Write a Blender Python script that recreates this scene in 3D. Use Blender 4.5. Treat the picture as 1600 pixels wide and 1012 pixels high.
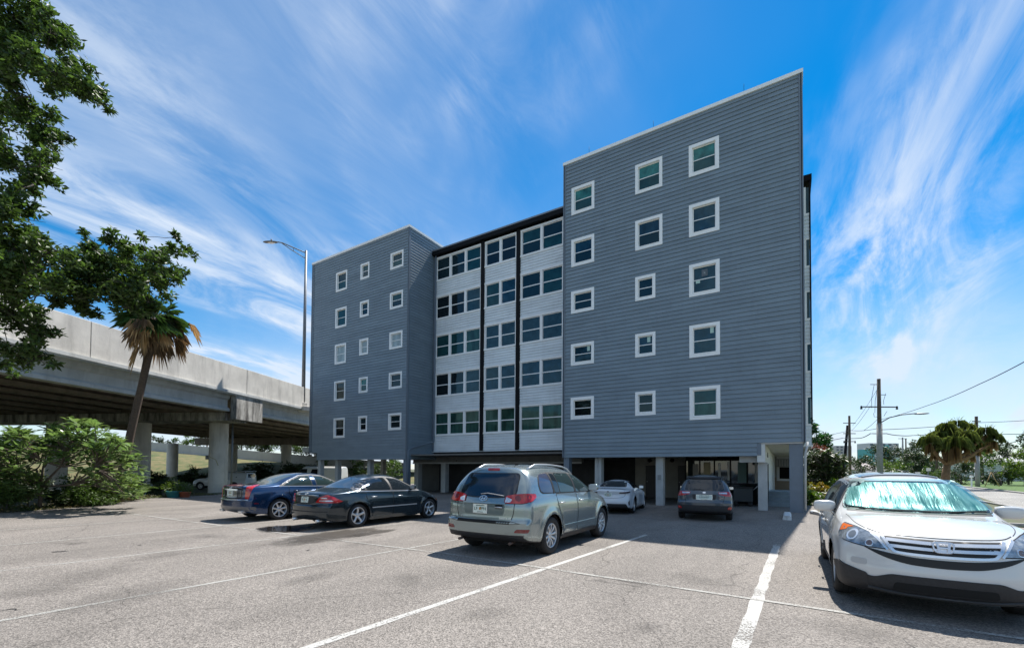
import bpy, bmesh, math, random
import numpy as np
from mathutils import Vector, Matrix, geometry
from mathutils.bvhtree import BVHTree
for o in list(bpy.data.objects): bpy.data.objects.remove(o)
SC = bpy.context.scene
COL = SC.collection
rad = math.radians
# ------------------------------------------------------------------ camera
YAW, PITCH, ROLL = 0.5599, 0.0259, 0.0072
CH = 1.70; FPX = 691.5; CYP = 715.5
F0 = Vector((-math.sin(YAW), math.cos(YAW), 0)); R0 = Vector((math.cos(YAW), math.sin(YAW), 0)); U0 = Vector((0, 0, 1))
F1 = F0*math.cos(PITCH)+U0*math.sin(PITCH); U1 = U0*math.cos(PITCH)-F0*math.sin(PITCH)
R2 = R0*math.cos(ROLL)+U1*math.sin(ROLL); U2 = U1*math.cos(ROLL)-R0*math.sin(ROLL)
cam = bpy.data.cameras.new('camera'); camo = bpy.data.objects.new('camera', cam); COL.objects.link(camo)
m = Matrix.Identity(4)
for i in range(3):
    m[i][0] = R2[i]; m[i][1] = U2[i]; m[i][2] = -F1[i]
m[2][3] = CH
camo.matrix_world = m
cam.sensor_width = 36; cam.lens = FPX/1600*36; cam.shift_y = (CYP-506)/1600
cam.clip_start = 0.05; cam.clip_end = 6000
SC.camera = camo
# ------------------------------------------------------------------ light and sky
SUN_EL, SUN_AZ = rad(59.0), rad(4.0)
sd = Vector((math.sin(SUN_AZ)*math.cos(SUN_EL), math.cos(SUN_AZ)*math.cos(SUN_EL), math.sin(SUN_EL)))
sl = bpy.data.lights.new('sun', 'SUN'); sl.energy = 3.7; sl.angle = rad(0.55); sl.color = (1, .955, .89)
so = bpy.data.objects.new('sun', sl); COL.objects.link(so)
so.rotation_euler = sd.to_track_quat('Z', 'Y').to_euler()
world = bpy.data.worlds.new('World'); SC.world = world; world.use_nodes = True
def N(nt, typ, **kw):
    n = nt.nodes.new(typ)
    for k, v in kw.items():
        if k in ('blend_type', 'data_type', 'operation', 'sky_type', 'noise_dimensions', 'feature', 'distance', 'wave_type', 'bands_direction', 'interpolation_type', 'space', 'vector_type', 'noise_type', 'clamp', 'wave_profile'):
            setattr(n, k, v)
        else:
            n.inputs[k.replace('_', ' ') if isinstance(k, str) else k].default_value = v
    return n
def world_sky():
    nt = world.node_tree; L = nt.links.new; bg = nt.nodes['Background']
    sky = N(nt, 'ShaderNodeTexSky', sky_type='NISHITA')
    sky.sun_disc = False; sky.sun_elevation = SUN_EL; sky.sun_rotation = SUN_AZ
    sky.altitude = 0; sky.air_density = 1.0; sky.dust_density = .05; sky.ozone_density = 3.0
    hs = N(nt, 'ShaderNodeHueSaturation', Saturation=SKYSAT, Value=SKYVAL, Hue=.495)
    L(sky.outputs[0], hs.inputs['Color'])
    tc = N(nt, 'ShaderNodeTexCoord'); sep = N(nt, 'ShaderNodeSeparateXYZ'); L(tc.outputs['Generated'], sep.inputs[0])
    zc = N(nt, 'ShaderNodeMath', operation='MAXIMUM'); L(sep.outputs[2], zc.inputs[0]); zc.inputs[1].default_value = 0
    za = N(nt, 'ShaderNodeMath', operation='ADD'); L(zc.outputs[0], za.inputs[0]); za.inputs[1].default_value = .24
    dx = N(nt, 'ShaderNodeMath', operation='DIVIDE'); L(sep.outputs[0], dx.inputs[0]); L(za.outputs[0], dx.inputs[1])
    dy = N(nt, 'ShaderNodeMath', operation='DIVIDE'); L(sep.outputs[1], dy.inputs[0]); L(za.outputs[0], dy.inputs[1])
    cb = N(nt, 'ShaderNodeCombineXYZ'); L(dx.outputs[0], cb.inputs[0]); L(dy.outputs[0], cb.inputs[1])
    def layer(rot, scl, loc, noise, detail, rough, dist, lo, hi):
        mp = N(nt, 'ShaderNodeMapping'); mp.inputs['Rotation'].default_value = (0, 0, rad(rot)); mp.inputs['Scale'].default_value = scl; mp.inputs['Location'].default_value = loc
        L(cb.outputs[0], mp.inputs[0])
        nz = N(nt, 'ShaderNodeTexNoise', Scale=noise, Detail=detail, Roughness=rough, Distortion=dist); L(mp.outputs[0], nz.inputs['Vector'])
        mr = N(nt, 'ShaderNodeMapRange', interpolation_type='SMOOTHERSTEP'); mr.inputs[1].default_value = lo; mr.inputs[2].default_value = hi
        L(nz.outputs[0], mr.inputs[0]); return mr.outputs[0]
    def mul(a, b, op='MULTIPLY'):
        q = N(nt, 'ShaderNodeMath', operation=op); q.use_clamp = True
        for i, v in enumerate((a, b)):
            if isinstance(v, (int, float)): q.inputs[i].default_value = v
            else: L(v, q.inputs[i])
        return q.outputs[0]
    streak = layer(52, (1.0, .36, 1), (3.1, .7, 0), 2.9, 12, .66, 1.7, .33, .73)
    broad = layer(30, (1.0, .55, 1), (1.3, 4.2, 0), .85, 5, .55, .5, .40, .64)
    wisps = layer(75, (1.0, .35, 1), (7.7, 2.0, 0), 6.5, 9, .66, .8, .42, .76)
    veil = layer(20, (1, .8, 1), (9.0, 1.0, 0), .8, 3, .5, 0, .35, .75)
    a = mul(streak, mul(broad, .95)); b = mul(mul(wisps, broad), .45); c = mul(veil, .32)
    s = mul(mul(a, b, 'ADD'), c, 'ADD')
    # paler and cloudier towards the horizon
    hz = N(nt, 'ShaderNodeMapRange', interpolation_type='SMOOTHSTEP'); hz.inputs[1].default_value = 0.0; hz.inputs[2].default_value = .42; hz.inputs[3].default_value = 1; hz.inputs[4].default_value = 0
    L(sep.outputs[2], hz.inputs[0])
    low = layer(15, (1, .5, 1), (0, 0, 0), .9, 7, .6, .6, .30, .62)
    s2 = mul(s, mul(hz.outputs[0], mul(mul(low, .50), .10, 'ADD')), 'ADD')
    s3 = mul(s2, .92, 'MINIMUM')
    mx = N(nt, 'ShaderNodeMix', data_type='RGBA'); L(s3, mx.inputs[0]); L(hs.outputs[0], mx.inputs[6]); mx.inputs[7].default_value = (6.2*CLOUDV, 7.0*CLOUDV, 8.1*CLOUDV, 1)
    L(mx.outputs[2], bg.inputs[0]); bg.inputs[1].default_value = .125
SKYSAT, SKYVAL, CLOUDV = 1.5, .56, .45
world_sky()
vs = SC.view_settings; vs.view_transform = 'Standard'; vs.look = 'None'; vs.exposure = 1.15; vs.gamma = 1
SC.cycles.use_denoising = True
SC.cycles.max_bounces = 8; SC.cycles.transparent_max_bounces = 12
# ------------------------------------------------------------------ helpers
def at(px, py, depth):
    """world point seen at that place of the photograph, 'depth' metres in front of the camera"""
    d = F1 + R2*((px-800)/FPX) - U2*((py-CYP)/FPX)
    return Vector((0, 0, CH)) + d*depth
def gnd(px, py, z=0.0):
    d = F1 + R2*((px-800)/FPX) - U2*((py-CYP)/FPX)
    return Vector((0, 0, CH)) + d*((z-CH)/d.z)
def tag(o, label=None, cat=None, group=None, kind=None):
    if label: o['label'] = label
    if cat: o['category'] = cat
    if group: o['group'] = group
    if kind: o['kind'] = kind
    return o
def thing(name, label, cat, loc=(0, 0, 0), rz=0, group=None):
    o = bpy.data.objects.new(name, None); COL.objects.link(o); o.location = loc; o.rotation_euler = (0, 0, rz); o.empty_display_size = .2
    return tag(o, label, cat, group)
class MB:
    def __init__(s): s.v = []; s.f = []; s.mi = []; s.sm = []
    def add(s, vs, fs, mi=0, sm=False):
        b = len(s.v); s.v.extend([tuple(v) for v in vs]); s.f.extend([tuple(i+b for i in f) for f in fs]); s.mi.extend([mi]*len(fs)); s.sm.extend([sm]*len(fs)); return s
    def box(s, a, b, mi=0, M=None):
        x0, y0, z0 = a; x1, y1, z1 = b
        vs = [(x0,y0,z0),(x1,y0,z0),(x1,y1,z0),(x0,y1,z0),(x0,y0,z1),(x1,y0,z1),(x1,y1,z1),(x0,y1,z1)]
        if M is not None: vs = [M @ Vector(v) for v in vs]
        return s.add(vs, [(0,3,2,1),(4,5,6,7),(0,1,5,4),(1,2,6,5),(2,3,7,6),(3,0,4,7)], mi)
    def beam(s, p, q, w, h, mi=0, up=(0, 0, 1)):
        p = Vector(p); q = Vector(q); d = (q-p).normalized(); sd = d.cross(Vector(up))
        if sd.length < 1e-4: sd = Vector((1, 0, 0))
        sd.normalize(); u = sd.cross(d)
        vs = [c + sd*a*w/2 + u*b*h/2 for c in (p, q) for a, b in ((-1,-1),(1,-1),(1,1),(-1,1))]
        return s.add(vs, [(3,2,1,0),(4,5,6,7),(0,1,5,4),(1,2,6,5),(2,3,7,6),(3,0,4,7)], mi)
    def fbar(s, M, p, q, w, z0, z1, mi=0):
        p = Vector(p); q = Vector(q); d = (q-p).normalized(); n = Vector((-d.y, d.x))*w/2; P = [p+n, p-n, q-n, q+n]
        vs = [M @ Vector((a.x, a.y, z)) for z in (z0, z1) for a in P]
        return s.add(vs, [(3,2,1,0),(4,5,6,7),(0,1,5,4),(1,2,6,5),(2,3,7,6),(3,0,4,7)], mi)
    def tube(s, pts, r, n=8, mi=0, cap=True):
        pts = [Vector(p) for p in pts]; rs = r if hasattr(r, '__len__') else [r]*len(pts); vs = []; prev = None
        for i, p in enumerate(pts):
            d = (pts[min(i+1, len(pts)-1)]-pts[max(i-1, 0)])
            d = d.normalized() if d.length > 1e-9 else Vector((0, 0, 1))
            if prev is None:
                a = d.cross(Vector((0, 0, 1)));
                if a.length < 1e-3: a = d.cross(Vector((1, 0, 0)))
            else: a = prev - d*prev.dot(d)
            a.normalize(); prev = a; b = d.cross(a)
            for k in range(n):
                t = 2*math.pi*k/n; vs.append(p + (a*math.cos(t)+b*math.sin(t))*rs[i])
        fs = []
        for i in range(len(pts)-1):
            for k in range(n):
                k2 = (k+1) % n; fs.append((i*n+k, i*n+k2, (i+1)*n+k2, (i+1)*n+k))
        s.add(vs, fs, mi, True)
        if cap:
            b = len(s.v)-len(vs); s.f.append(tuple(b+k for k in reversed(range(n)))); s.f.append(tuple(b+(len(pts)-1)*n+k for k in range(n))); s.mi += [mi]*2; s.sm += [False]*2
        return s
    def lathe(s, prof, n=32, mi=0, M=None, sm=True):
        """profile of (radius, height) turned about local Z, optional per-ring material list"""
        vs = []
        for r, z in prof:
            for k in range(n):
                t = 2*math.pi*k/n; v = Vector((r*math.cos(t), r*math.sin(t), z)); vs.append(M @ v if M is not None else v)
        fs = [(i*n+k, i*n+(k+1) % n, (i+1)*n+(k+1) % n, (i+1)*n+k) for i in range(len(prof)-1) for k in range(n)]
        return s.add(vs, fs, mi, sm)
    def ell(s, c, r, n=12, mi=0, M=None):
        prof = [(math.sin(math.pi*i/n), -math.cos(math.pi*i/n)) for i in range(n+1)]
        T = Matrix.Translation(c) @ Matrix.Diagonal((r[0], r[1], r[2], 1))
        if M is not None: T = M @ T
        return s.lathe([(max(a, 1e-4), b) for a, b in prof], 16, mi, T)
    def build(s, name, mats, parent=None, bevel=0, sharp=None):
        me = bpy.data.meshes.new(name); me.from_pydata(s.v, [], s.f)
        for mt in (mats if isinstance(mats, (list, tuple)) else [mats]): me.materials.append(mt)
        me.polygons.foreach_set('material_index', s.mi); me.polygons.foreach_set('use_smooth', s.sm); me.update()
        if sharp: me.set_sharp_from_angle(angle=rad(sharp))
        o = bpy.data.objects.new(name, me); COL.objects.link(o)
        if parent is not None: o.parent = parent
        if bevel:
            b = o.modifiers.new('bevel', 'BEVEL'); b.width = bevel; b.segments = 2; b.limit_method = 'ANGLE'
        return o
# ------------------------------------------------------------------ materials
MATS = {}
def mat(name, col, rough=.6, metal=0, spec=.5, noise=0, nscale=5, bump=0, bscale=40, coat=0, island=0, trans=0, emit=None, detail=4, rnoise=0, c2=None, stretch=None, stain=0, slo=.47):
    if name in MATS: return MATS[name]
    mt = bpy.data.materials.new(name); mt.use_nodes = True; nt = mt.node_tree; L = nt.links.new; p = nt.nodes['Principled BSDF']
    p.inputs['Base Color'].default_value = (*col, 1); p.inputs['Roughness'].default_value = rough; p.inputs['Metallic'].default_value = metal; p.inputs['Specular IOR Level'].default_value = spec
    if coat: p.inputs['Coat Weight'].default_value = coat; p.inputs['Coat Roughness'].default_value = .03
    if emit: p.inputs['Emission Color'].default_value = (*emit[:3], 1); p.inputs['Emission Strength'].default_value = emit[3]
    tc = N(nt, 'ShaderNodeTexCoord'); vec = tc.outputs['Object']
    if stretch:
        mp = N(nt, 'ShaderNodeMapping'); mp.inputs['Scale'].default_value = stretch; L(vec, mp.inputs[0]); vec = mp.outputs[0]
    cur = None
    if noise or c2:
        nz = N(nt, 'ShaderNodeTexNoise', Scale=nscale, Detail=detail, Roughness=.6); L(vec, nz.inputs['Vector'])
        mx = N(nt, 'ShaderNodeMix', data_type='RGBA')
        mr = N(nt, 'ShaderNodeMapRange'); mr.inputs[1].default_value = .32; mr.inputs[2].default_value = .68; L(nz.outputs[0], mr.inputs[0]); L(mr.outputs[0], mx.inputs[0])
        ca = col if c2 else tuple(c*(1-noise) for c in col); cb = c2 or tuple(min(1, c*(1+noise)) for c in col)
        mx.inputs[6].default_value = (*ca, 1); mx.inputs[7].default_value = (*cb, 1); cur = mx.outputs[2]
    if stain:
        n2 = N(nt, 'ShaderNodeTexNoise', Scale=1.6, Detail=8, Roughness=.7); mp2 = N(nt, 'ShaderNodeMapping'); mp2.inputs['Scale'].default_value = (1.5, 1.5, .25); L(tc.outputs['Object'], mp2.inputs[0]); L(mp2.outputs[0], n2.inputs['Vector'])
        r2 = N(nt, 'ShaderNodeMapRange'); r2.inputs[1].default_value = slo; r2.inputs[2].default_value = slo+.21; L(n2.outputs[0], r2.inputs[0])
        m2 = N(nt, 'ShaderNodeMix', data_type='RGBA'); ml = N(nt, 'ShaderNodeMath', operation='MULTIPLY'); L(r2.outputs[0], ml.inputs[0]); ml.inputs[1].default_value = stain; L(ml.outputs[0], m2.inputs[0])
        if cur: L(cur, m2.inputs[6])
        else: m2.inputs[6].default_value = (*col, 1)
        m2.inputs[7].default_value = (.05, .045, .04, 1); cur = m2.outputs[2]
    if island:
        ge = N(nt, 'ShaderNodeNewGeometry'); h = N(nt, 'ShaderNodeHueSaturation')
        r = N(nt, 'ShaderNodeMapRange'); r.inputs[3].default_value = 1-island; r.inputs[4].default_value = 1+island; L(ge.outputs['Random Per Island'], r.inputs[0]); L(r.outputs[0], h.inputs['Value'])
        if cur: L(cur, h.inputs['Color'])
        else: h.inputs['Color'].default_value = (*col, 1)
        cur = h.outputs[0]
    if cur: L(cur, p.inputs['Base Color'])
    if rnoise:
        nr = N(nt, 'ShaderNodeTexNoise', Scale=nscale*1.7, Detail=4); L(vec, nr.inputs['Vector']); rr = N(nt, 'ShaderNodeMapRange'); rr.inputs[3].default_value = max(0, rough-rnoise); rr.inputs[4].default_value = min(1, rough+rnoise); L(nr.outputs[0], rr.inputs[0]); L(rr.outputs[0], p.inputs['Roughness'])
    if bump:
        nb = N(nt, 'ShaderNodeTexNoise', Scale=bscale, Detail=6, Roughness=.6); L(vec, nb.inputs['Vector'])
        bp = N(nt, 'ShaderNodeBump', Strength=min(1, bump), Distance=.02); L(nb.outputs[0], bp.inputs['Height']); L(bp.outputs[0], p.inputs['Normal'])
    if trans:
        tr = N(nt, 'ShaderNodeBsdfTranslucent'); ms = N(nt, 'ShaderNodeMixShader', Fac=trans)
        if cur:
            hh = N(nt, 'ShaderNodeHueSaturation', Value=1.5, Saturation=1.15); L(cur, hh.inputs['Color']); L(hh.outputs[0], tr.inputs[0])
        else: tr.inputs[0].default_value = (*col, 1)
        L(p.outputs[0], ms.inputs[1]); L(tr.outputs[0], ms.inputs[2]); L(ms.outputs[0], nt.nodes['Material Output'].inputs[0])
    MATS[name] = mt; return mt
def glass_mat(name, tint, rough=.02, refl=1.0):
    """thin see-through pane: tinted transparency under a fresnel reflection"""
    if name in MATS: return MATS[name]
    mt = bpy.data.materials.new(name); mt.use_nodes = True; nt = mt.node_tree; L = nt.links.new; nt.nodes.remove(nt.nodes['Principled BSDF'])
    t = N(nt, 'ShaderNodeBsdfTransparent'); t.inputs[0].default_value = (*tint, 1)
    g = N(nt, 'ShaderNodeBsdfGlossy', Roughness=rough); fr = N(nt, 'ShaderNodeLayerWeight', Blend=.5); pw = N(nt, 'ShaderNodeMath', operation='POWER'); L(fr.outputs['Facing'], pw.inputs[0]); pw.inputs[1].default_value = 5; ml = N(nt, 'ShaderNodeMath', operation='MULTIPLY_ADD'); L(pw.outputs[0], ml.inputs[0]); ml.inputs[1].default_value = .9*refl; ml.inputs[2].default_value = .04*refl
    ms = N(nt, 'ShaderNodeMixShader'); L(ml.outputs[0], ms.inputs[0]); L(t.outputs[0], ms.inputs[1]); L(g.outputs[0], ms.inputs[2]); L(ms.outputs[0], nt.nodes['Material Output'].inputs[0])
    MATS[name] = mt; return mt
def text_mb(mb, txt, size, M, mi=0, depth=.004):
    cu = bpy.data.curves.new('t', 'FONT'); cu.body = txt; cu.size = size; cu.align_x = 'CENTER'; cu.align_y = 'CENTER'; cu.extrude = depth
    o = bpy.data.objects.new('t', cu); COL.objects.link(o); bpy.context.view_layer.update()
    me = o.evaluated_get(bpy.context.evaluated_depsgraph_get()).to_mesh()
    mb.add([M @ v.co for v in me.vertices], [tuple(p.vertices) for p in me.polygons], mi)
    o.evaluated_get(bpy.context.evaluated_depsgraph_get()).to_mesh_clear()
    bpy.data.objects.remove(o); bpy.data.curves.remove(cu)
# ------------------------------------------------------------------ ground
def asphalt_mat(name, base, dark, patches=True):
    mt = bpy.data.materials.new(name); mt.use_nodes = True; nt = mt.node_tree; L = nt.links.new; p = nt.nodes['Principled BSDF']
    tc = N(nt, 'ShaderNodeTexCoord'); o = tc.outputs['Object']
    fine = N(nt, 'ShaderNodeTexVoronoi', Scale=75.0); L(o, fine.inputs['Vector'])
    sp = N(nt, 'ShaderNodeSeparateColor'); L(fine.outputs['Color'], sp.inputs[0])
    mr = N(nt, 'ShaderNodeMapRange'); mr.inputs[3].default_value = .48; mr.inputs[4].default_value = 1.52; L(sp.outputs[0], mr.inputs[0])
    cs = N(nt, 'ShaderNodeTexNoise', Scale=22.0, Detail=5, Roughness=.7); L(o, cs.inputs['Vector'])
    m1 = N(nt, 'ShaderNodeMapRange'); m1.inputs[1].default_value = .3; m1.inputs[2].default_value = .7; m1.inputs[3].default_value = .78; m1.inputs[4].default_value = 1.22; L(cs.outputs[0], m1.inputs[0])
    big = N(nt, 'ShaderNodeTexNoise', Scale=.35, Detail=6, Roughness=.62, Distortion=.4); mp = N(nt, 'ShaderNodeMapping'); mp.inputs['Scale'].default_value = (1.6, .6, 1); L(o, mp.inputs[0]); L(mp.outputs[0], big.inputs['Vector'])
    m2 = N(nt, 'ShaderNodeMapRange'); m2.inputs[1].default_value = .3; m2.inputs[2].default_value = .72; m2.inputs[3].default_value = .74; m2.inputs[4].default_value = 1.16; L(big.outputs[0], m2.inputs[0])
    oil = N(nt, 'ShaderNodeTexNoise', Scale=.9, Detail=3, Roughness=.5); mpo = N(nt, 'ShaderNodeMapping'); mpo.inputs['Location'].default_value = (4.2, 1.7, 0); L(o, mpo.inputs[0]); L(mpo.outputs[0], oil.inputs['Vector'])
    m3 = N(nt, 'ShaderNodeMapRange', interpolation_type='SMOOTHSTEP'); m3.inputs[1].default_value = .66; m3.inputs[2].default_value = .80; m3.inputs[3].default_value = 1; m3.inputs[4].default_value = .55; L(oil.outputs[0], m3.inputs[0])
    def mul(a, b):
        q = N(nt, 'ShaderNodeMath', operation='MULTIPLY'); L(a, q.inputs[0]); L(b, q.inputs[1]); return q.outputs[0]
    v = mul(mul(mr.outputs[0], m1.outputs[0]), mul(m2.outputs[0], m3.outputs[0]))
    # hairline cracks
    vc = N(nt, 'ShaderNodeTexVoronoi', feature='DISTANCE_TO_EDGE', Scale=.22); dn = N(nt, 'ShaderNodeTexNoise', Scale=1.2, Detail=6); L(o, dn.inputs['Vector'])
    va = N(nt, 'ShaderNodeVectorMath', operation='MULTIPLY_ADD'); L(dn.outputs['Color'], va.inputs[0]); va.inputs[1].default_value = (.9, .9, 0); L(o, va.inputs[2]); L(va.outputs[0], vc.inputs['Vector'])
    mc = N(nt, 'ShaderNodeMapRange'); mc.inputs[1].default_value = .0; mc.inputs[2].default_value = .003; mc.inputs[3].default_value = .55; mc.inputs[4].default_value = 1; L(vc.outputs['Distance'], mc.inputs[0])
    v = mul(v, mc.outputs[0])
    cb = N(nt, 'ShaderNodeVectorMath', operation='SCALE'); cb.inputs[0].default_value = base; L(v, cb.inputs['Scale']); L(cb.outputs[0], p.inputs['Base Color'])
    p.inputs['Roughness'].default_value = .86; p.inputs['Specular IOR Level'].default_value = .3
    bp = N(nt, 'ShaderNodeBump', Strength=.65, Distance=.012); L(fine.outputs['Distance'], bp.inputs['Height']); L(bp.outputs[0], p.inputs['Normal'])
    return mt
def paint_mat(name, col, wear):
    """road paint worn off in flakes: holes show the asphalt sheet below"""
    mt = bpy.data.materials.new(name); mt.use_nodes = True; nt = mt.node_tree; L = nt.links.new; p = nt.nodes['Principled BSDF']
    tc = N(nt, 'ShaderNodeTexCoord'); o = tc.outputs['Object']
    nz = N(nt, 'ShaderNodeTexNoise', Scale=38, Detail=6, Roughness=.75); L(o, nz.inputs['Vector'])
    nb = N(nt, 'ShaderNodeTexNoise', Scale=1.3, Detail=4); L(o, nb.inputs['Vector'])
    ad = N(nt, 'ShaderNodeMath', operation='MULTIPLY_ADD'); L(nb.outputs[0], ad.inputs[0]); ad.inputs[1].default_value = .45; L(nz.outputs[0], ad.inputs[2])
    mr = N(nt, 'ShaderNodeMapRange'); mr.inputs[1].default_value = wear; mr.inputs[2].default_value = wear+.05; L(ad.outputs[0], mr.inputs[0])
    mx = N(nt, 'ShaderNodeMix', data_type='RGBA'); mx.inputs[6].default_value = (*col, 1); mx.inputs[7].default_value = tuple(c*.78 for c in col)+(1,)
    n3 = N(nt, 'ShaderNodeTexNoise', Scale=6, Detail=8, Roughness=.7); L(o, n3.inputs['Vector']); L(n3.outputs[0], mx.inputs[0]); L(mx.outputs[2], p.inputs['Base Color'])
    p.inputs['Roughness'].default_value = .8
    t = N(nt, 'ShaderNodeBsdfTransparent'); ms = N(nt, 'ShaderNodeMixShader'); L(mr.outputs[0], ms.inputs[0]); L(p.outputs[0], ms.inputs[1]); L(t.outputs[0], ms.inputs[2]); L(ms.outputs[0], nt.nodes['Material Output'].inputs[0])
    return mt
M_ASPH = asphalt_mat('worn_asphalt', (.212, .192, .172), None)
M_ROAD = asphalt_mat('road_asphalt', (.28, .27, .25), None)
M_LINE = paint_mat('worn_line_paint', (.47, .46, .43), .77)
M_LINE2 = paint_mat('faded_line_paint', (.38, .37, .34), .735)
M_CONC = mat('kerb_concrete', (.38, .36, .33), .85, noise=.18, nscale=3, bump=.3, bscale=30, stain=.3)
M_SOIL = mat('soil_ground', (.10, .085, .06), .95, noise=.4, nscale=2.5, bump=.6, bscale=12, c2=(.07, .10, .035))
M_GRASS = mat('grass_ground', (.05, .085, .018), .95, c2=(.14, .13, .05), nscale=.8, bump=.8, bscale=20, detail=9)
def sheet(name, pts, z, mt, kind='structure', th=0):
    mb = MB(); n = len(pts)
    mb.add([(x, y, z) for x, y in pts], [tuple(range(n))])
    if th:
        mb.add([(x, y, z-th) for x, y in pts]+[(x, y, z) for x, y in pts], [(i, (i+1) % n, n+(i+1) % n, n+i) for i in range(n)])
    o = mb.build(name, mt); tag(o, kind=kind); return o
sheet('ground', [(-2500, -600), (2500, -600), (2500, 3500), (-2500, 3500)], -.47, M_SOIL)
# parking lot: left edge follows the planting under the bridge, right edge the sidewalk
lot = [(-20.5, -12), (-23.0, 0), (-24.3, 3.8), (-25.1, 5.8), (-27.7, 8.3), (-29.6, 9.9), (-30.4, 13.7), (-35.5, 22), (-37, 44), (1.05, 44), (1.05, 21.9), (1.3, 21), (6.4, 20.6), (5.3, -12)]
sheet('parking_lot', lot, 0, M_ASPH, th=.6)
def strip(name, p, q, w, z, mt, jag=0):
    p = Vector(p); q = Vector(q); d = (q-p); L = d.length; d.normalize(); s = Vector((-d.y, d.x)); n = max(2, int(L/.25)); vs = []
    rnd = random.Random(int(L*977))
    for i in range(n+1):
        c = p + d*(L*i/n)
        for k in (-1, 1): vs.append((*(c + s*k*(w/2+rnd.uniform(-jag, jag))), z))
    o = MB().add(vs, [(2*i, 2*i+2, 2*i+3, 2*i+1) for i in range(n)][:]).build(name, mt)
    for pl in o.data.polygons: pass
    o.data.flip_normals() if o.data.polygons[0].normal.z < 0 else None
    tag(o, kind='structure'); return o
strip('parking_line', (-4.35, -4.2), (-3.23, 11.9), .105, .004, M_LINE, .006)
strip('parking_line', (-.62, -4), (-.25, 12.1), .145, .004, M_LINE, .012)
strip('parking_line', (-7.75, -4), (-6.60, 11.6), .085, .004, M_LINE2, .008)
strip('parking_line', (-11.2, -3), (-10.15, 11.4), .085, .004, M_LINE2, .008)
strip('parking_line', (-14.6, -3), (-13.75, 11.2), .085, .004, M_LINE2, .008)
strip('parking_line', (-18.2, -2), (-17.3, 7.4), .085, .004, M_LINE2, .008)
strip('parking_line', (-22.4, 6.25), (-15.4, 6.45), .085, .008, M_LINE2, .008)
strip('parking_line', (-15.1, 6.46), (-6.0, 6.88), .085, .008, M_LINE2, .008)
strip('parking_line', (-5.9, 6.89), (5.8, 6.58), .085, .008, M_LINE2, .006)
# dark tar-filled pavement joints
M_TAR = mat('tar_seal', (.035, .035, .035), .55, noise=.3)
def tar(pts, w):
    mb = MB(); r = random.Random(len(pts)+int(w*1000)); vs = []
    P = []
    for a, b in zip(pts[:-1], pts[1:]):
        for k in range(8): P.append(Vector(a).lerp(Vector(b), k/8)+Vector((r.uniform(-.03, .03), r.uniform(-.03, .03))))
    for i, c in enumerate(P):
        d = (P[min(i+1, len(P)-1)]-P[max(i-1, 0)]).normalized(); s = Vector((-d.y, d.x)); ww = w*r.uniform(.3, 1)*(min(i, len(P)-1-i)/4 if min(i, len(P)-1-i) < 4 else 1)
        vs += [(*(c-s*ww), .006), (*(c+s*ww), .006)]
    o = mb.add(vs, [(2*i, 2*i+2, 2*i+3, 2*i+1) for i in range(len(P)-1)]).build('tar_joint', M_TAR); tag(o, kind='structure')
tar([(-6.2, 16.0), (-3.2, 15.9), (-.5, 16.2)], .03)
def flat(v): return (v.x, v.y)
tar([flat(gnd(78, 862)), flat(gnd(92, 861.5)), flat(gnd(112, 860))], .05)
tar([flat(gnd(214, 851)), flat(gnd(224, 851))], .05)
tar([flat(gnd(478, 860)), flat(gnd(488, 858))], .04)
tar([flat(gnd(283, 805)), flat(gnd(315, 803))], .06)
tar([flat(gnd(0, 953)), flat(gnd(20, 951)), flat(gnd(38, 953))], .012)
# wet patch under the dark sedan
def stain_mat(name, col, rough, amt, soft=.5):
    mt = bpy.data.materials.new(name); mt.use_nodes = True; nt = mt.node_tree; L = nt.links.new; p = nt.nodes['Principled BSDF']; p.inputs['Base Color'].default_value = (*col, 1); p.inputs['Roughness'].default_value = rough
    tc = N(nt, 'ShaderNodeTexCoord'); ln = N(nt, 'ShaderNodeVectorMath', operation='LENGTH'); L(tc.outputs['UV'], ln.inputs[0]); nz = N(nt, 'ShaderNodeTexNoise', Scale=2.2, Detail=8, Roughness=.7); L(tc.outputs['Object'], nz.inputs['Vector'])
    a = N(nt, 'ShaderNodeMath', operation='MULTIPLY_ADD'); L(nz.outputs[0], a.inputs[0]); a.inputs[1].default_value = 1.1; L(ln.outputs['Value'], a.inputs[2])
    mr = N(nt, 'ShaderNodeMapRange', interpolation_type='SMOOTHSTEP'); mr.inputs[1].default_value = 1.5; mr.inputs[2].default_value = 1.5-soft; mr.inputs[3].default_value = 0; mr.inputs[4].default_value = amt; L(a.outputs[0], mr.inputs[0])
    t = N(nt, 'ShaderNodeBsdfTransparent'); ms = N(nt, 'ShaderNodeMixShader'); L(mr.outputs[0], ms.inputs[0]); L(t.outputs[0], ms.inputs[1]); L(p.outputs[0], ms.inputs[2]); L(ms.outputs[0], nt.nodes['Material Output'].inputs[0]); return mt
M_WET = mat('wet_asphalt', (.035, .033, .032), .12, rnoise=.08, nscale=6, bump=.15, bscale=50)
M_DAMP = stain_mat('damp_asphalt', (.055, .045, .035), .5, .62); M_OIL = stain_mat('oil_stain', (.06, .055, .05), .6, .17, .8); M_WET = stain_mat('wet_asphalt2', (.022, .020, .02), .10, .97, .25)
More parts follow.
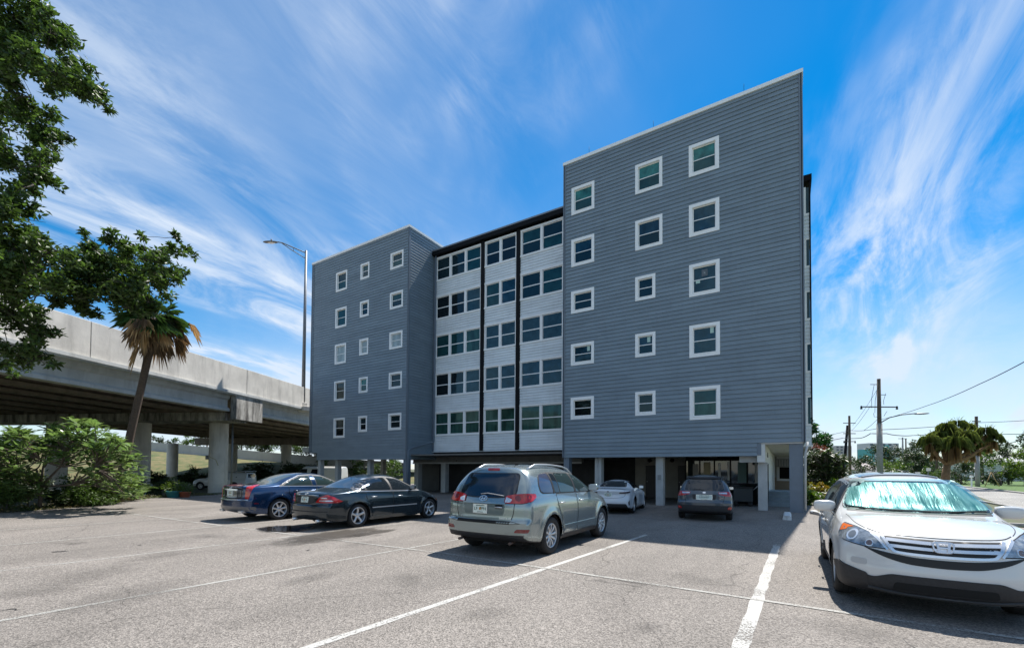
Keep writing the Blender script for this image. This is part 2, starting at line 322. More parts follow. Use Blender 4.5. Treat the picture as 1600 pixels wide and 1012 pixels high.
def blob(name, c, rx, ry, z, mt, seed, rot=0):
    """stain sheet: a disc whose UV is the distance from its middle, so the edge can fray"""
    n = 40; vs = [(c[0], c[1], z)]; uv = [(0, 0)]
    for i in range(n):
        t = 2*math.pi*i/n; x = rx*math.cos(t); y = ry*math.sin(t); vs.append((c[0]+x*math.cos(rot)-y*math.sin(rot), c[1]+x*math.sin(rot)+y*math.cos(rot), z)); uv.append((math.cos(t), math.sin(t)))
    o = MB().add(vs, [(0, 1+i, 1+(i+1) % n) for i in range(n)]).build(name, mt); l = o.data.uv_layers.new(name='UVMap')
    for k, lp_ in enumerate(o.data.loops): l.data[k].uv = uv[lp_.vertex_index]
    tag(o, kind='structure')
b0 = gnd(520, 836); blob('damp_patch', (b0.x, b0.y), .9, 2.0, .012, M_DAMP, 3, .15)
b1 = gnd(585, 832); blob('damp_patch', (b1.x, b1.y), .30, 1.1, .0125, M_DAMP, 5, .1)
b2 = gnd(447, 826); blob('water_puddle', (b2.x, b2.y), 1.0, .75, .0165, M_WET, 8)
# kerb and bed beside the right wing, sidewalk, road, verge
def kerb(name, pts, w=.15, h=.13, mt=None):
    mb = MB()
    for a, b in zip(pts[:-1], pts[1:]): mb.beam((*a, h/2-.01), (*b, h/2-.01), w, h)
    o = mb.build(name, mt or M_CONC, bevel=.012); tag(o, kind='structure'); return o
sheet('planting_bed', [(1.2, 21.0), (7.2, 20.2), (12, 48), (2.0, 48)], .03, M_SOIL, th=.6)
kerb('kerb', [(.75, 21.9), (1.1, 20.9), (6.3, 20.5)])
sheet('sidewalk', [(5.3, -12), (7.0, -12), (8.85, 26), (10.6, 60), (20, 240), (18, 240), (9.0, 60), (7.0, 26)], .012, mat('sidewalk_concrete', (.42, .35, .27), .85, noise=.15, nscale=4, bump=.3), th=.6)
sheet('road', [(5.6, -40), (12.2, -40), (16.4, 52), (17.8, 75), (31, 300), (23.2, 300), (10.6, 60), (8.85, 26)], .004, M_ROAD, th=.6)

kerb('kerb', [(7.0, -12), (8.85, 26), (10.6, 60), (23.2, 300)][0:3])
kerb('kerb', [(12.3, -30), (16.5, 52), (17.9, 75), (31.1, 300)], .3, .14)
sheet('verge', [(12.5, -30), (16.7, 52), (18.1, 75), (31.3, 300), (60, 300), (60, -30)], .10, mat('verge_grass', (.045, .10, .014), .95, c2=(.09, .15, .03), nscale=3, bump=1, bscale=30, detail=8), th=.6)

# grass between lot and sidewalk, soil shoulder sloping down to the left, yard behind
sheet('lawn', [(6.2, 20.6), (7.0, 26), (9.0, 60), (18, 240), (4, 240), (1.0, 48), (12, 48), (7.2, 20.2)], .02, mat('verge_grass', (.045, .10, .014), .95), th=.6)
ed = [(-20.5, -12), (-23.0, 0), (-24.3, 3.8), (-25.1, 5.8), (-27.7, 8.3), (-29.6, 9.9), (-30.4, 13.7), (-35.5, 22), (-37, 44)]
b = MB(); vs = []
for i, (x, y) in enumerate(ed):
    a = Vector(ed[max(i-1, 0)]); c = Vector(ed[min(i+1, len(ed)-1)]); d = (c-a).normalized(); nr = Vector((-d.y, d.x))
    for o_, z in ((-.05, .012), (.5, .03), (2.2, -.04), (5.5, -.48)): vs.append((x+nr.x*o_, y+nr.y*o_, z))
b.add(vs, [(4*i+k, 4*i+4+k, 4*i+5+k, 4*i+1+k) for i in range(len(ed)-1) for k in range(3)], 0, True); o = b.build('soil_shoulder', M_SOIL); tag(o, kind='structure')
if o.data.polygons[0].normal.z < 0: o.data.flip_normals()

for i, (px, py, r_) in enumerate(((480, 905, .45), (250, 868, .55), (130, 900, .8), (640, 905, .4), (1090, 905, .5), (1330, 985, .6), (330, 838, .5), (900, 850, .5), (60, 925, .5), (760, 960, .35), (1010, 980, .3), (560, 850, .5), (200, 930, .9), (1110, 845, .5))):
    q = gnd(px, py); blob('oil_stain', (q.x, q.y), r_*.8, r_*1.5, .0100+.0002*i, M_OIL, i, .3*i)
for pts in ([(-12.4, 3.0), (-11.7, 4.1), (-12.2, 5.5), (-11.5, 6.6)], [(.4, 4.3), (1.2, 5.3), (.9, 6.2)]): tar(pts, .008)
# ------------------------------------------------------------------ apartment building
YF = 21.893; YM = 24.435
XA, XB, XC, XD = .547, -10.427, -22.265, -33.31
ZT = 18.66; ZB = 2.367; ZS = 2.93; ZM = 17.55
def siding_mat(name, col, var):
    return mat(name, col, .62, noise=.09, nscale=.55, island=var, bump=.12, bscale=120, stretch=(1, 1, 3), stain=.10, slo=.50)
M_SID = siding_mat('slate_blue_siding', (.195, .248, .292), .06)
M_SIDL = siding_mat('pale_grey_siding', (.72, .765, .79), .02)
M_TRIM = mat('white_trim', (.88, .88, .87), .5, noise=.03, nscale=3)
M_TRIMB = mat('blue_trim', (.15, .185, .225), .55, noise=.05)
M_BLACK = mat('black_metal', (.004, .004, .005), .65, spec=.2)
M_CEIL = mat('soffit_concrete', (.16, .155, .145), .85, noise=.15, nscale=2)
M_BEIGE = mat('beige_wall', (.30, .285, .25), .85, noise=.08, nscale=2)
M_COLW = mat('pale_column', (.46, .47, .46), .8, noise=.08, nscale=3, bump=.2, bscale=60, stain=.15)
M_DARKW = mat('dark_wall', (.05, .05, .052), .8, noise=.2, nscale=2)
M_CONW = mat('white_lobby_wall', (.62, .63, .60), .7, noise=.05)
bld = thing('apartment_building', 'five-storey slate-blue lap-sided apartment block raised on columns over a car park', 'apartment building', (XB, YF, 0))
BO = Vector((XB, YF, 0))
class LMB(MB):   # mesh given in world coordinates, stored relative to the building's empty
    def build(s, name, mats, parent=None, bevel=0, sharp=None):
        s.v = [(x-BO.x, y-BO.y, z-BO.z) for x, y, z in s.v]
        return MB.build(s, name, mats, parent if parent is not None else bld, bevel, sharp)
def lap(mb, P, u0, u1, z0, z1, openings, exp=.2, seed=0, mi=0):
    """overlapping boards on plane P(u, off, z); openings are (ua, ub, za, zb)"""
    r = random.Random(seed); z = z0
    while z < z1-1e-3:
        zt = min(z+exp, z1)
        cuts = sorted(set([z, zt]+[q for o in openings for q in (o[2], o[3]) if z+1e-3 < q < zt-1e-3]))
        joints = []; u = u0+r.uniform(.5, 3.6)
        while u < u1: joints.append(u); u += 3.66
        for a, b in zip(cuts[:-1], cuts[1:]):
            spans = [(u0, u1)]
            for o in openings:
                if o[2] < b-1e-4 and o[3] > a+1e-4:
                    ns = []
                    for s0, s1 in spans:
                        if o[1] <= s0 or o[0] >= s1: ns.append((s0, s1)); continue
                        if s0 < o[0]: ns.append((s0, o[0]))
                        if o[1] < s1: ns.append((o[1], s1))
                    spans = ns
            for s0, s1 in spans:
                js = [s0]+[j for j in joints if s0 < j < s1]+[s1]
                for p, q in zip(js[:-1], js[1:]):
                    if q-p < .004: continue
                    f = lambda zz: .038-.032*(zz-z)/exp
                    q2 = q-.003; lo = a+.013 if a == z else a
                    if b-lo < .003: continue
                    oa, ob = f(a), f(b)
                    vs = [P(p, oa, lo), P(q2, oa, lo), P(q2, ob, b), P(p, ob, b)]; fs = [(0, 1, 2, 3)]
                    if a == z: vs += [P(p, .001, lo), P(q2, .001, lo)]; fs.append((4, 5, 1, 0))
                    mb.add(vs, fs, mi)
        z = zt
PF = lambda y: (lambda u, o, z: (u, y-o, z))          # facing the camera (-Y)
PX = lambda x, s: (lambda u, o, z: (x+s*o, u, z))      # facing +X or -X
# windows: (x0, x1, head, sill)
heads = [17.08, 14.22, 11.37, 8.50, 5.60]
WR = []; WL = []
for r_, h in enumerate(heads):
    sA = [15.58, 12.72, 10.16, 7.33, 4.42][r_]; sC = [15.57, 12.70, 9.85, 6.98, 4.07][r_]
    WR += [(-9.98, -8.66, h, sA), (-6.48, -5.15 if r_ < 2 else -5.49, h, sA), (-3.93, -2.62, h, sC)]
    sD = [15.55, 12.68, 9.83, 6.94, 4.06][r_]
    WL += [(-30.2, -28.86, h, sD), (-27.3, -26.32, h, sA+ (.31 if r_ < 2 else 0)), (-24.08, -22.79, h, sA+(.31 if r_ < 2 else 0))]
def pane_mat(i):
    specs = [((.008, .020, .026), 0), ((.010, .045, .050), .3), ((.03, .15, .14), .5), ((.020, .045, .060), .4), ((.33, .38, .38), .3), ((.006, .008, .010), 0), ((.010, .035, .060), .5), ((.022, .065, .052), .5)]
    c, nz = specs[i]
    mt = mat('window_glass_%s' % ['dark', 'green', 'teal_blind', 'grey', 'pale_blind', 'black', 'blue', 'curtain'][i], c, .05, spec=.6, noise=nz or .15, nscale=2.2, stretch=(1.2, 1.2, .3) if i in (7, 4) else None)
    return mt
PANES = [pane_mat(i) for i in range(8)]
for q in PANES:
    q.node_tree.nodes['Principled BSDF'].inputs['Specular Tint'].default_value = (.5, .8, .86, 1)
    nt = q.node_tree; nb = N(nt, 'ShaderNodeTexNoise', Scale=1.1, Detail=2); bp = N(nt, 'ShaderNodeBump', Strength=.12, Distance=.05)
    tc = N(nt, 'ShaderNodeTexCoord'); nt.links.new(tc.outputs['Object'], nb.inputs['Vector']); nt.links.new(nb.outputs[0], bp.inputs['Height']); nt.links.new(bp.outputs[0], nt.nodes['Principled BSDF'].inputs['Normal'])
def window(x0, x1, zh, zs, y, up, lo, casing=.135, parent=None, label=None, extra=None, blind=0):
    mb = LMB(); c = casing; ox0, ox1, oz0, oz1 = x0+c, x1-c, zs+c, zh-c
    yo = y-.05
    mb.box((x0, yo, zh-c), (x1, y+.02, zh)); mb.box((x0, yo, zs), (x1, y+.02, zs+c)); mb.box((x0, yo, zs+c), (x0+c, y+.02, zh-c)); mb.box((x1-c, yo, zs+c), (x1, y+.02, zh-c))
    # jamb lining going back into the wall
    j = .018; d = .13
    mb.box((ox0, y-.04, oz0), (ox0+j, y+d, oz1)); mb.box((ox1-j, y-.04, oz0), (ox1, y+d, oz1)); mb.box((ox0+j, y-.04, oz1-j), (ox1-j, y+d, oz1)); mb.box((ox0+j, y-.06, oz0), (ox1-j, y+d, oz0+j+.012))
    w = mb.build('window', M_TRIM, parent)
    if label: w['label'] = label
    sb = LMB(); s = .035; a0, a1, b0, b1 = ox0+j, ox1-j, oz0+j+.012, oz1-j; ys = y+.055; zm = (b0+b1)/2
    sb.box((a0, ys, b1-s), (a1, ys+.04, b1)); sb.box((a0, ys, b0), (a1, ys+.04, b0+s)); sb.box((a0, ys, b0+s), (a0+s, ys+.04, b1-s)); sb.box((a1-s, ys, b0+s), (a1, ys+.04, b1-s)); sb.box((a0+s, ys-.006, zm-s/2), (a1-s, ys+.034, zm+s/2))
    sh = sb.build('sash', M_TRIM, w)
    for k, (c0, c1, mt) in enumerate(((zm+s/2, b1-s, up), (b0+s, zm-s/2, lo))):
        pb = LMB().box((a0+s-.003, ys+.014, c0-.003), (a1-s+.003, ys+.024, c1+.003)); pb.build('pane', mt, w)
    if extra:
        sx, sz, ww, hh, mt = extra
        LMB().box((sx, ys+.004, sz), (sx+ww, ys+.0125, sz+hh)).build('sticker', mt, w)
    return w
rw = random.Random(4)
M_STK = mat('window_sticker', (.45, .62, .55), .6); M_STKD = mat('grey_sticker', (.10, .12, .14), .6)
selR = [(2, 1), (2, 1), (2, 1), (6, 0), (6, 0), (6, 6), (0, 0), (0, 0), (3, 3), (6, 3), (6, 0), (6, 3), (5, 5), (5, 5), (1, 7)]
selL = [(0, 1), (1, 0), (0, 1), (1, 1), (0, 0), (1, 0), (4, 4), (4, 4), (4, 4), (5, 5), (2, 1), (5, 5), (5, 5), (0, 5), (0, 5)]
for i, wv in enumerate(WR):
    ex = None
    if i in (9, 10, 11): ex = (wv[1]-.42, wv[2]-.46, .15, .26, M_STK)
    if i == 8: ex = (wv[1]-.78, wv[2]-.62, .26, .32, M_STKD)
    w = window(*wv, YF, PANES[selR[i][0]], PANES[selR[i][1]], extra=ex, casing=.125 if i % 3 == 1 else .14)
    if i == 8:
        LMB().box((wv[0]+.28, YF+.058, wv[3]+.62), (wv[0]+.46, YF+.0675, wv[3]+.74)).build('sticker', M_STK, w)
        mb = LMB(); cx, cz = wv[1]-.65, wv[2]-.46
        for k in range(14):
            t0, t1 = 2*math.pi*k/14, 2*math.pi*(k+1)/14
            mb.beam((cx+.085*math.cos(t0), YF+.057, cz+.085*math.sin(t0)), (cx+.085*math.cos(t1), YF+.057, cz+.085*math.sin(t1)), .004, .014, up=(0, 1, 0))
        mb.box((cx-.04, YF+.055, cz-.03), (cx+.04, YF+.0575, cz+.03)); mb.build('emblem', PANES[4], w)
for i, wv in enumerate(WL): window(*wv, YF, PANES[selL[i][0]], PANES[selL[i][1]], casing=.12)
ins = .01
def ops(ws): return [(a+.03, b-.03, d+.03, c-.03) for a, b, c, d in ws]
# right wing: front boards (two heights of bottom edge), side boards
mb = LMB(); lap(mb, PF(YF), XB+.10, XA-.10, ZS, ZT-.16, ops(WR), seed=1); lap(mb, PF(YF), XB+.10, -1.18, ZB, ZS, [], exp=(ZS-ZB)/3, seed=9)
mb.build('front_siding', M_SID)
mb = LMB(); lap(mb, PX(XB, -1), YF+.1, YM+3, ZB, ZT-.16, [], seed=2); mb.build('side_siding', M_SID)
mb = LMB(); lap(mb, PX(XA, 1), YF+.1, 28.4, ZS, ZT-.16, [], seed=3); mb.build('side_siding', M_SID)
mb = LMB(); lap(mb, PF(YF), XD+.10, XC-.10, ZS, ZT-.16, ops(WL), seed=4); lap(mb, PF(YF), XD+1.0, XC-.10, ZB, ZS, [], exp=(ZS-ZB)/3, seed=10); mb.build('front_siding', M_SID)
mb = LMB(); lap(mb, PX(XC, 1), YF+.1, YM+6, ZB, ZT-.16, [], seed=5); mb.build('side_siding', M_SID)
# corner boards, coping
def corner(x, y, sx, z0, z1):
    return LMB().box((min(x, x-sx*.10), y-.045, z0), (max(x, x-sx*.10), y+.02, z1)).box((min(x-sx*.03, x+sx*.045), y-.045, z0), (max(x-sx*.03, x+sx*.045), y+.10, z1))
corner(XA, YF, 1, ZS, ZT-.16).build('corner_board', M_TRIMB); corner(XB, YF, -1, ZB, ZT-.16).build('corner_board', M_TRIMB)
corner(XC, YF, 1, ZB, ZT-.16).build('corner_board', M_TRIMB); corner(XD, YF, -1, ZS, ZT-.16).build('corner_board', M_TRIMB)
for x0, x1, y1 in ((XB, XA, 27.5), (XD, XC, 30.4)):
    b = LMB(); z0, z1 = ZT-.16, ZT; e = .07
    b.box((x0-e, YF-e, z0), (x1+e, YF+.14, z1)); b.box((x0-e, YF+.14, z0), (x0+.14, y1, z1)); b.box((x1-.14, YF+.14, z0), (x1+e, y1, z1)); b.box((x0+.14, y1-.14, z0), (x1-.14, y1, z1)); b.build('coping', M_TRIM)
# wall cores behind the boards, with the window openings left as reveals
def core(name, x0, x1, y0, y1, z0, z1, ws, m_=M_SID):
    """solid wall sheet with rectangular holes facing -Y, plus sides/top/bottom"""
    b = LMB(); xs = sorted(set([x0, x1]+[q for w in ws for q in (w[0], w[1])])); zs = sorted(set([z0, z1]+[q for w in ws for q in (w[2], w[3])]))
    for a, c in zip(xs[:-1], xs[1:]):
        for d, e in zip(zs[:-1], zs[1:]):
            if any(w[0] <= a+1e-4 and c <= w[1]+1e-4 and w[2] <= d+1e-4 and e <= w[3]+1e-4 for w in ws): continue
            b.add([(a, y0, d), (c, y0, d), (c, y0, e), (a, y0, e)], [(0, 1, 2, 3)])
    b.add([(x0, y0, z0), (x0, y1, z0), (x0, y1, z1), (x0, y0, z1)], [(3, 2, 1, 0)]); b.add([(x1, y0, z0), (x1, y1, z0), (x1, y1, z1), (x1, y0, z1)], [(0, 1, 2, 3)])
    b.add([(x0, y1, z0), (x1, y1, z0), (x1, y1, z1), (x0, y1, z1)], [(3, 2, 1, 0)]); b.add([(x0, y0, z1), (x1, y0, z1), (x1, y1, z1), (x0, y1, z1)], [(0, 1, 2, 3)])
    b.add([(x0, y0+.2, z0+.05), (x1, y0+.2, z0+.05), (x1, y0+.2, z1), (x0, y0+.2, z1)], [(0, 1, 2, 3)])
    b.build(name, m_)
core('wall', XB+.01, XA-.01, YF, 27.4, ZS, ZT-.17, ops(WR)); core('wall', XD+.01, XC-.01, YF, 30.3, ZS, ZT-.17, ops(WL))
LMB().box((XB+.012, YF+.002, ZB), (-1.18, YF+.35, ZS)).build('edge_beam', M_SID); LMB().box((XD+1.0, YF+.002, ZB), (XC-.012, YF+.35, ZS)).build('edge_beam', M_SID)
# lightning rods along the right parapet
for x in (-9.0, -5.6, -1.6):
    LMB().tube([(x, YF+.05, ZT), (x, YF+.05, ZT+.42)], .008, 5).build('lightning_rod', M_BLACK)
# middle block: three bays of window bands with pale spandrels, two black posts, black roof edge
XM0, XM1 = XC+.02, XB-.02
posts = [(-17.90, -17.62), (-15.04, -14.76)]
bays = [(-22.08, -17.90, 3), (-17.62, -15.04, 2), (-14.76, -11.66, 2)]
LMB().box((XM0, YM+.18, 2.6), (XM1, YM+.5, ZM)).build('wall', M_DARKW)
LMB().box((XM0, YM+.5, 2.7), (XM1, 38, ZM-.02)).build('wall', M_SID)
for a, b in posts: LMB().box((a, YM-.10, 2.98), (b, YM+.18, 17.42)).build('black_post', M_BLACK)
LMB().box((XM0, YM-.28, 17.42), (XM1, YM+.5, 17.78)).build('roof_edge', M_BLACK)
LMB().box((XM0, YM-.30, 17.70), (XM1, YM-.28, 17.80)).build('drip_edge', mat('dull_metal', (.25, .25, .26), .5, metal=.6))
LMB().box((-11.66, YM-.02, 2.98), (XM1, YM+.2, 17.42)).build('white_pilaster', M_TRIM)
LMB().box((XM0, YM, 2.98), (-22.08, YM+.2, 17.42)).build('end_panel', M_SID)
LMB().box((-22.2, YM-.06, 2.98), (-22.08, YM+.1, 17.42)).build('corner_board', M_TRIMB)
mh = [17.20, 14.33, 11.47, 8.63, 5.78]; ms = [15.60, 12.74, 9.88, 7.04, 4.20]
pm = random.Random(11)
dk = {(0, 0): [0, 0, 1], (0, 1): [0, 5, 1], (0, 2): [1, 0, 1], (1, 0): [5, 5, 3], (1, 1): [1, 6, 1], (1, 2): [0, 1, 1], (2, 0): [1, 1, 7], (2, 1): [3, 3, 3], (2, 2): [3, 3, 3], (3, 0): [5, 5, 3], (3, 1): [3, 6, 3], (3, 2): [6, 6, 6], (4, 0): [7, 7, 7], (4, 1): [7, 7, 7], (4, 2): [7, 7, 7]}
for bi, (x0, x1, n) in enumerate(bays):
    for r_ in range(5):
        zh, zs = mh[r_], ms[r_]; zb = (mh[r_+1] if r_ < 4 else 2.93)
        sp = LMB(); lap(sp, PF(YM), x0+.01, x1-.01, zb+.1, zs-.10, [], exp=(zs-.2-zb)/6, seed=bi*7+r_); sp.box((x0+.012, YM+.001, zb+.1), (x1-.012, YM+.18, zs-.10)); sp.build('spandrel', M_SIDL)
        fr = LMB(); m_ = .10
        fr.box((x0, YM-.07, zs-.10), (x1, YM+.18, zs+.02)); fr.box((x0, YM-.05, zh-.02), (x1, YM+.18, zh+.10))
        wd = (x1-x0)/n
        for k in range(n+1):
            xx = x0+wd*k; a = xx-(.09 if 0 < k < n else 0); b = xx+(.09 if 0 < k < n else 0)
            if k == 0: a, b = x0, x0+.12
            if k == n: a, b = x1-.10, x1
            fr.box((a, YM-.03, zs+.02), (b, YM+.12, zh-.02))
        w = fr.build('window_band', M_TRIM)
        for k in range(n):
            a = x0+wd*k+(.12 if k == 0 else .09); b = x0+wd*(k+1)-(.10 if k == n-1 else .09); zmid = (zs+zh)/2-.02
            s = LMB(); s.box((a, YM+.02, zmid-.03), (b, YM+.07, zmid+.03)); s.box((a, YM+.03, zs+.02), (a+.03, YM+.08, zh-.02)); s.box((b-.03, YM+.03, zs+.02), (b, YM+.08, zh-.02)); s.box((a+.03, YM+.03, zh-.06), (b-.03, YM+.08, zh-.02)); s.box((a+.03, YM+.03, zs+.02), (b-.03, YM+.08, zs+.05)); s.build('sash', M_TRIM, w)
            t = dk.get((r_, bi), [0, 0, 0])[k]; t2 = dk.get((r_, bi))[(k+1) % n] if pm.random() < .3 else t
            LMB().box((a+.03, YM+.045, zmid+.03), (b-.03, YM+.06, zh-.06)).build('pane', PANES[t], w)
            LMB().box((a+.03, YM+.050, zs+.05), (b-.03, YM+.066, zmid-.03)).build('pane', PANES[t2], w)
LMB().box((XM0, YM-.03, 2.93), (XM1, YM+.2, 3.02)).build('bottom_trim', M_SIDL)
# downpipe in the left recess corner
g = LMB(); dx = XC+.28
g.tube([(dx, YM-.12, 17.4), (dx, YM-.12, 4.0), (dx+.02, YM-.14, 3.7), (XC+.10, YF-.02+.25, 3.1), (XC+.12, YF+.02, 2.9), (XC+.12, YF+.02, .3)], .05, 8)
g.build('downpipe', M_TRIMB)
g = LMB(); g.tube([(XA+.10, YF+.25, ZS+.0), (XA+.07, YF+.05, ZS-.25), (XA+.02, YF+.0, ZS-.45), (XA+.0, YF+.02, .12)], .045, 8); g.build('downpipe', M_COLW)
# main body behind, side face with projecting bay to the right
LMB().box((XB+.6, 27.3, 2.9), (XA-.02, 46, ZM)).build('wall', M_SID)
xs0, xs1 = XA-.02, 1.02; y0 = 28.5
LMB().box((XA-.3, y0-.12, ZM-.1), (xs1+.12, 44, ZM+.22)).build('roof_edge', M_BLACK)
for k in range(5):
    zt_, zb_ = mh[k]-1.6+.0, (mh[k+1] if k < 4 else 3.15)
    q = LMB(); lap(q, PF(y0), xs0, xs1, zb_, zt_, [], exp=.2, seed=k); q.box((xs0, y0, zb_), (xs1, 44, zt_)); lap(q, PX(xs1, 1), y0, 44, zb_, zt_, [], seed=k+4); q.build('side_spandrel', M_SIDL)
    LMB().box((xs0, y0-.04, zb_-.09), (xs1+.06, y0+.2, zb_)).build('side_trim', M_TRIM); q = LMB().box((xs0, y0-.04, zt_), (xs1+.06, y0+.2, zt_+.09)); q.build('side_trim', M_TRIM); LMB().box((xs0, y0-.03, zt_+.09), (xs0+.34, y0+.2, zt_+1.55)).build('side_trim', M_TRIM)
    LMB().box((xs0+.34, y0, zt_+.09), (xs1-.02, 43.9, zt_+1.52)).build('side_glazing', PANES[0])
LMB().box((xs1-.01, y0-.05, 4.2), (xs1+.06, y0+.15, ZM-.1)).build('black_post', M_BLACK)
LMB().box((xs0, y0, 2.95), (xs1-.02, 44, 3.15)).build('side_floor', M_CONC)
# ---- undercroft: ceiling, beams, columns, back walls
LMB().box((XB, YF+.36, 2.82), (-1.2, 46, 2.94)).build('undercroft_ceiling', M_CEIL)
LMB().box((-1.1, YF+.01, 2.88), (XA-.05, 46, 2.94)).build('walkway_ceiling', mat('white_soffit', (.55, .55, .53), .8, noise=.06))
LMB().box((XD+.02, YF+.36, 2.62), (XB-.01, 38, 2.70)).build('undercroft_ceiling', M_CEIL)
LMB().box((-1.18, YF-.01, 2.10), (-.88, 27.0, 2.87)).build('canopy_beam', M_CONW)
LMB().box((-1.18, YF-.03, 2.40), (-1.02, YF-.012, 2.92)).build('beam_end', M_TRIMB)
LMB().box((-1.9, YF+.36, 2.1), (-1.19, YF+.9, 2.8)).build('beam_haunch', M_COLW)
for x in (XB+.30, XB+3.6, XB+6.9):
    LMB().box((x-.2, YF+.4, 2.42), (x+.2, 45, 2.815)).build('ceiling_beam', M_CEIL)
def column(x, y, w, d, z1, m_, base=False, z0=-.02):
    c = LMB(); c.box((x-w/2, y-d/2, z0), (x+w/2, y+d/2, z1))
    if base: c.box((x-w/2-.05, y-d/2-.05, z0), (x+w/2+.05, y+d/2+.05, .10))
    return c.build('column', m_, bevel=.012)
column(XA-.30, YF+.34, .50, .50, 2.88, M_TRIMB)
column(XB+.17, YF+.22, .32, .40, 2.37, M_TRIMB)
column(XC-.17, YF+.22, .34, .40, 2.37, M_TRIMB)
for x in (-8.6, -5.42, -1.0): column(x, YF+.62, .36, .40, 2.42 if x < -2 else 2.10, M_COLW)
for x in (-30.4, -26.6): column(x, YF+.6, .34, .36, 2.37, M_COLW)
for x in (-31.5, -28.6, -25.6): column(x, YF+6.2, .34, .36, 2.62, M_COLW)
column(XD+1.2, YF+.25, .34, .36, 2.37, M_COLW)
for x in (-24.3, -21.6, -16.5, -13.4): column(x, YM+.7, .42, .42, 2.2, M_COLW)
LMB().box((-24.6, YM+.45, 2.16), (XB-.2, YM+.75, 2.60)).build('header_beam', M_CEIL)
LMB().box((-24.6, YM+.40, 2.10), (XB-.2, YM+.46, 2.20)).build('header_trim', M_COLW)
# hooks / lamps hanging on the header
for x in (-20.2, -17.2, -14.2, -12.0): LMB().tube([(x, YM+.36, 2.35), (x, YM+.30, 2.33), (x, YM+.30, 2.27)], .018, 6).build('hook', M_BLACK)
# enclosed ground-floor rooms
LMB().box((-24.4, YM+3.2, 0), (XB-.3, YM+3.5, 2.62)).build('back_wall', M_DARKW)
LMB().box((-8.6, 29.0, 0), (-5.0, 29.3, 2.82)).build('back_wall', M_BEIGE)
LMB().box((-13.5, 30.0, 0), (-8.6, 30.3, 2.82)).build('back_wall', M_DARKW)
LMB().box((-24.6, YM+.8, 0), (-24.4, YM+3.2, 2.62)).build('side_wall', M_BEIGE)
for x, w_ in ((-20.9, .9), (-18.3, .9)): 
    d = LMB().box((x, YM+3.13, 0), (x+w_, YM+3.19, 2.05)).build('door', mat('dark_door', (.035, .033, .035), .5)); LMB().ell((x+.1, YM+3.1, 1.0), (.03, .03, .03), 6).build('handle', M_COLW, d)
for x, w_ in ((-7.9, .75), (-5.9, .6)):
    d = LMB().box((x, 28.93, 0), (x+w_, 28.99, 2.05)).build('door', mat('dark_door', (.02, .02, .02), .5)); LMB().ell((x+.1, 28.9, 1.0), (.03, .03, .03), 6).build('handle', M_COLW, d)
LMB().box((-7.0, 28.90, 1.15), (-6.65, 28.98, 1.65)).build('notice_board', mat('notice', (.30, .28, .20), .7))
for x in (-7.6, -6.2): LMB().ell((x, 28.75, 2.35), (.13, .13, .12), 8).build('wall_lamp', M_BLACK)
# lobby storefront
sx0, sx1, sy = -5.0, -.95, 26.6
fr = LMB()
for x in (sx0, -4.25, -3.5, -2.7, -1.9, sx1): fr.box((x-.035, sy-.05, .1), (x+.035, sy+.05, 2.3))
fr.box((sx0, sy-.05, 2.3), (sx1, sy+.05, 2.82)); fr.box((sx0, sy-.05, 0), (sx1, sy+.05, .12)); fr.box((sx0, sy-.045, 1.0), (sx1, sy+.045, 1.06)); sf = fr.build('storefront', M_BLACK)
LMB().box((sx0, sy-.01, .12), (sx1, sy+.01, 2.3)).build('pane', mat('lobby_glass', (.02, .03, .03), .03, spec=.8), sf)
LMB().box((sx0-.02, sy, 0), (sx0+.1, 29, 2.82)).build('lobby_wall', M_BEIGE)
for x, z0, z1, w_, mt in ((-4.62, .9, 2.1, .30, M_BEIGE), (-4.05, 1.0, 2.2, .35, mat('lit_room', (.42, .36, .22), .8)), (-3.3, 1.2, 2.15, .12, M_CONW), (-2.85, 1.2, 2.2, .10, M_CONW), (-2.35, 1.1, 2.2, .5, mat('teal_reflection', (.10, .20, .19), .5)), (-1.55, 1.1, 2.2, .12, M_CONW)):
    LMB().box((x, sy-.022, z0), (x+w_, sy-.012, z1)).build('painted_glass_strip', mt, sf)  # flat strips before the glass; lit room and teal reflection are put in as colour
# white lobby side wall with doors along the walkway, steps at its end
LMB().box((-1.05, 24.6, 0), (-.93, 26.5, 2.09)).build('lobby_wall', M_CONW)
LMB().box((-1.05, 26.7, 0), (-.93, 38, 2.87)).build('lobby_wall', M_CONW)
d = LMB().box((-.925, 24.9, .05), (-.90, 26.2, 2.05)).build('door', M_BLACK); LMB().box((-.89, 25.5, .9), (-.86, 25.54, 1.2)).build('handle', M_COLW, d)
M_STEP = mat('pale_blue_steps', (.22, .27, .30), .8, noise=.1, stain=.2)
for k in range(4): LMB().box((-.9, 25.2+.32*k, .17*k if k else -.01), (.55, 29 if k == 3 else 25.2+.32*(k+1), .17*(k+1))).build('step', M_STEP)
t = LMB()
text_mb(t, '6 0 1', .34, Matrix(((0, 0, 1, -.865), (1, 0, 0, 24.3), (0, 1, 0, 2.47), (0, 0, 0, 1)))); t.build('number_sign', M_BLACK)

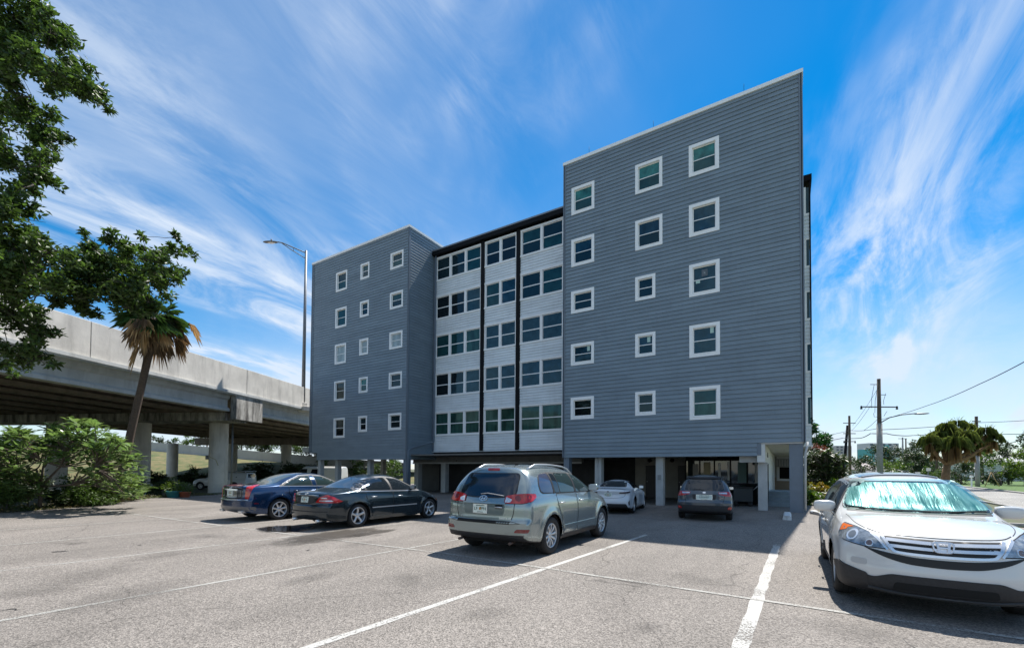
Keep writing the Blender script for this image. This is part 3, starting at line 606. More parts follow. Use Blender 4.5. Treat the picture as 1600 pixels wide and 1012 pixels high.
# fixtures under the wings
for x, y in ((-8.8, 23.6), (-6.0, 25.6), (-3.4, 24.0), (-6.9, 27.8)):
    f = LMB().box((x-.6, y-.09, 2.74), (x+.6, y+.09, 2.81)).build('ceiling_light', M_TRIM)
for y in (23.2, 26.2): LMB().tube([(XB+.1, y, 2.74), (-5.2, y, 2.74), (-5.2, y+.4, 2.70)], .035, 8).build('pipe', M_COLW)
LMB().tube([(-8.60, YF+.40, 0), (-8.60, YF+.40, 2.4)], .025, 6).build('conduit', M_COLW); LMB().box((-5.50, YF+.37, 1.25), (-5.34, YF+.42, 1.50)).build('outlet_box', mat('outlet_grey', (.25, .26, .26), .6))
for x in (-22.5, -27.2): LMB().tube([(x, YF+.9, 2.60), (x, 36, 2.60)], .04, 8).build('pipe', M_CEIL)
LMB().tube([(XD+.25, YF-.03, ZS), (XD+.25, YF-.03, ZT-.2)], .03, 6).build('conduit', M_TRIMB)
# ------------------------------------------------------------------ cars
def curve(pts):
    xs = np.array([p[0] for p in pts], float); ys = np.array([p[1] for p in pts], float)
    h = np.diff(xs); d = np.diff(ys)/h; m = np.zeros(len(xs)); m[0] = d[0]; m[-1] = d[-1]
    for i in range(1, len(xs)-1):
        if d[i-1]*d[i] > 0:
            w1 = 2*h[i]+h[i-1]; w2 = h[i]+2*h[i-1]; m[i] = (w1+w2)/(w1/d[i-1]+w2/d[i])
    def f(x):
        x = np.clip(np.asarray(x, float), xs[0], xs[-1]); i = np.clip(np.searchsorted(xs, x, side='right')-1, 0, len(xs)-2); t = (x-xs[i])/h[i]
        return (1+2*t)*(1-t)**2*ys[i]+t*(1-t)**2*h[i]*m[i]+t*t*(3-2*t)*ys[i+1]+t*t*(t-1)*h[i]*m[i+1]
    return f
def paint(name, col, metal=.5, rough=.32):
    mt = mat(name, col, rough, metal=metal, spec=.5, coat=1.0); return mt
M_TYRE = mat('tyre_rubber', (.018, .018, .018), .8, noise=.3, nscale=20)
M_PLAS = mat('black_plastic', (.022, .022, .024), .6, noise=.2, nscale=30)
M_WELL = mat('wheel_well', (.008, .008, .008), .9)
M_CHROME = mat('chrome', (.82, .82, .82), .2, metal=.72)
M_ALLOY = mat('silver_alloy', (.60, .61, .62), .3, metal=.75)
M_TGLASS = mat('tinted_car_glass', (.010, .014, .018), .03, spec=.7)
M_SGLASS = mat('green_car_glass', (.020, .035, .034), .03, spec=.7)
M_RED = mat('red_lens', (.42, .012, .012), .12, coat=1, noise=.35, nscale=14)
M_DRED = mat('dark_red_lens', (.16, .006, .01), .15, coat=1)
M_CLEAR = mat('clear_lens', (.62, .63, .64), .08, coat=1, noise=.3, nscale=25, metal=.4)
M_AMBER = mat('amber_lens', (.75, .16, .02), .15, coat=1)
M_PLATE = mat('plate_white', (.68, .74, .66), .5, noise=.1, nscale=20)
M_PTXT = mat('plate_ink', (.03, .08, .05), .6)
M_PGRN = mat('plate_orange', (.45, .20, .03), .6)
def rp(pts, r, n=5):
    out = []; m_ = len(pts); rr = r if hasattr(r, '__len__') else [r]*m_
    for i in range(m_):
        p = Vector(pts[i]); a = Vector(pts[i-1])-p; b = Vector(pts[(i+1) % m_])-p; q = min(rr[i], a.length*.48, b.length*.48)
        if q < 1e-4: out.append(tuple(p)); continue
        A = p+a.normalized()*q; B = p+b.normalized()*q
        for k in range(n+1):
            t = k/n; c = A*(1-t)**2+p*2*t*(1-t)+B*t*t; out.append((c.x, c.y))
    return out
def band(path, w):
    P = [Vector(p) for p in path]; L_, R_ = [], []
    for i, c in enumerate(P):
        d = (P[min(i+1, len(P)-1)]-P[max(i-1, 0)]).normalized(); s = Vector((-d.y, d.x))*w/2; L_.append(tuple(c+s)); R_.append(tuple(c-s))
    return L_+R_[::-1]
def smooth_path(pts, n=6):
    P = [Vector(p) for p in pts]; out = []
    for i in range(len(P)-1):
        p0 = P[max(i-1, 0)]; p1 = P[i]; p2 = P[i+1]; p3 = P[min(i+2, len(P)-1)]
        for k in range(n):
            t = k/n; out.append(tuple(.5*((2*p1)+(p2-p0)*t+(2*p0-5*p1+4*p2-p3)*t*t+(3*p1-p0-3*p2+p3)*t**3)))
    out.append(tuple(P[-1])); return out
class Car:
    def __init__(s, kind, label, cat, S, paintm, loc, rz, group=None, lowm=None):
        s.S = S; s.L = S['L']; s.W = S['W']/2; s.paint = paintm
        s.root = thing(kind, label, cat, (0, 0, 0), 0, group)
        s.body(lowm or M_PLAS); s.loc = loc; s.rz = rz
    def place(s):
        s.root.location = s.loc; s.root.rotation_euler = (0, 0, s.rz); k = s.S.get('scale', 1); s.root.scale = (k, k, s.S.get('zscale', k))
    def body(s, lowm):
        S, L, W = s.S, s.L, s.W
        top, belt, low, half, nn = [curve(S[k]) for k in ('top', 'belt', 'low', 'half', 'n')]; rear = curve(S['rear']); front = curve(S['front']); sidef = curve(S.get('side', [(0, .93), (.12, .975), (.3, .99), (.55, 1.0), (.8, .992), (.93, .965), (1, .935)]))
        ends = [0, .004, .012, .028, .05, .08]; xs = ends+list(np.linspace(.115, L-.115, int(L/.032)))+[L-e for e in reversed(ends)]
        xs = np.array(xs); ni = len(xs)
        vb = [0, .35, .62, .86]; vsd = [.0, .03, .07, .12, .17, .22, .27, .32, .37, .42, .47, .52, .57, .62, .67, .72, .77, .82, .86, .90, .94, .97, 1.0]; nu = 20
        M_ = len(vb)+len(vsd)+nu; G = np.zeros((ni, M_, 3)); rw_ = S['wheels']; R = S['R']; Ra = R+S.get('archgap', .055); zc = R
        for i, x in enumerate(xs):
            zl, zb, zt, hw, n = float(low(x)), float(belt(x)), float(top(x)), float(half(x))*W, float(nn(x)); zb = min(zb, zt-.015); Y = []; Z = []
            for f in vb: Y.append(hw*sidef(0)*f); Z.append(zl)
            for v in vsd: Y.append(hw*float(sidef(v))); Z.append(zl+(zb-zl)*v)
            wb = Y[-1]; hg = zt-zb
            for k in range(1, nu+1):
                th = math.pi/2*k/nu; c = math.cos(th) if k < nu else 0; a = c**(2/n); b = math.sin(th)**(2/n)
                Y.append(wb*a*(1-S['tum']*b*hg)); Z.append(zb+hg*b)
            G[i, :, 0] = x; G[i, :, 1] = Y; G[i, :, 2] = Z
            e = min(x, L-x)
            ins = .055*max(0, 1-math.sqrt(max(0, 1-(1-min(e, .08)/.08)**2))) if e < .08 else 0
            if ins:
                zm = (zl+zt)/2; G[i, :, 1] *= (1-ins/hw); G[i, :, 2] = zm+(G[i, :, 2]-zm)*(1-ins/((zt-zl)/2))
        s.front = front; s.rear = rear
        def warp(G):
            x, y, z = G[..., 0].copy(), G[..., 1], G[..., 2]; q = np.abs(y)/W
            wr = np.clip(1-x/(.34*L), 0, 1)**2; wf = np.clip(1-(L-x)/(.34*L), 0, 1)**2
            G[..., 0] = x+wr*(rear(z)+S['bowR']*q**S.get('bp', 3.2))-wf*(front(z)+S['bowF']*q**S.get('bpf', 2.6))
        caps = []
        for i in (0, ni-1):
            K = 12; C = np.zeros((M_, 2*K+1, 3))
            for k in range(2*K+1):
                C[:, k, 0] = xs[i]; C[:, k, 1] = G[i, :, 1]*(k-K)/K; C[:, k, 2] = G[i, :, 2]
            warp(C); caps.append(C)
        warp(G)
        # wheel arches
        for xw in rw_:
            dx = G[:, :, 0]-xw; dz = G[:, :, 2]-zc; r = np.hypot(dx, dz); sidem = (G[:, :, 1] > .70*W)
            fl = S.get('flare', .022)*np.exp(-((r-Ra-.03)/.075)**2)*(G[:, :, 2] > .22)*sidem; G[:, :, 1] += fl
            near = sidem & (np.abs(r-Ra) < .030)
            f = np.where(near, Ra/np.maximum(r, 1e-6), 1); G[:, :, 0] = np.where(near, xw+dx*f, G[:, :, 0]); G[:, :, 2] = np.where(near, zc+dz*f, G[:, :, 2])
        def kill(i, j):
            c = G[[i, i+1, i+1, i], [j, j, j+1, j+1]]
            if min(c[:, 1]) < .55*W: return False
            cx, cz = c[:, 0].mean(), c[:, 2].mean()
            return any(math.hypot(cx-xw, cz-zc) < Ra-.004 for xw in rw_)
        mb = MB(); base = G.reshape(-1, 3); vcut = S.get('vcut', 2); jc = len(vb)+vcut
        for sg in (1, -1):
            vs = base.copy(); vs[:, 1] *= sg; F = []; MI = []
            for i in range(ni-1):
                for j in range(M_-1):
                    if kill(i, j): continue
                    a, b, c, d = i*M_+j, (i+1)*M_+j, (i+1)*M_+j+1, i*M_+j+1
                    F.append((a, b, c, d) if sg < 0 else (a, d, c, b)); MI.append(1 if j < jc else 0)
            b0_ = len(mb.v); mb.v.extend(map(tuple, vs)); mb.f.extend([tuple(q+b0_ for q in f) for f in F]); mb.mi += MI; mb.sm += [True]*len(F)
        for ci, C in enumerate(caps):
            k2 = C.shape[1]; F = []; MI = []
            for j in range(M_-1):
                for k in range(k2-1):
                    a, b, c, d = j*k2+k, j*k2+k+1, (j+1)*k2+k+1, (j+1)*k2+k
                    F.append((a, b, c, d) if ci == 1 else (a, d, c, b)); MI.append(1 if j < jc+S.get('capcut', 0) else 0)
            b0_ = len(mb.v); mb.v.extend(map(tuple, C.reshape(-1, 3))); mb.f.extend([tuple(q+b0_ for q in f) for f in F]); mb.mi += MI; mb.sm += [True]*len(F)
        # merge seams
        bm = bmesh.new(); tmp = bpy.data.meshes.new('t'); tmp.from_pydata(mb.v, [], mb.f); tmp.polygons.foreach_set('material_index', mb.mi); bm.from_mesh(tmp); bpy.data.meshes.remove(tmp)
        bmesh.ops.remove_doubles(bm, verts=bm.verts, dist=.0004); bmesh.ops.dissolve_degenerate(bm, dist=.0002, edges=bm.edges)
        me = bpy.data.meshes.new('body'); bm.to_mesh(me); s.bvh = BVHTree.FromBMesh(bm); bm.free()
        me.materials.append(s.paint); me.materials.append(lowm); me.polygons.foreach_set('use_smooth', [True]*len(me.polygons)); me.set_sharp_from_angle(angle=rad(38))
        o = bpy.data.objects.new('body', me); COL.objects.link(o); o.parent = s.root; s.bodyo = o
        # liners and wheels
        for xw in rw_:
            for sg in (1, -1):
                b = MB(); n = 22; y0, y1 = W*.56, W*S.get('liner', .955)
                vs = []
                for k in range(n+1):
                    t = math.pi*(-.12+1.24*k/n); vs += [(xw+Ra*math.cos(t), sg*y0, zc+Ra*math.sin(t)), (xw+Ra*math.cos(t), sg*y1, zc+Ra*math.sin(t))]
                b.add(vs, [(2*k, 2*k+1, 2*k+3, 2*k+2) for k in range(n)]); b.add([vs[2*k] for k in range(n+1)], [tuple(range(n+1))]); b.build('wheel_arch', M_WELL, s.root)
    def wheel(s, x, side, R, w, rimr, style, mt=None, steer=0):
        """side +1 left, -1 right"""
        y = side*(s.W-w/2-.012 - s.S.get('wheel_in', 0)); T = Matrix.Translation((x, y, R)) @ Matrix.Rotation(steer, 4, 'Z') @ Matrix.Rotation(-side*math.pi/2, 4, 'X')
        h = w/2
        b = MB(); b.lathe([(rimr-.012, -h*.8), (rimr+.012, -h), (R*.86, -h), (R*.955, -h*.86), (R*.995, -h*.55), (R, 0), (R*.995, h*.55), (R*.955, h*.86), (R*.87, h), (rimr+.02, h*.97), (rimr, h*.82), (rimr-.012, h*.5)], 44, 0, T)
        # tread grooves as thin dark rings
        b.lathe([(R+.0015, -h*.28), (R+.0015, -h*.22)], 44, 1, T); b.lathe([(R+.0015, h*.22), (R+.0015, h*.28)], 44, 1, T)
        wo = b.build('wheel', [M_TYRE, M_WELL], s.root)
        b = MB(); mt = mt or M_ALLOY; n = style['n']; ri = rimr
        b.lathe([(ri+.004, h*.80), (ri-.010, h*.86), (ri-.022, h*.80), (ri-.026, h*.45), (ri-.04, h*.0)], 44, 0, T)
        b.lathe([(ri-.035, h*.05), (.02, h*.02)], 32, 1, T)
        b.lathe([(ri*.62, h*.06), (ri*.62, h*.16), (ri*.2, h*.16)], 28, 2, T)
        zc_ = h*style.get('z', .62)
        b.lathe([(.001, zc_+.012), (.03, zc_+.012), (.055, zc_+.004), (.075, zc_-.012), (.078, zc_-.05)], 24, 0, T)
        for k in range(n):
            t = 2*math.pi*(k+.25)/n
            for dt in style.get('pair', (0,)):
                a0 = t+dt*.35; a1 = t+dt; w0, w1 = style['w']
                for (r0, r1, aa, ab, wa, wb_, z0, z1) in ((.045, ri-.012, a0, a1, w0, w1, zc_, h*.72),):
                    vs = []
                    for rr_, an, ww, zz in ((r0, aa, wa, z0), ((r0+r1)/2, (aa+ab)/2, (wa+wb_)/2*style.get('mid', 1), (z0+z1)/2+.012), (r1, ab, wb_, z1)):
                        c = Vector((math.cos(an), math.sin(an), 0)); q = Vector((-c.y, c.x, 0))
                        vs += [T @ (c*rr_+q*ww/2+Vector((0, 0, zz-.006))), T @ (c*rr_+q*ww*.25+Vector((0, 0, zz))), T @ (c*rr_-q*ww*.25+Vector((0, 0, zz))), T @ (c*rr_-q*ww/2+Vector((0, 0, zz-.006))), T @ (c*rr_-q*ww/2+Vector((0, 0, zz-.035))), T @ (c*rr_+q*ww/2+Vector((0, 0, zz-.035)))]
                    fs = []
                    for g in (0, 6):
                        for e in range(6): fs.append((g+e, g+(e+1) % 6, g+6+(e+1) % 6, g+6+e))
                    b.add(vs, fs, 0)
        b.build('rim', [mt, M_WELL, M_PLAS], wo, sharp=35)
    def wheels(s, R, w, rimr, style, mt=None, steer=0):
        for i, x in enumerate(s.S['wheels']):
            for sd_ in (1, -1): s.wheel(x, sd_, R, w, rimr, style, mt, steer if i else 0)
    def ray(s, view, u, v):
        if 'zmap_all' in s.S and view != 'T': v = float(s.S['zmap_all'](v))
        if view == 'L': o_, d_ = (u, 3, v), (0, -1, 0)
        elif view == 'R': o_, d_ = (u, -3, v), (0, 1, 0)
        elif view == 'B': o_, d_ = (-3, u, v), (1, 0, 0)
        elif view == 'F': o_, d_ = (s.L+3, u, v), (-1, 0, 0)
        elif view == 'T': o_, d_ = (u, v, 5), (0, 0, -1)
        else:
            cx, cy, ph = view; e = Vector((math.cos(rad(ph)), math.sin(rad(ph)), 0)); r = Vector((-e.y, e.x, 0)); o_ = Vector((cx, cy, v))+e*4+r*u; d_ = -e
        o_ = Vector(o_); d_ = Vector(d_); h = s.bvh.ray_cast(o_, d_)
        if h[0] is None:
            t = 3.0 if isinstance(view, str) else 4.0; h = s.bvh.find_nearest(o_+d_*t); return h[0], (h[1] if h[1].dot(d_) < 0 else -h[1]), d_
        n = h[1]; n = n if n.dot(d_) < 0 else -n
        return h[0], n, d_
    def patch(s, name, poly, view, mt, off=.004, th=.012, step=.05, parent=None, label=None):
        if s.S.get('zmap') and (view == 'F' or not isinstance(view, str)): poly = [(a, s.S['zmap'](z)) for a, z in poly]
        area = sum(poly[i-1][0]*poly[i][1]-poly[i][0]*poly[i-1][1] for i in range(len(poly)))
        if area < 0: poly = poly[::-1]
        B = []
        for i in range(len(poly)):
            a, b = Vector(poly[i]), Vector(poly[(i+1) % len(poly)]); n = max(1, int((b-a).length/step))
            for k in range(n):
                q = a.lerp(b, k/n)
                if not B or (q-B[-1]).length > .0012: B.append(q)
        if (B[0]-B[-1]).length < .0012: B.pop()
        nb = len(B); xs = [p.x for p in B]; ys = [p.y for p in B]; pts = list(B)
        def inside(px, py):
            c = False
            for i in range(nb):
                x1, y1 = B[i]; x2, y2 = B[i-1]
                if (y1 > py) != (y2 > py) and px < (x2-x1)*(py-y1)/(y2-y1)+x1: c = not c
            return c
        gx = np.arange(min(xs)+step/2, max(xs), step); gy = np.arange(min(ys)+step/2, max(ys), step)
        if len(gx)*len(gy) < 6000:
            for x in gx:
                for y in gy:
                    if inside(x, y) and min((p.x-x)**2+(p.y-y)**2 for p in B) > (step*.45)**2: pts.append(Vector((x, y)))
        V, E_, F, *_ = geometry.delaunay_2d_cdt(pts, [(i, (i+1) % nb) for i in range(nb)], [], 1, 1e-5)
        if not F: return None
        P, Nn = [], []; d_ = None
        for v in V:
            h, n, d_ = s.ray(view, v.x, v.y); P.append(h); Nn.append(n)
        P = np.array([tuple(p) for p in P]); Nn = np.array([tuple(n) for n in Nn])
        # smooth the sampled normals over neighbours, so the panel reflects evenly
        acc = Nn.copy()
        for f in F:
            m_ = Nn[list(f)].sum(0)
            for i in f: acc[i] += m_
        acc /= np.linalg.norm(acc, axis=1)[:, None]+1e-9
        top = P+acc*off; bot = P-acc*th
        f0 = F[0]; nrm = np.cross(top[f0[1]]-top[f0[0]], top[f0[2]]-top[f0[0]]); flip = np.dot(nrm, acc[f0[0]]) < 0
        F = [tuple(reversed(f)) if np.dot(np.cross(top[f[1]]-top[f[0]], top[f[2]]-top[f[0]]), acc[f[0]]) < 0 else tuple(f) for f in F]
        mb = MB(); mb.add(top, F, 0, True)
        ec = {}
        for f in F:
            for a, b in zip(f, list(f[1:])+[f[0]]): ec[frozenset((a, b))] = ec.get(frozenset((a, b)), 0)+1
        vs = []; fs = []
        for f in F:
            for a, b in zip(f, list(f[1:])+[f[0]]):
                if ec[frozenset((a, b))] == 1:
                    k = len(vs); vs += [top[a], top[b], bot[b], bot[a]]; fs.append((k, k+1, k+2, k+3))
        mb.add(vs, fs, 0, False)
        o = mb.build(name, mt, parent or s.root)
        if label: o['label'] = label
        return o
    def both(s, name, poly, mt, **k):
        return s.patch(name, poly, 'L', mt, **k), s.patch(name, poly, 'R', mt, **k)
    def panel(s, name, poly, view, off=.006, gap=.011, r=.04, mt=None, seam=True):
        """a painted panel standing on a dark seam slightly larger than itself"""
        q = rp(poly, r); c = Vector((sum(p[0] for p in q)/len(q), sum(p[1] for p in q)/len(q)))
        g = []
        n = len(q)
        for i in range(n):
            a, p, b = Vector(q[i-1]), Vector(q[i]), Vector(q[(i+1) % n]); d = (b-a)
            if d.length < 1e-6: g.append(tuple(p)); continue
            d.normalize(); nn_ = Vector((d.y, -d.x)); nn_ = nn_ if nn_.dot(p-c) > 0 else -nn_; g.append(tuple(p+nn_*gap))
        if seam: s.patch('seam', g, view, M_WELL, off=.0015, th=.005)
        return s.patch(name, q, view, mt or s.paint, off=off, th=.004)
    def box(s, name, c, sz, mt, parent=None, bevel=.008, rot=None):
        b = MB(); M = Matrix.Translation(c) @ (rot or Matrix.Identity(4)); b.box((-sz[0]/2, -sz[1]/2, -sz[2]/2), (sz[0]/2, sz[1]/2, sz[2]/2), 0, M); return b.build(name, mt, parent or s.root, bevel)
    def mirror(s, x, z, out=.12, sz=(.10, .23, .15), mt=None, arm=None):
        for sg in (1, -1):
            b = MB(); h, n, d_ = s.ray('L' if sg > 0 else 'R', x, z-.02); y = h.y; zq = h.z+.02
            n1 = 10; prof = []
            M = Matrix.Translation((x-.02, y+sg*(out), zq+.03))
            b2 = MB(); vs = []; fs = []
            nu, nv = 18, 12
            for i in range(nv+1):
                th = -math.pi/2+math.pi*i/nv
                for k in range(nu):
                    ph = 2*math.pi*k/nu; f = lambda q, e: math.copysign(abs(q)**e, q)
                    vs.append(M @ Vector((sz[0]/2*f(math.cos(th), .6)*f(math.cos(ph), .7), sz[1]/2*f(math.cos(th), .6)*f(math.sin(ph), .6), sz[2]/2*f(math.sin(th), .6))))
            for i in range(nv):
                for k in range(nu): fs.append((i*nu+k, i*nu+(k+1) % nu, (i+1)*nu+(k+1) % nu, (i+1)*nu+k))
            b.add(vs, fs, 0, True); o = b.build('mirror', mt or s.paint, s.root)
            c = MB(); c.beam((x, y-sg*.02, zq-.02), (x-.01, y+sg*(out-.05), zq+.0), .05, .035); c.build('mirror_arm', M_PLAS, o)
            g = MB(); g.add([M @ Vector((-sz[0]/2-.002, sg*q*sz[1]*.42, r_*sz[2]*.40)) for q, r_ in ((-1, -1), (1, -1), (1, 1), (-1, 1))], [(0, 1, 2, 3)]); g.build('mirror_glass', M_CHROME, o)
    def handle(s, x, z, w=.19, mt=None):
        for sg, v in ((1, 'L'), (-1, 'R')):
            s.patch('handle_recess', rp([(x-w*.45, z-.03), (x+w*.45, z-.03), (x+w*.45, z+.03), (x-w*.45, z+.03)], .028), v, M_WELL if mt is None else s.paint, off=.0075, th=.002, step=.04)
            h, n, d_ = s.ray(v, x, z); b = MB(); P = [s.ray(v, x+q*w/2, z)[0]+Vector((0, sg*o_, 0)) for q, o_ in ((-1, .008), (-.8, .035), (0, .042), (.8, .035), (1, .008))]
            b.tube(P, .013, 8); b.build('handle', mt or s.paint, s.root)
    def plate(s, view, z, label=None, y=0, w=.305, h=.155, txt='', frame=True, tsz=.085, mid=True):
        sg = -1 if view == 'B' else 1
        h0, n, d_ = s.ray(view, y, z); n = Vector((sg*max(.35, abs(n.x)), 0, n.z)).normalized()
        up = Vector((0, 0, 1)); rt = up.cross(n).normalized(); up = n.cross(rt)
        M = Matrix(((rt.x, up.x, n.x, h0.x+n.x*.022), (rt.y, up.y, n.y, h0.y), (rt.z, up.z, n.z, h0.z+n.z*.022), (0, 0, 0, 1)))
        b = MB(); b.box((-w/2, -h/2, -.02), (w/2, h/2, 0), 0, M); o = b.build('license_plate', M_PLATE, s.root, .004)
        if txt:
            t = MB(); text_mb(t, txt, tsz, M @ Matrix.Translation((0, -.002, .002)), 0, .001); t.build('plate_text', M_PTXT, o)
            if mid: t = MB(); t.ell((0, .002, .001), (.022, .03, .003), 8, 0, M); t.build('plate_emblem', M_PGRN, o)
            t = MB(); t.box((-w*.32, h*.34, -.001), (w*.32, h*.42, .001), 0, M); t.box((-w*.22, -h*.42, -.001), (w*.22, -h*.36, .001), 0, M); t.build('plate_text', M_PTXT, o)
        if frame:
            q = MB(); e = .008
            for a, c in (((-w/2-e, h/2), (w/2+e, h/2+e)), ((-w/2-e, -h/2-e), (w/2+e, -h/2)), ((-w/2-e, -h/2), (-w/2, h/2)), ((w/2, -h/2), (w/2+e, h/2))): q.box((a[0], a[1], -.018), (c[0], c[1], .004), 0, M)
            q.build('plate_frame', M_CHROME, o)
        return o
    def frameM(s, view, u, z, off=.01):
        z = s.S['zmap'](z) if s.S.get('zmap') else z
        h0, n, d_ = s.ray(view, u, z); up = Vector((0, 0, 1)); n = Vector(n); rt = up.cross(n).normalized(); up = n.cross(rt); c = h0+n*off
        return Matrix(((rt.x, up.x, n.x, c.x), (rt.y, up.y, n.y, c.y), (rt.z, up.z, n.z, c.z), (0, 0, 0, 1)))
# ---- grey-green SUV seen from behind
def suv():
    S = dict(zmap_all=curve([(0, 0), (.5, .49), (.68, .66), (.80, .84), (.92, 1.0), (1.03, 1.115), (1.12, 1.195), (1.3, 1.335), (1.5, 1.505), (1.6, 1.6), (2, 2)]), scale=1.05, L=4.675, W=1.98, R=.36, wheels=(.98, 3.66), tum=.27, bowR=.17, bowF=.42, flare=.025, vcut=1, capcut=1,
        top=[(0, 1.60), (.12, 1.66), (.5, 1.705), (1.3, 1.73), (2.1, 1.705), (2.6, 1.60), (3.2, 1.28), (3.5, 1.13), (3.7, 1.08), (4.2, 1.0), (4.5, .9), (4.675, .80)],
        belt=[(0, 1.12), (.8, 1.15), (2.2, 1.12), (3.3, 1.07), (3.9, .97), (4.4, .84), (4.675, .66)],
        low=[(0, .34), (.3, .29), (.8, .25), (1.5, .24), (3.3, .24), (4.2, .24), (4.675, .30)],
        half=[(0, .955), (.35, .985), (1, 1), (3.6, 1), (4.2, .975), (4.675, .90)],
        n=[(0, 3.4), (1.5, 3.6), (2.6, 3.2), (3.3, 2.6), (4.675, 2.5)],
        rear=[(.24, .10), (.36, .03), (.48, 0), (.66, .0), (.70, .045), (.95, .06), (1.08, .10), (1.3, .22), (1.55, .37), (1.62, .38), (1.75, .34)], front=[(.25, .05), (.5, 0), (.7, .03), (.9, .15), (1.1, .2)])
    P = paint('grey_green_car_paint', (.27, .32, .32), .65, .2)
    c = Car('suv', 'silvery grey-green SUV with roof rails parked nearest the middle of the lot', 'SUV', S, P, (-5.10, 7.03, 0), rad(90))
    c.wheels(.36, .235, .235, dict(n=10, w=(.035, .05), z=.55), mat('hubcap_silver', (.55, .56, .57), .35, metal=.6))
    # rear glass, wiper, spoiler lamp
    c.patch('rear_glass_surround', rp([(-.66, 1.05), (-.30, 1.005), (.30, 1.005), (.66, 1.05), (.60, 1.555), (-.60, 1.555)], [.12, .1, .1, .12, .09, .09]), 'B', M_PLAS, off=.003)
    c.patch('rear_window', rp([(-.64, 1.07), (-.30, 1.025), (.30, 1.025), (.64, 1.07), (.585, 1.54), (-.585, 1.54)], [.11, .1, .1, .11, .08, .08]), 'B', mat('blue_black_rear_glass', (.010, .016, .028), .04, spec=.8), off=.006)
    c.patch('brake_lamp', rp([(-.13, 1.60), (.13, 1.60), (.13, 1.64), (-.13, 1.64)], .012), 'B', M_RED, off=.018, th=.02)
    b = MB(); p = [c.ray('B', y, z)[0]+Vector((-.025, 0, 0)) for y, z in ((.10, 1.08), (-.05, 1.10), (-.30, 1.07), (-.42, 1.055))]; b.tube(p, .009, 6); b.build('wiper', mat('wiper_grey', (.4, .4, .4), .4), c.root)
    # tailgate panel and seams
    c.patch('seam', band(smooth_path([(-.60, .72), (-.64, .80), (-.655, .93), (-.70, 1.02)]), .012), 'B', M_WELL, off=.003)
    c.patch('seam', band(smooth_path([(.60, .72), (.64, .80), (.655, .93), (.70, 1.02)]), .012), 'B', M_WELL, off=.003)
    c.patch('bumper_gap', rp([(-.80, .675), (-.60, .655), (.60, .655), (.80, .675), (.62, .70), (-.62, .70)], .02), 'B', M_WELL, off=.004)
    c.patch('plate_recess', rp([(-.44, .76), (.44, .76), (.47, .905), (-.47, .905)], .05), 'B', mat('grey_green_recess', (.10, .135, .13), .4, coat=.6), off=.003)
    c.patch('tailgate_trim', rp([(-.47, .905), (.47, .905), (.48, .93), (-.48, .93)], .01), 'B', c.paint, off=.03, th=.01)
    c.patch('handle_recess', rp([(-.42, .845), (-.26, .845), (-.26, .90), (-.42, .90)], .02), 'B', M_WELL, off=.005)
    b = MB(); b.tube([c.ray('B', y, .865)[0]+Vector((-.03, 0, 0)) for y in (-.43, -.36, -.27)], .014, 8); b.build('handle', M_ALLOY, c.root)
    c.plate('B', .835, txt='LF  PPH', y=.06)
    M = c.frameM('B', .02, .992, .006); b = MB()
    for k in range(20):
        t0, t1 = 2*math.pi*k/20, 2*math.pi*(k+1)/20; b.fbar(M, (.085*math.cos(t0), .05*math.sin(t0)), (.085*math.cos(t1), .05*math.sin(t1)), .012, 0, .014)
    b.fbar(M, (-.045, -.03), (-.02, .034), .014, 0, .012); b.fbar(M, (.02, -.034), (.045, .03), .014, 0, .012); b.fbar(M, (-.03, -.008), (.03, .008), .014, 0, .012)
    b.build('badge', M_CHROME, c.root)
    b = MB(); text_mb(b, 'SANTA FE', .055, c.frameM('B', -.48, .73, .004), 0, .002); b.build('lettering', M_CHROME, c.root)
    b = MB(); text_mb(b, 'GLS', .04, c.frameM('B', .52, .735, .004), 0, .002); b.build('lettering', M_CHROME, c.root)
    # tail lamps wrapping the corner
    for sg in (1, -1):
        v = (.2, sg*.80, 180-sg*42)
        k = -sg   # u is positive to the viewer's right
        q = [(-.335, .925), (-.05, .925), (.14, .96), (.245, 1.03), (.235, 1.095), (.05, 1.105), (-.15, 1.085), (-.30, 1.05)]
        q = [((k*a if sg < 0 else -a)*1.0, z) for a, z in q]; q = [(a if sg < 0 else a, z) for a, z in q]
        c.patch('lamp_surround', rp([(a*1.035, 1.01+(z-1.01)*1.08) for a, z in q], .03), v, M_WELL, off=.004, th=.01)
        l = c.patch('tail_lamp', rp(q, .03), v, M_RED, off=.014, th=.012)
        a = [(-.325, .935), (-.23, .94), (-.20, .99), (-.29, 1.03)]; c.patch('reverse_lamp', rp([((p if sg < 0 else -p), z) for p, z in a], .015), v, M_CLEAR, off=.018, th=.008, parent=l)
        for cx, cz, rr in ((-.10, 1.01, .052), (.09, 1.035, .045)):
            c.patch('lamp_element', [((cx if sg < 0 else -cx)+rr*math.cos(t*.6283), cz+rr*math.sin(t*.6283)) for t in range(10)], v, M_DRED, off=.0165, th=.002, parent=l)
        c.patch('reflector', rp([((p if sg < 0 else -p), z) for p, z in ((-.20, .50), (.05, .50), (.09, .575), (-.15, .575))], .035), v, M_DRED, off=.006)
        b = MB(); b.tube([(.30, sg*.55, .30), (.06, sg*.58, .285)], .026, 12); b.build('exhaust_tip', mat('dull_exhaust', (.12, .09, .08), .4, metal=.6), c.root)
    # black under-bumper
    c.patch('lower_bumper', rp([(-.78, .30), (.78, .30), (.72, .40), (.45, .425), (-.45, .425), (-.72, .40)], .05), 'B', M_PLAS, off=.004)
    c.box('underbody', (2.3, 0, .30), (3.9, 1.35, .16), M_WELL)
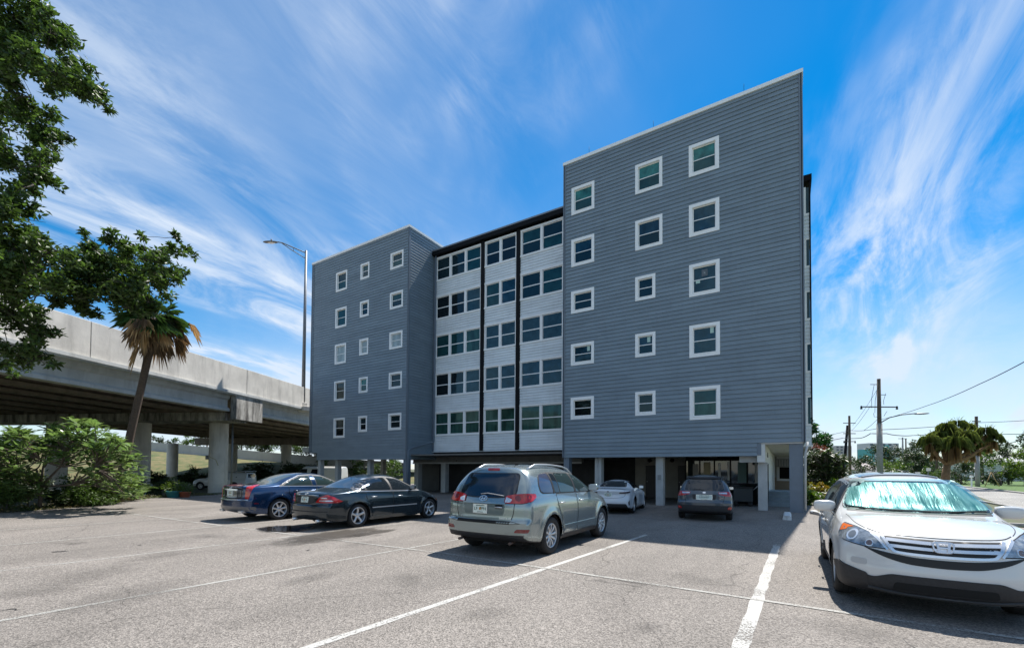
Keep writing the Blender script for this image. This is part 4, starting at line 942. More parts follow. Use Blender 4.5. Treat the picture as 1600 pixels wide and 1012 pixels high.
    # side glass
    dlo = [(.62, 1.13), (.70, 1.09), (1.6, 1.07), (3.28, 1.05), (3.05, 1.20), (2.55, 1.515), (2.2, 1.565), (1.1, 1.575), (.72, 1.52), (.60, 1.30)]
    c.both('window_surround', rp(dlo, [.05, .05, .02, .04, .1, .1, .1, .1, .12, .1]), M_PLAS, off=.003)
    for poly, mt in (([(.645, 1.15), (.73, 1.11), (1.12, 1.10), (1.10, 1.55), (.78, 1.525), (.64, 1.33)], mat('reflecting_quarter_glass', (.05, .06, .10), .05, spec=.9)), ([(1.20, 1.10), (1.40, 1.095), (1.37, 1.54), (1.18, 1.55)], M_TGLASS), ([(1.43, 1.095), (2.13, 1.08), (2.10, 1.55), (1.40, 1.555)], M_SGLASS), ([(2.22, 1.08), (3.15, 1.065), (3.0, 1.19), (2.55, 1.49), (2.2, 1.545)], M_SGLASS)):
        c.both('side_window', rp(poly, .045), mt, off=.006)
    for x in (1.16, 2.17): c.both('pillar_trim', [(x-.035, 1.08), (x+.035, 1.08), (x+.02, 1.56), (x-.04, 1.56)], M_PLAS, off=.008, th=.006)
    c.panel('door', [(1.44, .36), (2.14, .36), (2.16, 1.055), (1.22, 1.065), (1.22, .90), (1.36, .72)], 'L'); c.panel('door', [(1.44, .36), (2.14, .36), (2.16, 1.055), (1.22, 1.065), (1.22, .90), (1.36, .72)], 'R')
    for v in 'LR': c.panel('door', [(2.17, .36), (3.16, .36), (3.20, .70), (3.22, 1.03), (2.19, 1.05)], v)
    c.both('side_moulding', [(1.47, .46), (3.14, .46), (3.15, .53), (1.45, .53)], c.paint, off=.022, th=.004)
    c.both('rocker_trim', [(1.38, .27), (3.24, .27), (3.22, .34), (1.40, .34)], M_PLAS, off=.008)
    c.handle(1.38, .90, mt=M_CHROME); c.handle(2.36, .90, mt=M_CHROME)
    c.both('fuel_flap', rp([(.93, .86), (1.07, .86), (1.07, 1.0), (.93, 1.0)], .03), c.paint, off=.004, th=.0) if False else None
    c.mirror(3.02, 1.12, mt=P)
    # roof rails
    for sg in (1, -1):
        pts = []
        for i in range(15):
            x = .62+i*.15; y = sg*.60; h = c.bvh.ray_cast(Vector((x, y, 4)), Vector((0, 0, -1)))[0]; pts.append((x, y, h.z+(.065 if 1 < i < 13 else .03 if 0 < i < 14 else -.005)))
        b = MB(); b.tube(pts, .018, 8); b.build('roof_rail', M_ALLOY, c.root)
    # hood and lamps seen only from the other side
    c.patch('windshield', rp([(-.68, 1.15), (.68, 1.15), (.56, 1.56), (-.56, 1.56)], .06), 'F', M_TGLASS, off=.004)
    c.patch('grille', rp([(-.35, .68), (.35, .68), (.42, .84), (-.42, .84)], .04), 'F', M_PLAS, off=.006)
    for sg in (1, -1): c.patch('headlamp', rp([(sg*.48, .72), (sg*.80, .78), (sg*.82, .92), (sg*.50, .84)], .03), 'F', M_CLEAR, off=.008)
    c.place(); return c
# ---- dark blue-green sedan
def sedan(kind, label, S, P, loc, rz, style, R, rimr, feat):
    c = Car(kind, label, 'sedan', S, P, loc, rz, lowm=P)
    c.wheels(R, .225, rimr, style)
    c.box('underbody', (S['L']/2, 0, .27), (S['L']-.9, 1.3, .14), M_WELL)
    feat(c); c.place(); return c
def feat_merc(c):
    gz = 1.005
    c.patch('rear_window', rp([(-.60, 1.075), (.60, 1.075), (.49, 1.385), (-.49, 1.385)], .06), 'B', mat('sky_reflecting_rear_glass', (.02, .045, .08), .05, spec=1.0), off=.005)
    dlo = [(.97, 1.02), (1.15, .995), (3.50, .955), (3.30, 1.07), (2.75, 1.335), (2.35, 1.38), (1.75, 1.365), (1.25, 1.22)]
    rr_ = [.03, .03, .03, .1, .2, .2, .25, .25]
    c.both('window_chrome', rp([(x+(x-2.2)*.012, z+(z-1.15)*.10) for x, z in dlo], rr_), M_CHROME, off=.003)
    c.both('window_surround', rp(dlo, rr_), M_PLAS, off=.005)
    for poly in ([(1.05, 1.025), (1.38, 1.02), (1.34, 1.235), (1.20, 1.17)], [(1.42, 1.02), (2.30, 1.00), (2.26, 1.355), (1.75, 1.34), (1.38, 1.26)], [(2.37, 1.0), (3.38, .975), (3.2, 1.07), (2.75, 1.305), (2.36, 1.355)]):
        c.both('side_window', rp(poly, .04), M_TGLASS, off=.007)
    for v in 'LR':
        c.panel('door', [(1.58, .28), (2.33, .28), (2.35, .945), (1.36, .975), (1.36, .82), (1.50, .62)], v); c.panel('door', [(2.36, .28), (3.30, .28), (3.36, .60), (3.38, .92), (2.38, .945)], v)
    c.both('side_moulding', [(1.56, .505), (3.34, .505), (3.34, .535), (1.55, .535)], M_CHROME, off=.014, th=.006)
    c.both('sill_skirt', [(1.46, .185), (3.42, .185), (3.40, .285), (1.50, .285)], c.paint, off=.018)
    c.handle(1.62, .83, mt=M_CHROME); c.handle(2.62, .82, mt=M_CHROME)
    c.patch('trunk_lid', rp([(-.60, .67), (.60, .67), (.66, .985), (-.66, .985)], .03), 'B', mat('shaded_green_trunk', (.010, .014, .018), .2, coat=1), off=.004)  # lid darker than the body paint: shade on the rear put into the colour
    c.patch('plate_recess', rp([(-.36, .70), (.36, .70), (.40, .86), (-.40, .86)], .04), 'B', M_PLAS, off=.006)
    c.patch('trunk_chrome', [(-.50, .895), (-.12, .895), (-.12, .91), (-.50, .91)], 'B', M_CHROME, off=.010); c.patch('lettering', [(.28, .89), (.46, .89), (.46, .915), (.28, .915)], 'B', M_CHROME, off=.010)
    c.plate('B', .785, txt='BC  N', y=.0, frame=False)
    M = c.frameM('B', 0, .935, .008); b = MB()
    for k in range(20):
        t0, t1 = 2*math.pi*k/20, 2*math.pi*(k+1)/20; b.fbar(M, (.045*math.cos(t0), .045*math.sin(t0)), (.045*math.cos(t1), .045*math.sin(t1)), .007, 0, .01)
    for a in (90, 210, 330): b.fbar(M, (0, 0), (.043*math.cos(rad(a)), .043*math.sin(rad(a))), .009, 0, .008)
    b.build('badge', M_CHROME, c.root)
    for sg in (1, -1):
        v = (.25, sg*.76, 180-sg*35); f = lambda L_: [((a if sg < 0 else -a), z) for a, z in L_]
        l = c.patch('tail_lamp', rp(f([(-.36, .72), (.20, .71), (.30, .745), (.10, .88), (-.06, .925), (-.25, .86)]), [.02, .02, .01, .05, .03, .03]), v, M_RED, off=.010)
        c.patch('reverse_lamp', rp(f([(-.25, .755), (.12, .755), (.07, .785), (-.25, .785)]), .01), v, M_CLEAR, off=.013, th=.002, parent=l); c.patch('reverse_lamp', rp(f([(-.22, .825), (-.02, .825), (-.05, .85), (-.20, .85)]), .01), v, M_CLEAR, off=.013, th=.002, parent=l)
        b = MB(); b.tube([(.3, sg*.5, .24), (.04, sg*.52, .235)], .04, 12); b.build('exhaust_tip', M_CHROME, c.root)
        c.both('wheel_flash', [(.30, .735), (.42, .70), (.44, .66), (.40, .69)], c.paint, off=.003) if False else None
    c.patch('bumper_trim', [(-.82, .47), (.82, .47), (.82, .50), (-.82, .50)], 'B', M_PLAS, off=.008)
    c.patch('bumper_line', band([(-.78, .655), (.78, .655)], .012), 'B', M_WELL, off=.004)
    c.patch('lower_valance', rp([(-.70, .25), (.70, .25), (.66, .33), (-.66, .33)], .03), 'B', M_WELL, off=.006)
    c.mirror(3.18, 1.03, sz=(.10, .20, .13)); c.patch('windshield', rp([(-.62, 1.02), (.62, 1.02), (.52, 1.37), (-.52, 1.37)], .05), 'F', M_TGLASS, off=.004)
    for sg in (1, -1): c.patch('headlamp', rp([(sg*.45, .60), (sg*.78, .64), (sg*.78, .76), (sg*.46, .72)], .05), 'F', M_CLEAR, off=.008)
    c.both('side_marker', rp([(4.40, .58), (4.56, .57), (4.55, .61), (4.41, .62)], .01), M_AMBER, off=.006)
    c.patch('grille', rp([(-.26, .52), (.26, .52), (.32, .70), (-.32, .70)], .04), 'F', M_PLAS, off=.008)
    b = MB(); h = c.ray('T', 1.55, 0)[0]; b.tube([h, h+Vector((-.10, 0, .09))], .006, 6); b.build('antenna', M_PLAS, c.root)
def feat_cad(c):
    c.patch('rear_window', rp([(-.62, 1.125), (.62, 1.125), (.50, 1.40), (-.50, 1.40)], .05), 'B', mat('pale_reflecting_rear_glass', (.06, .085, .09), .06, spec=1.0), off=.005)
    dlo = [(1.05, 1.065), (3.52, 1.02), (3.2, 1.18), (2.72, 1.37), (2.35, 1.40), (1.90, 1.385), (1.45, 1.24)]
    c.both('window_chrome', rp([(x+(x-2.2)*.014, z+(z-1.18)*.11) for x, z in dlo], .05), M_CHROME, off=.003)
    c.both('window_surround', rp(dlo, .05), M_PLAS, off=.005)
    for poly in ([(1.22, 1.085), (2.22, 1.07), (2.20, 1.375), (1.92, 1.36), (1.52, 1.235)], [(2.40, 1.065), (3.38, 1.04), (3.1, 1.18), (2.72, 1.34), (2.39, 1.37)]):
        c.both('side_window', rp(poly, .035), M_SGLASS, off=.007)
    c.both('pillar_trim', [(2.24, 1.06), (2.38, 1.06), (2.37, 1.385), (2.22, 1.385)], c.paint, off=.008, th=.004)
    for v in 'LR':
        c.panel('door', [(1.58, .30), (2.33, .30), (2.35, 1.02), (1.38, 1.04), (1.38, .85), (1.50, .65)], v); c.panel('door', [(2.36, .30), (3.30, .30), (3.40, .60), (3.42, .99), (2.38, 1.02)], v)
    c.handle(1.62, .90); c.handle(2.62, .89)
    c.patch('trunk_lid', rp([(-.58, .70), (.58, .70), (.62, 1.05), (-.62, 1.05)], .03), 'B', mat('shaded_blue_trunk', (.008, .010, .022), .2, coat=1), off=.004)  # near-black copy of the blue paint, with the rear face's shade painted in
    c.patch('brake_lamp', rp([(-.44, 1.07), (.44, 1.07), (.42, 1.095), (-.42, 1.095)], .01), 'B', M_DRED, off=.012)
    c.patch('trunk_chrome', [(-.38, .945), (.38, .945), (.38, .985), (-.38, .985)], 'B', M_CHROME, off=.012)
    c.patch('bumper_chrome', band([(-.80, .665), (.80, .665)], .018), 'B', M_CHROME, off=.012)
    c.plate('B', .86, txt='IX  N', frame=True); M = c.frameM('B', 0, 1.02, .012); b = MB()
    for k in range(16):
        t0, t1 = 2*math.pi*k/16, 2*math.pi*(k+1)/16; b.fbar(M, (.055*math.cos(t0), .04*math.sin(t0)), (.055*math.cos(t1), .04*math.sin(t1)), .012, 0, .01)
    b.box((-.022, -.022, 0), (.022, .024, .008), 0, M); b.build('badge', M_CHROME, c.root)
    b = MB(); text_mb(b, 'CTS', .055, c.frameM('B', .43, .78, .006), 0, .002); b.build('lettering', M_CHROME, c.root)
    c.patch('lower_bumper', rp([(-.86, .32), (.86, .32), (.88, .46), (-.88, .46)], .03), 'B', mat('grey_bumper', (.10, .10, .105), .35, coat=.5), off=.006)
    for sg in (1, -1):
        v = (.25, sg*.78, 180-sg*35); f = lambda L_: [((a if sg < 0 else -a), z) for a, z in L_]
        l = c.patch('tail_lamp', rp(f([(-.15, .70), (-.03, .69), (.07, 1.10), (-.02, 1.115), (-.13, 1.05)]), .02), v, M_RED, off=.014)
        b = MB(); b.box((.03, sg*.56-.09, .27), (.2, sg*.56+.09, .34)); b.build('exhaust_tip', M_CHROME, c.root, .01)
    c.both('side_marker', rp([(.28, .545), (.42, .54), (.42, .565), (.28, .57)], .01), M_DRED, off=.006)
    c.mirror(3.2, 1.09, sz=(.10, .21, .14)); c.patch('windshield', rp([(-.62, 1.08), (.62, 1.08), (.52, 1.39), (-.52, 1.39)], .05), 'F', M_TGLASS, off=.004)
    for sg in (1, -1): c.patch('headlamp', rp([(sg*.60, .60), (sg*.78, .62), (sg*.80, .90), (sg*.66, .86)], .02), 'F', M_CLEAR, off=.008)
    c.patch('grille', rp([(-.40, .50), (.40, .50), (.46, .84), (-.46, .84)], .04), 'F', M_CHROME, off=.008)
MERC = dict(scale=1.045, L=4.82, W=1.83, R=.325, wheels=(1.10, 3.97), tum=.42, bowR=.24, bowF=.5, flare=.018, vcut=0,
    top=[(0, .965), (.15, 1.0), (.6, 1.035), (.9, 1.07), (1.3, 1.25), (1.7, 1.40), (2.15, 1.455), (2.6, 1.445), (3.0, 1.34), (3.5, 1.06), (3.75, .965), (4.2, .89), (4.6, .78), (4.82, .66)],
    belt=[(0, .90), (.9, .965), (2.4, .945), (3.5, .915), (4.1, .82), (4.5, .70), (4.82, .55)],
    low=[(0, .26), (.4, .21), (1.0, .185), (3.9, .185), (4.4, .19), (4.82, .24)],
    half=[(0, .93), (.4, .975), (1.2, 1), (3.6, 1), (4.3, .96), (4.82, .88)], n=[(0, 2.6), (.8, 2.6), (1.4, 2.7), (2.6, 2.7), (3.4, 2.5), (4.82, 2.5)],
    rear=[(.18, .12), (.3, .03), (.45, .0), (.62, .0), (.67, .04), (.9, .09), (1.02, .16)], front=[(.2, .05), (.45, 0), (.7, .08), (.9, .2)])
CADI = dict(scale=1.04, L=4.87, W=1.84, R=.335, wheels=(1.08, 3.96), tum=.38, bowR=.22, bowF=.42, flare=.015, vcut=0,
    top=[(0, 1.07), (.15, 1.10), (.7, 1.13), (1.0, 1.17), (1.4, 1.34), (1.8, 1.45), (2.2, 1.48), (2.6, 1.465), (3.0, 1.36), (3.5, 1.10), (3.72, 1.02), (4.2, .95), (4.6, .86), (4.87, .74)],
    belt=[(0, 1.0), (.9, 1.035), (2.4, 1.015), (3.5, .985), (4.1, .90), (4.5, .80), (4.87, .64)],
    low=[(0, .28), (.4, .22), (1.0, .19), (3.9, .19), (4.4, .20), (4.87, .24)],
    half=[(0, .94), (.4, .98), (1.2, 1), (3.6, 1), (4.3, .97), (4.87, .92)], n=[(0, 2.9), (.8, 2.8), (1.4, 2.9), (2.6, 2.9), (3.4, 2.6), (4.87, 2.6)],
    rear=[(.18, .14), (.3, .05), (.45, .0), (.66, .0), (.70, .03), (1.0, .05), (1.12, .09)], front=[(.2, .05), (.45, 0), (.7, .05), (.9, .12)])
SUV = suv()
P_M = paint('dark_teal_car_paint', (.012, .026, .036), .5, .2)
P_C = paint('deep_blue_car_paint', (.006, .034, .10), .5, .2)
sedan('sedan', 'dark blue-green sedan with five-spoke alloys and a wet patch under its rear bumper', MERC, P_M, (-11.55, 7.42, 0), rad(90), dict(n=5, w=(.06, .075), z=.5, mid=.8), .325, .235, feat_merc)
sedan('sedan', 'deep blue sedan with tall upright red tail lamps, leftmost of the parked cars', CADI, P_C, (-15.15, 7.2, 0), rad(90), dict(n=7, w=(.05, .05), z=.5), .335, .24, feat_cad)
# ---- white SUV facing the camera
def crv():
    def zm(z):
        a = min(max((z-.42)/.22, 0), 1); b = min(max((1.13-z)/.13, 0), 1); return z+.07*a*a*(3-2*a)*b
    S = dict(zmap=zm, scale=1.07, zscale=1.01, L=4.56, W=1.82, R=.345, wheels=(.98, 3.63), tum=.30, bowR=.2, bowF=.33, bpf=3.0, flare=.02, vcut=1, archgap=.05,
        top=[(0, 1.54), (.12, 1.60), (.5, 1.655), (1.2, 1.685), (2.0, 1.665), (2.45, 1.60), (3.0, 1.37), (3.35, 1.17), (3.55, 1.125), (3.9, 1.10), (4.25, 1.045), (4.48, .965), (4.56, .90)],
        belt=[(0, 1.03), (.8, 1.05), (2.2, 1.02), (3.3, 1.01), (3.9, .985), (4.3, .92), (4.56, .80)],
        low=[(0, .34), (.3, .29), (.8, .24), (1.5, .23), (3.3, .23), (4.0, .22), (4.56, .24)],
        half=[(0, .94), (.35, .985), (1, 1), (3.4, 1), (4.0, .985), (4.56, .95)],
        n=[(0, 3.2), (1.5, 3.4), (2.6, 3.2), (3.3, 2.9), (3.7, 2.7), (4.56, 2.6)],
        rear=[(.24, .10), (.45, 0), (.66, .0), (1.0, .08), (1.3, .22), (1.75, .34)], front=[(.2, .08), (.36, .01), (.5, 0), (.62, .015), (.82, .06), (.93, .14), (1.05, .26)])
    P = paint('pearl_white_car_paint', (.62, .62, .60), .0, .25)
    c = Car('suv', 'white SUV facing the camera with a foil sunshade behind its windshield', 'SUV', S, P, (0, 0, 0), rad(-90))
    c.wheels(.345, .225, .225, dict(n=5, w=(.05, .09), z=.55, pair=(-.08, .08)), mat('hubcap_silver', (.55, .56, .57), .35, metal=.6))
    # windshield: surround, sunshade, dark top band, wiper
    ws = [(-.74, 1.165), (-.35, 1.135), (.35, 1.135), (.74, 1.165), (.575, 1.53), (.25, 1.55), (-.25, 1.55), (-.575, 1.53)]
    sr = [.05, .3, .3, .05, .07, .2, .2, .07]
    c.patch('windshield_surround', rp([(x*1.035, 1.36+(z-1.36)*1.05) for x, z in ws], sr), 'F', M_PLAS, off=.002, th=.01)
    # crinkled reflective shade
    mt = bpy.data.materials.new('foil_sunshade'); mt.use_nodes = True; nt = mt.node_tree; L = nt.links.new; p = nt.nodes['Principled BSDF']
    p.inputs['Metallic'].default_value = .15; p.inputs['Specular IOR Level'].default_value = .08; p.inputs['Roughness'].default_value = .3
    tc = N(nt, 'ShaderNodeTexCoord'); mp = N(nt, 'ShaderNodeMapping'); mp.inputs['Scale'].default_value = (.18, 2.6, .35); L(tc.outputs['Object'], mp.inputs[0])
    nz = N(nt, 'ShaderNodeTexNoise', Scale=3.2, Detail=6, Roughness=.62, Distortion=1.1); L(mp.outputs[0], nz.inputs['Vector'])
    cr = N(nt, 'ShaderNodeTexVoronoi', Scale=11.0, feature='DISTANCE_TO_EDGE'); L(mp.outputs[0], cr.inputs['Vector'])
    ad = N(nt, 'ShaderNodeMath', operation='MULTIPLY_ADD'); L(cr.outputs['Distance'], ad.inputs[0]); ad.inputs[1].default_value = .35; L(nz.outputs[0], ad.inputs[2])
    bp = N(nt, 'ShaderNodeBump', Strength=.6, Distance=.02); L(ad.outputs[0], bp.inputs['Height']); L(bp.outputs[0], p.inputs['Normal'])
    mx = N(nt, 'ShaderNodeMix', data_type='RGBA'); mx.inputs[6].default_value = (.02, .13, .125, 1); mx.inputs[7].default_value = (.27, .44, .42, 1); cm = N(nt, 'ShaderNodeMapRange'); cm.inputs[1].default_value = .38; cm.inputs[2].default_value = .66; L(nz.outputs[0], cm.inputs[0]); L(cm.outputs[0], mx.inputs[0]); L(mx.outputs[2], p.inputs['Base Color'])
    c.patch('windshield', rp(ws, sr), 'F', M_TGLASS, off=.003, th=.01)
    # shade as a pleated sheet just behind the glass
    sh = [(-.72, 1.185), (-.35, 1.155), (.35, 1.155), (.72, 1.185), (.60, 1.45), (.50, 1.50), (.25, 1.515), (-.46, 1.515), (-.50, 1.46), (-.62, 1.44)]
    o = c.patch('sunshade', rp(sh, [.05, .3, .3, .05, .04, .04, .1, .03, .02, .05]), 'F', mt, off=.020, th=.004, step=.026)
    rr = random.Random(5); me = o.data
    for v in me.vertices:
        y, z = v.co.y, v.co.z; q = .010*math.sin(y*17+1.8*math.sin(z*5+y*3))+.004*math.sin(y*43+z*9); v.co.x += q
    c.patch('windshield_glass', rp([(x, z) for x, z in ws], sr), 'F', glass_mat('clear_windshield', (.86, .97, .96), .01, 1.0), off=.045, th=.03)
    for y0, y1, z0, z1 in ((-.62, -.02, 1.175, 1.165), (.05, .66, 1.16, 1.18)):
        b = MB(); b.tube([c.ray('F', y0+(y1-y0)*k/5, z0+(z1-z0)*k/5)[0]+Vector((.07, 0, .0)) for k in range(6)], .009, 6); b.build('wiper', M_PLAS, c.root)
    c.patch('cowl', rp([(-.72, 1.125), (.72, 1.125), (.70, 1.16), (.35, 1.138), (-.35, 1.138), (-.70, 1.16)], .01), 'F', M_PLAS, off=.004)
    # roof: sunroof and side trims
    c.patch('sunroof', rp([(1.55, -.46), (1.55, .46), (2.22, .46), (2.22, -.46)], .06), 'T', mat('sunroof_glass', (.05, .07, .10), .05, spec=1), off=.006)
    c.patch('sunroof_deflector', rp([(2.23, -.44), (2.23, .44), (2.28, .42), (2.28, -.42)], .01), 'T', mat('blue_grey_deflector', (.14, .17, .20), .4), off=.02)
    for sg in (1, -1): c.patch('roof_moulding', band([(x, sg*.615) for x in np.linspace(.4, 2.35, 8)], .04), 'T', mat('blue_grey_deflector', (.14, .17, .20), .4), off=.006)
    # side glass
    dlo = [(.45, 1.20), (.80, 1.09), (3.22, 1.06), (3.0, 1.20), (2.45, 1.50), (2.1, 1.545), (1.1, 1.54), (.70, 1.40)]
    c.both('window_surround', rp(dlo, .06), M_PLAS, off=.003)
    for poly in ([(.62, 1.20), (.86, 1.12), (1.08, 1.11), (1.05, 1.50), (.80, 1.40)], [(1.14, 1.11), (2.06, 1.09), (2.04, 1.52), (1.12, 1.51)], [(2.15, 1.09), (3.10, 1.075), (2.94, 1.20), (2.45, 1.47), (2.13, 1.515)]):
        c.both('side_window', rp(poly, .05), M_TGLASS, off=.006)
    for v in 'LR':
        c.panel('door', [(1.46, .36), (2.10, .36), (2.12, 1.04), (1.18, 1.06), (1.18, .92), (1.36, .72)], v); c.panel('door', [(2.13, .36), (3.08, .36), (3.16, .70), (3.18, 1.02), (2.15, 1.04)], v)
    c.both('rocker_trim', [(1.40, .245), (3.20, .245), (3.18, .37), (1.42, .37)], M_PLAS, off=.012)
    c.handle(1.36, .90); c.handle(2.34, .89)
    c.mirror(2.98, 1.13, out=.13, sz=(.13, .27, .17), mt=P)
    # hood seam and creases
    c.patch('seam', band(smooth_path([(-.62, .905), (-.70, .955), (-.74, 1.03)]), .005), 'F', M_WELL, off=.003); c.patch('seam', band(smooth_path([(.62, .905), (.70, .955), (.74, 1.03)]), .005), 'F', M_WELL, off=.003)
    c.patch('seam', band(smooth_path([(-.60, .90), (-.45, .865), (0, .85), (.45, .865), (.60, .90)]), .006), 'F', M_WELL, off=.003)
    # grille: black opening, chrome bars, badge
    g = [(-.50, .845), (0, .825), (.50, .845), (.44, .71), (.36, .665), (0, .655), (-.36, .665), (-.44, .71)]
    c.patch('grille', rp(g, [.03, .3, .03, .04, .06, .3, .06, .04]), 'F', mat('grille_black', (.008, .008, .008), .5), off=.004)
    for pts, w in (([(-.455, .80), (0, .785), (.455, .80)], .032), ([(-.43, .74), (0, .725), (.43, .74)], .034), ([(-.49, .84), (-.42, .71), (-.34, .668), (0, .655), (.34, .668), (.42, .71), (.49, .84)], .028)):
        c.patch('grille_bar', band(smooth_path(pts), w), 'F', M_CHROME, off=.02, th=.004, step=.04)
    M = c.frameM('F', 0, .755, .028)
    b = MB(); nn_ = 28
    def se(t, a, bb, e=.5): return (math.copysign(abs(math.cos(t))**e, math.cos(t))*a, math.copysign(abs(math.sin(t))**e, math.sin(t))*bb)
    vs = []
    for k in range(nn_):
        t = 2*math.pi*k/nn_
        for a, bb, zz in ((.090, .070, 0), (.086, .066, .012), (.074, .054, .012), (.072, .052, 0)):
            x, y = se(t, a, bb); vs.append(M @ Vector((x*(1-.10*(y/.06)*-1), y, zz)))
    b.add(vs, [(4*k+i, 4*((k+1) % nn_)+i, 4*((k+1) % nn_)+i+1, 4*k+i+1) for k in range(nn_) for i in range(3)], 0)
    for sx in (-1, 1): b.fbar(M, (sx*.050, .056), (sx*.036, -.056), .020, 0, .014)
    b.fbar(M, (-.04, -.006), (.04, -.006), .018, 0, .016); b.build('badge', M_CHROME, c.root)
    # lower grille slot between grille and bumper
    c.patch('upper_slot', rp([(-.66, .70), (-.44, .655), (-.25, .628), (0, .62), (.25, .628), (.44, .655), (.66, .70), (.52, .615), (.32, .565), (0, .55), (-.32, .565), (-.52, .615)], [.01, .05, .1, .2, .1, .05, .01, .1, .1, .2, .1, .1]), 'F', mat('grille_black', (.008, .008, .008), .5), off=.005)
    # headlamps on the corner
    for sg in (1, -1):
        v = (S['L']-.30, sg*.72, -sg*0+sg*28); f = lambda q: [((a*sg), z) for a, z in q]
        hl = [(-.33, .70), (-.12, .705), (.13, .745), (.245, .80), (.235, .93), (.05, .905), (-.13, .86), (-.25, .79)]
        c.patch('lamp_surround', rp([(a*1.04, .81+(z-.81)*1.09) for a, z in f(hl)], .03), v, M_WELL, off=.003)
        l = c.patch('headlamp', rp(f(hl), .035), v, mat('headlamp_glass', (.30, .32, .33), .08, coat=1, noise=.5, nscale=14, metal=.5), off=.012)
        c.patch('turn_signal', rp(f([(.13, .86), (.225, .835), (.225, .92), (.07, .90), (.13, .885)]), .01), v, M_AMBER, off=.016, th=.004, parent=l)
        def ring(cx, cz, r0, mt_, off_, nm):
            c.patch(nm, [(sg*cx+r0*math.cos(t*.5236), cz+r0*math.sin(t*.5236)) for t in range(12)], v, mt_, off=off_, th=.002, step=.03, parent=l)
        ring(.03, .815, .062, M_CHROME, .0145, 'lamp_reflector'); ring(.03, .815, .042, mat('lamp_bulb_glass', (.12, .13, .14), .05, coat=1), .0165, 'lamp_lens')
        ring(-.17, .745, .040, M_CHROME, .0145, 'lamp_reflector'); ring(-.17, .745, .030, mat('brown_lens', (.18, .13, .11), .1, coat=1), .0165, 'lamp_lens')
        c.patch('chrome_eyelid', band(smooth_path(f([(-.34, .69), (-.26, .78), (-.14, .86)])), .02), v, M_CHROME, off=.014)
        v2 = (S['L']-.25, sg*.66, sg*22)
        c.patch('fog_lamp_cover', rp(f([(-.07, .52), (.09, .525), (.09, .575), (-.07, .57)]), .025), v2, mat('fog_cover_grey', (.45, .45, .44), .45), off=.005)
    for sg in (1, -1): c.patch('bumper_corner', rp([(sg*a, z) for a, z in ((-.24, .22), (.25, .22), (.27, .50), (.10, .52), (-.24, .455))], .03), (S['L']-.35, sg*.74, sg*42), M_PLAS, off=.016, th=.02)
    # black lower bumper
    c.patch('lower_bumper', rp([(-.78, .20), (.78, .20), (.80, .42), (.80, .485), (.72, .455), (.58, .425), (.44, .475), (-.44, .475), (-.58, .425), (-.72, .455), (-.80, .485), (-.80, .42)], .04), 'F', M_PLAS, off=.013)
    c.patch('lower_intake', rp([(-.42, .315), (.42, .315), (.40, .40), (-.40, .40)], .03), 'F', M_WELL, off=.016)
    c.patch('skid_lip', band(smooth_path([(-.62, .30), (-.3, .27), (.3, .27), (.62, .30)]), .022), 'F', mat('dark_grey_plastic', (.06, .06, .06), .5), off=.03)
    c.patch('arch_trim', rp([(3.98, .24), (4.20, .24), (4.24, .48), (4.02, .44)], .03), 'L', M_PLAS, off=.006); c.patch('arch_trim', rp([(3.98, .24), (4.20, .24), (4.24, .48), (4.02, .44)], .03), 'R', M_PLAS, off=.006)
    c.patch('inspection_sticker', [(.56, 1.52), (.51, 1.535), (.49, 1.515), (.54, 1.50)], 'F', mat('window_sticker', (.45, .62, .55), .6), off=.05, th=.001)
    c.patch('rear_window', rp([(-.6, 1.1), (.6, 1.1), (.5, 1.5), (-.5, 1.5)], .08), 'B', M_TGLASS, off=.004)
    for sg in (1, -1): c.patch('tail_lamp', rp([(sg*.72, .95), (sg*.84, .95), (sg*.74, 1.45), (sg*.66, 1.45)], .03), 'B', M_RED, off=.01)
    c.patch('hood_scoop_trim', [(-.1, .5), (-.1, .51), (.1, .51), (.1, .5)], 'F', P, off=.001) if False else None
    c.box('underbody', (2.3, 0, .30), (3.7, 1.3, .16), M_WELL)
    c.loc = (1.485, 11.77, 0); c.place(); return c
CRV = crv()
# ---- two cars parked under the right wing
OUTB = dict(scale=.95, L=4.85, W=1.875, R=.35, wheels=(1.05, 3.80), tum=.34, bowR=.22, bowF=.4, flare=.015, vcut=7, capcut=0,
    top=[(0, 1.50), (.12, 1.57), (.6, 1.63), (1.5, 1.66), (2.3, 1.63), (2.9, 1.48), (3.5, 1.12), (3.75, 1.04), (4.3, .96), (4.7, .84), (4.85, .76)],
    belt=[(0, 1.0), (.9, 1.02), (2.4, .99), (3.5, .96), (4.2, .88), (4.85, .66)], low=[(0, .32), (.4, .26), (1.0, .22), (3.9, .22), (4.85, .28)],
    half=[(0, .95), (.4, .985), (1.2, 1), (3.6, 1), (4.3, .97), (4.85, .9)], n=[(0, 3.2), (2.6, 3.2), (3.4, 2.6), (4.85, 2.6)],
    rear=[(.2, .10), (.35, .02), (.5, 0), (.66, .0), (.72, .06), (.95, .08), (1.05, .12), (1.5, .38), (1.7, .42)], front=[(.2, .05), (.5, 0), (.7, .05), (.9, .15)])
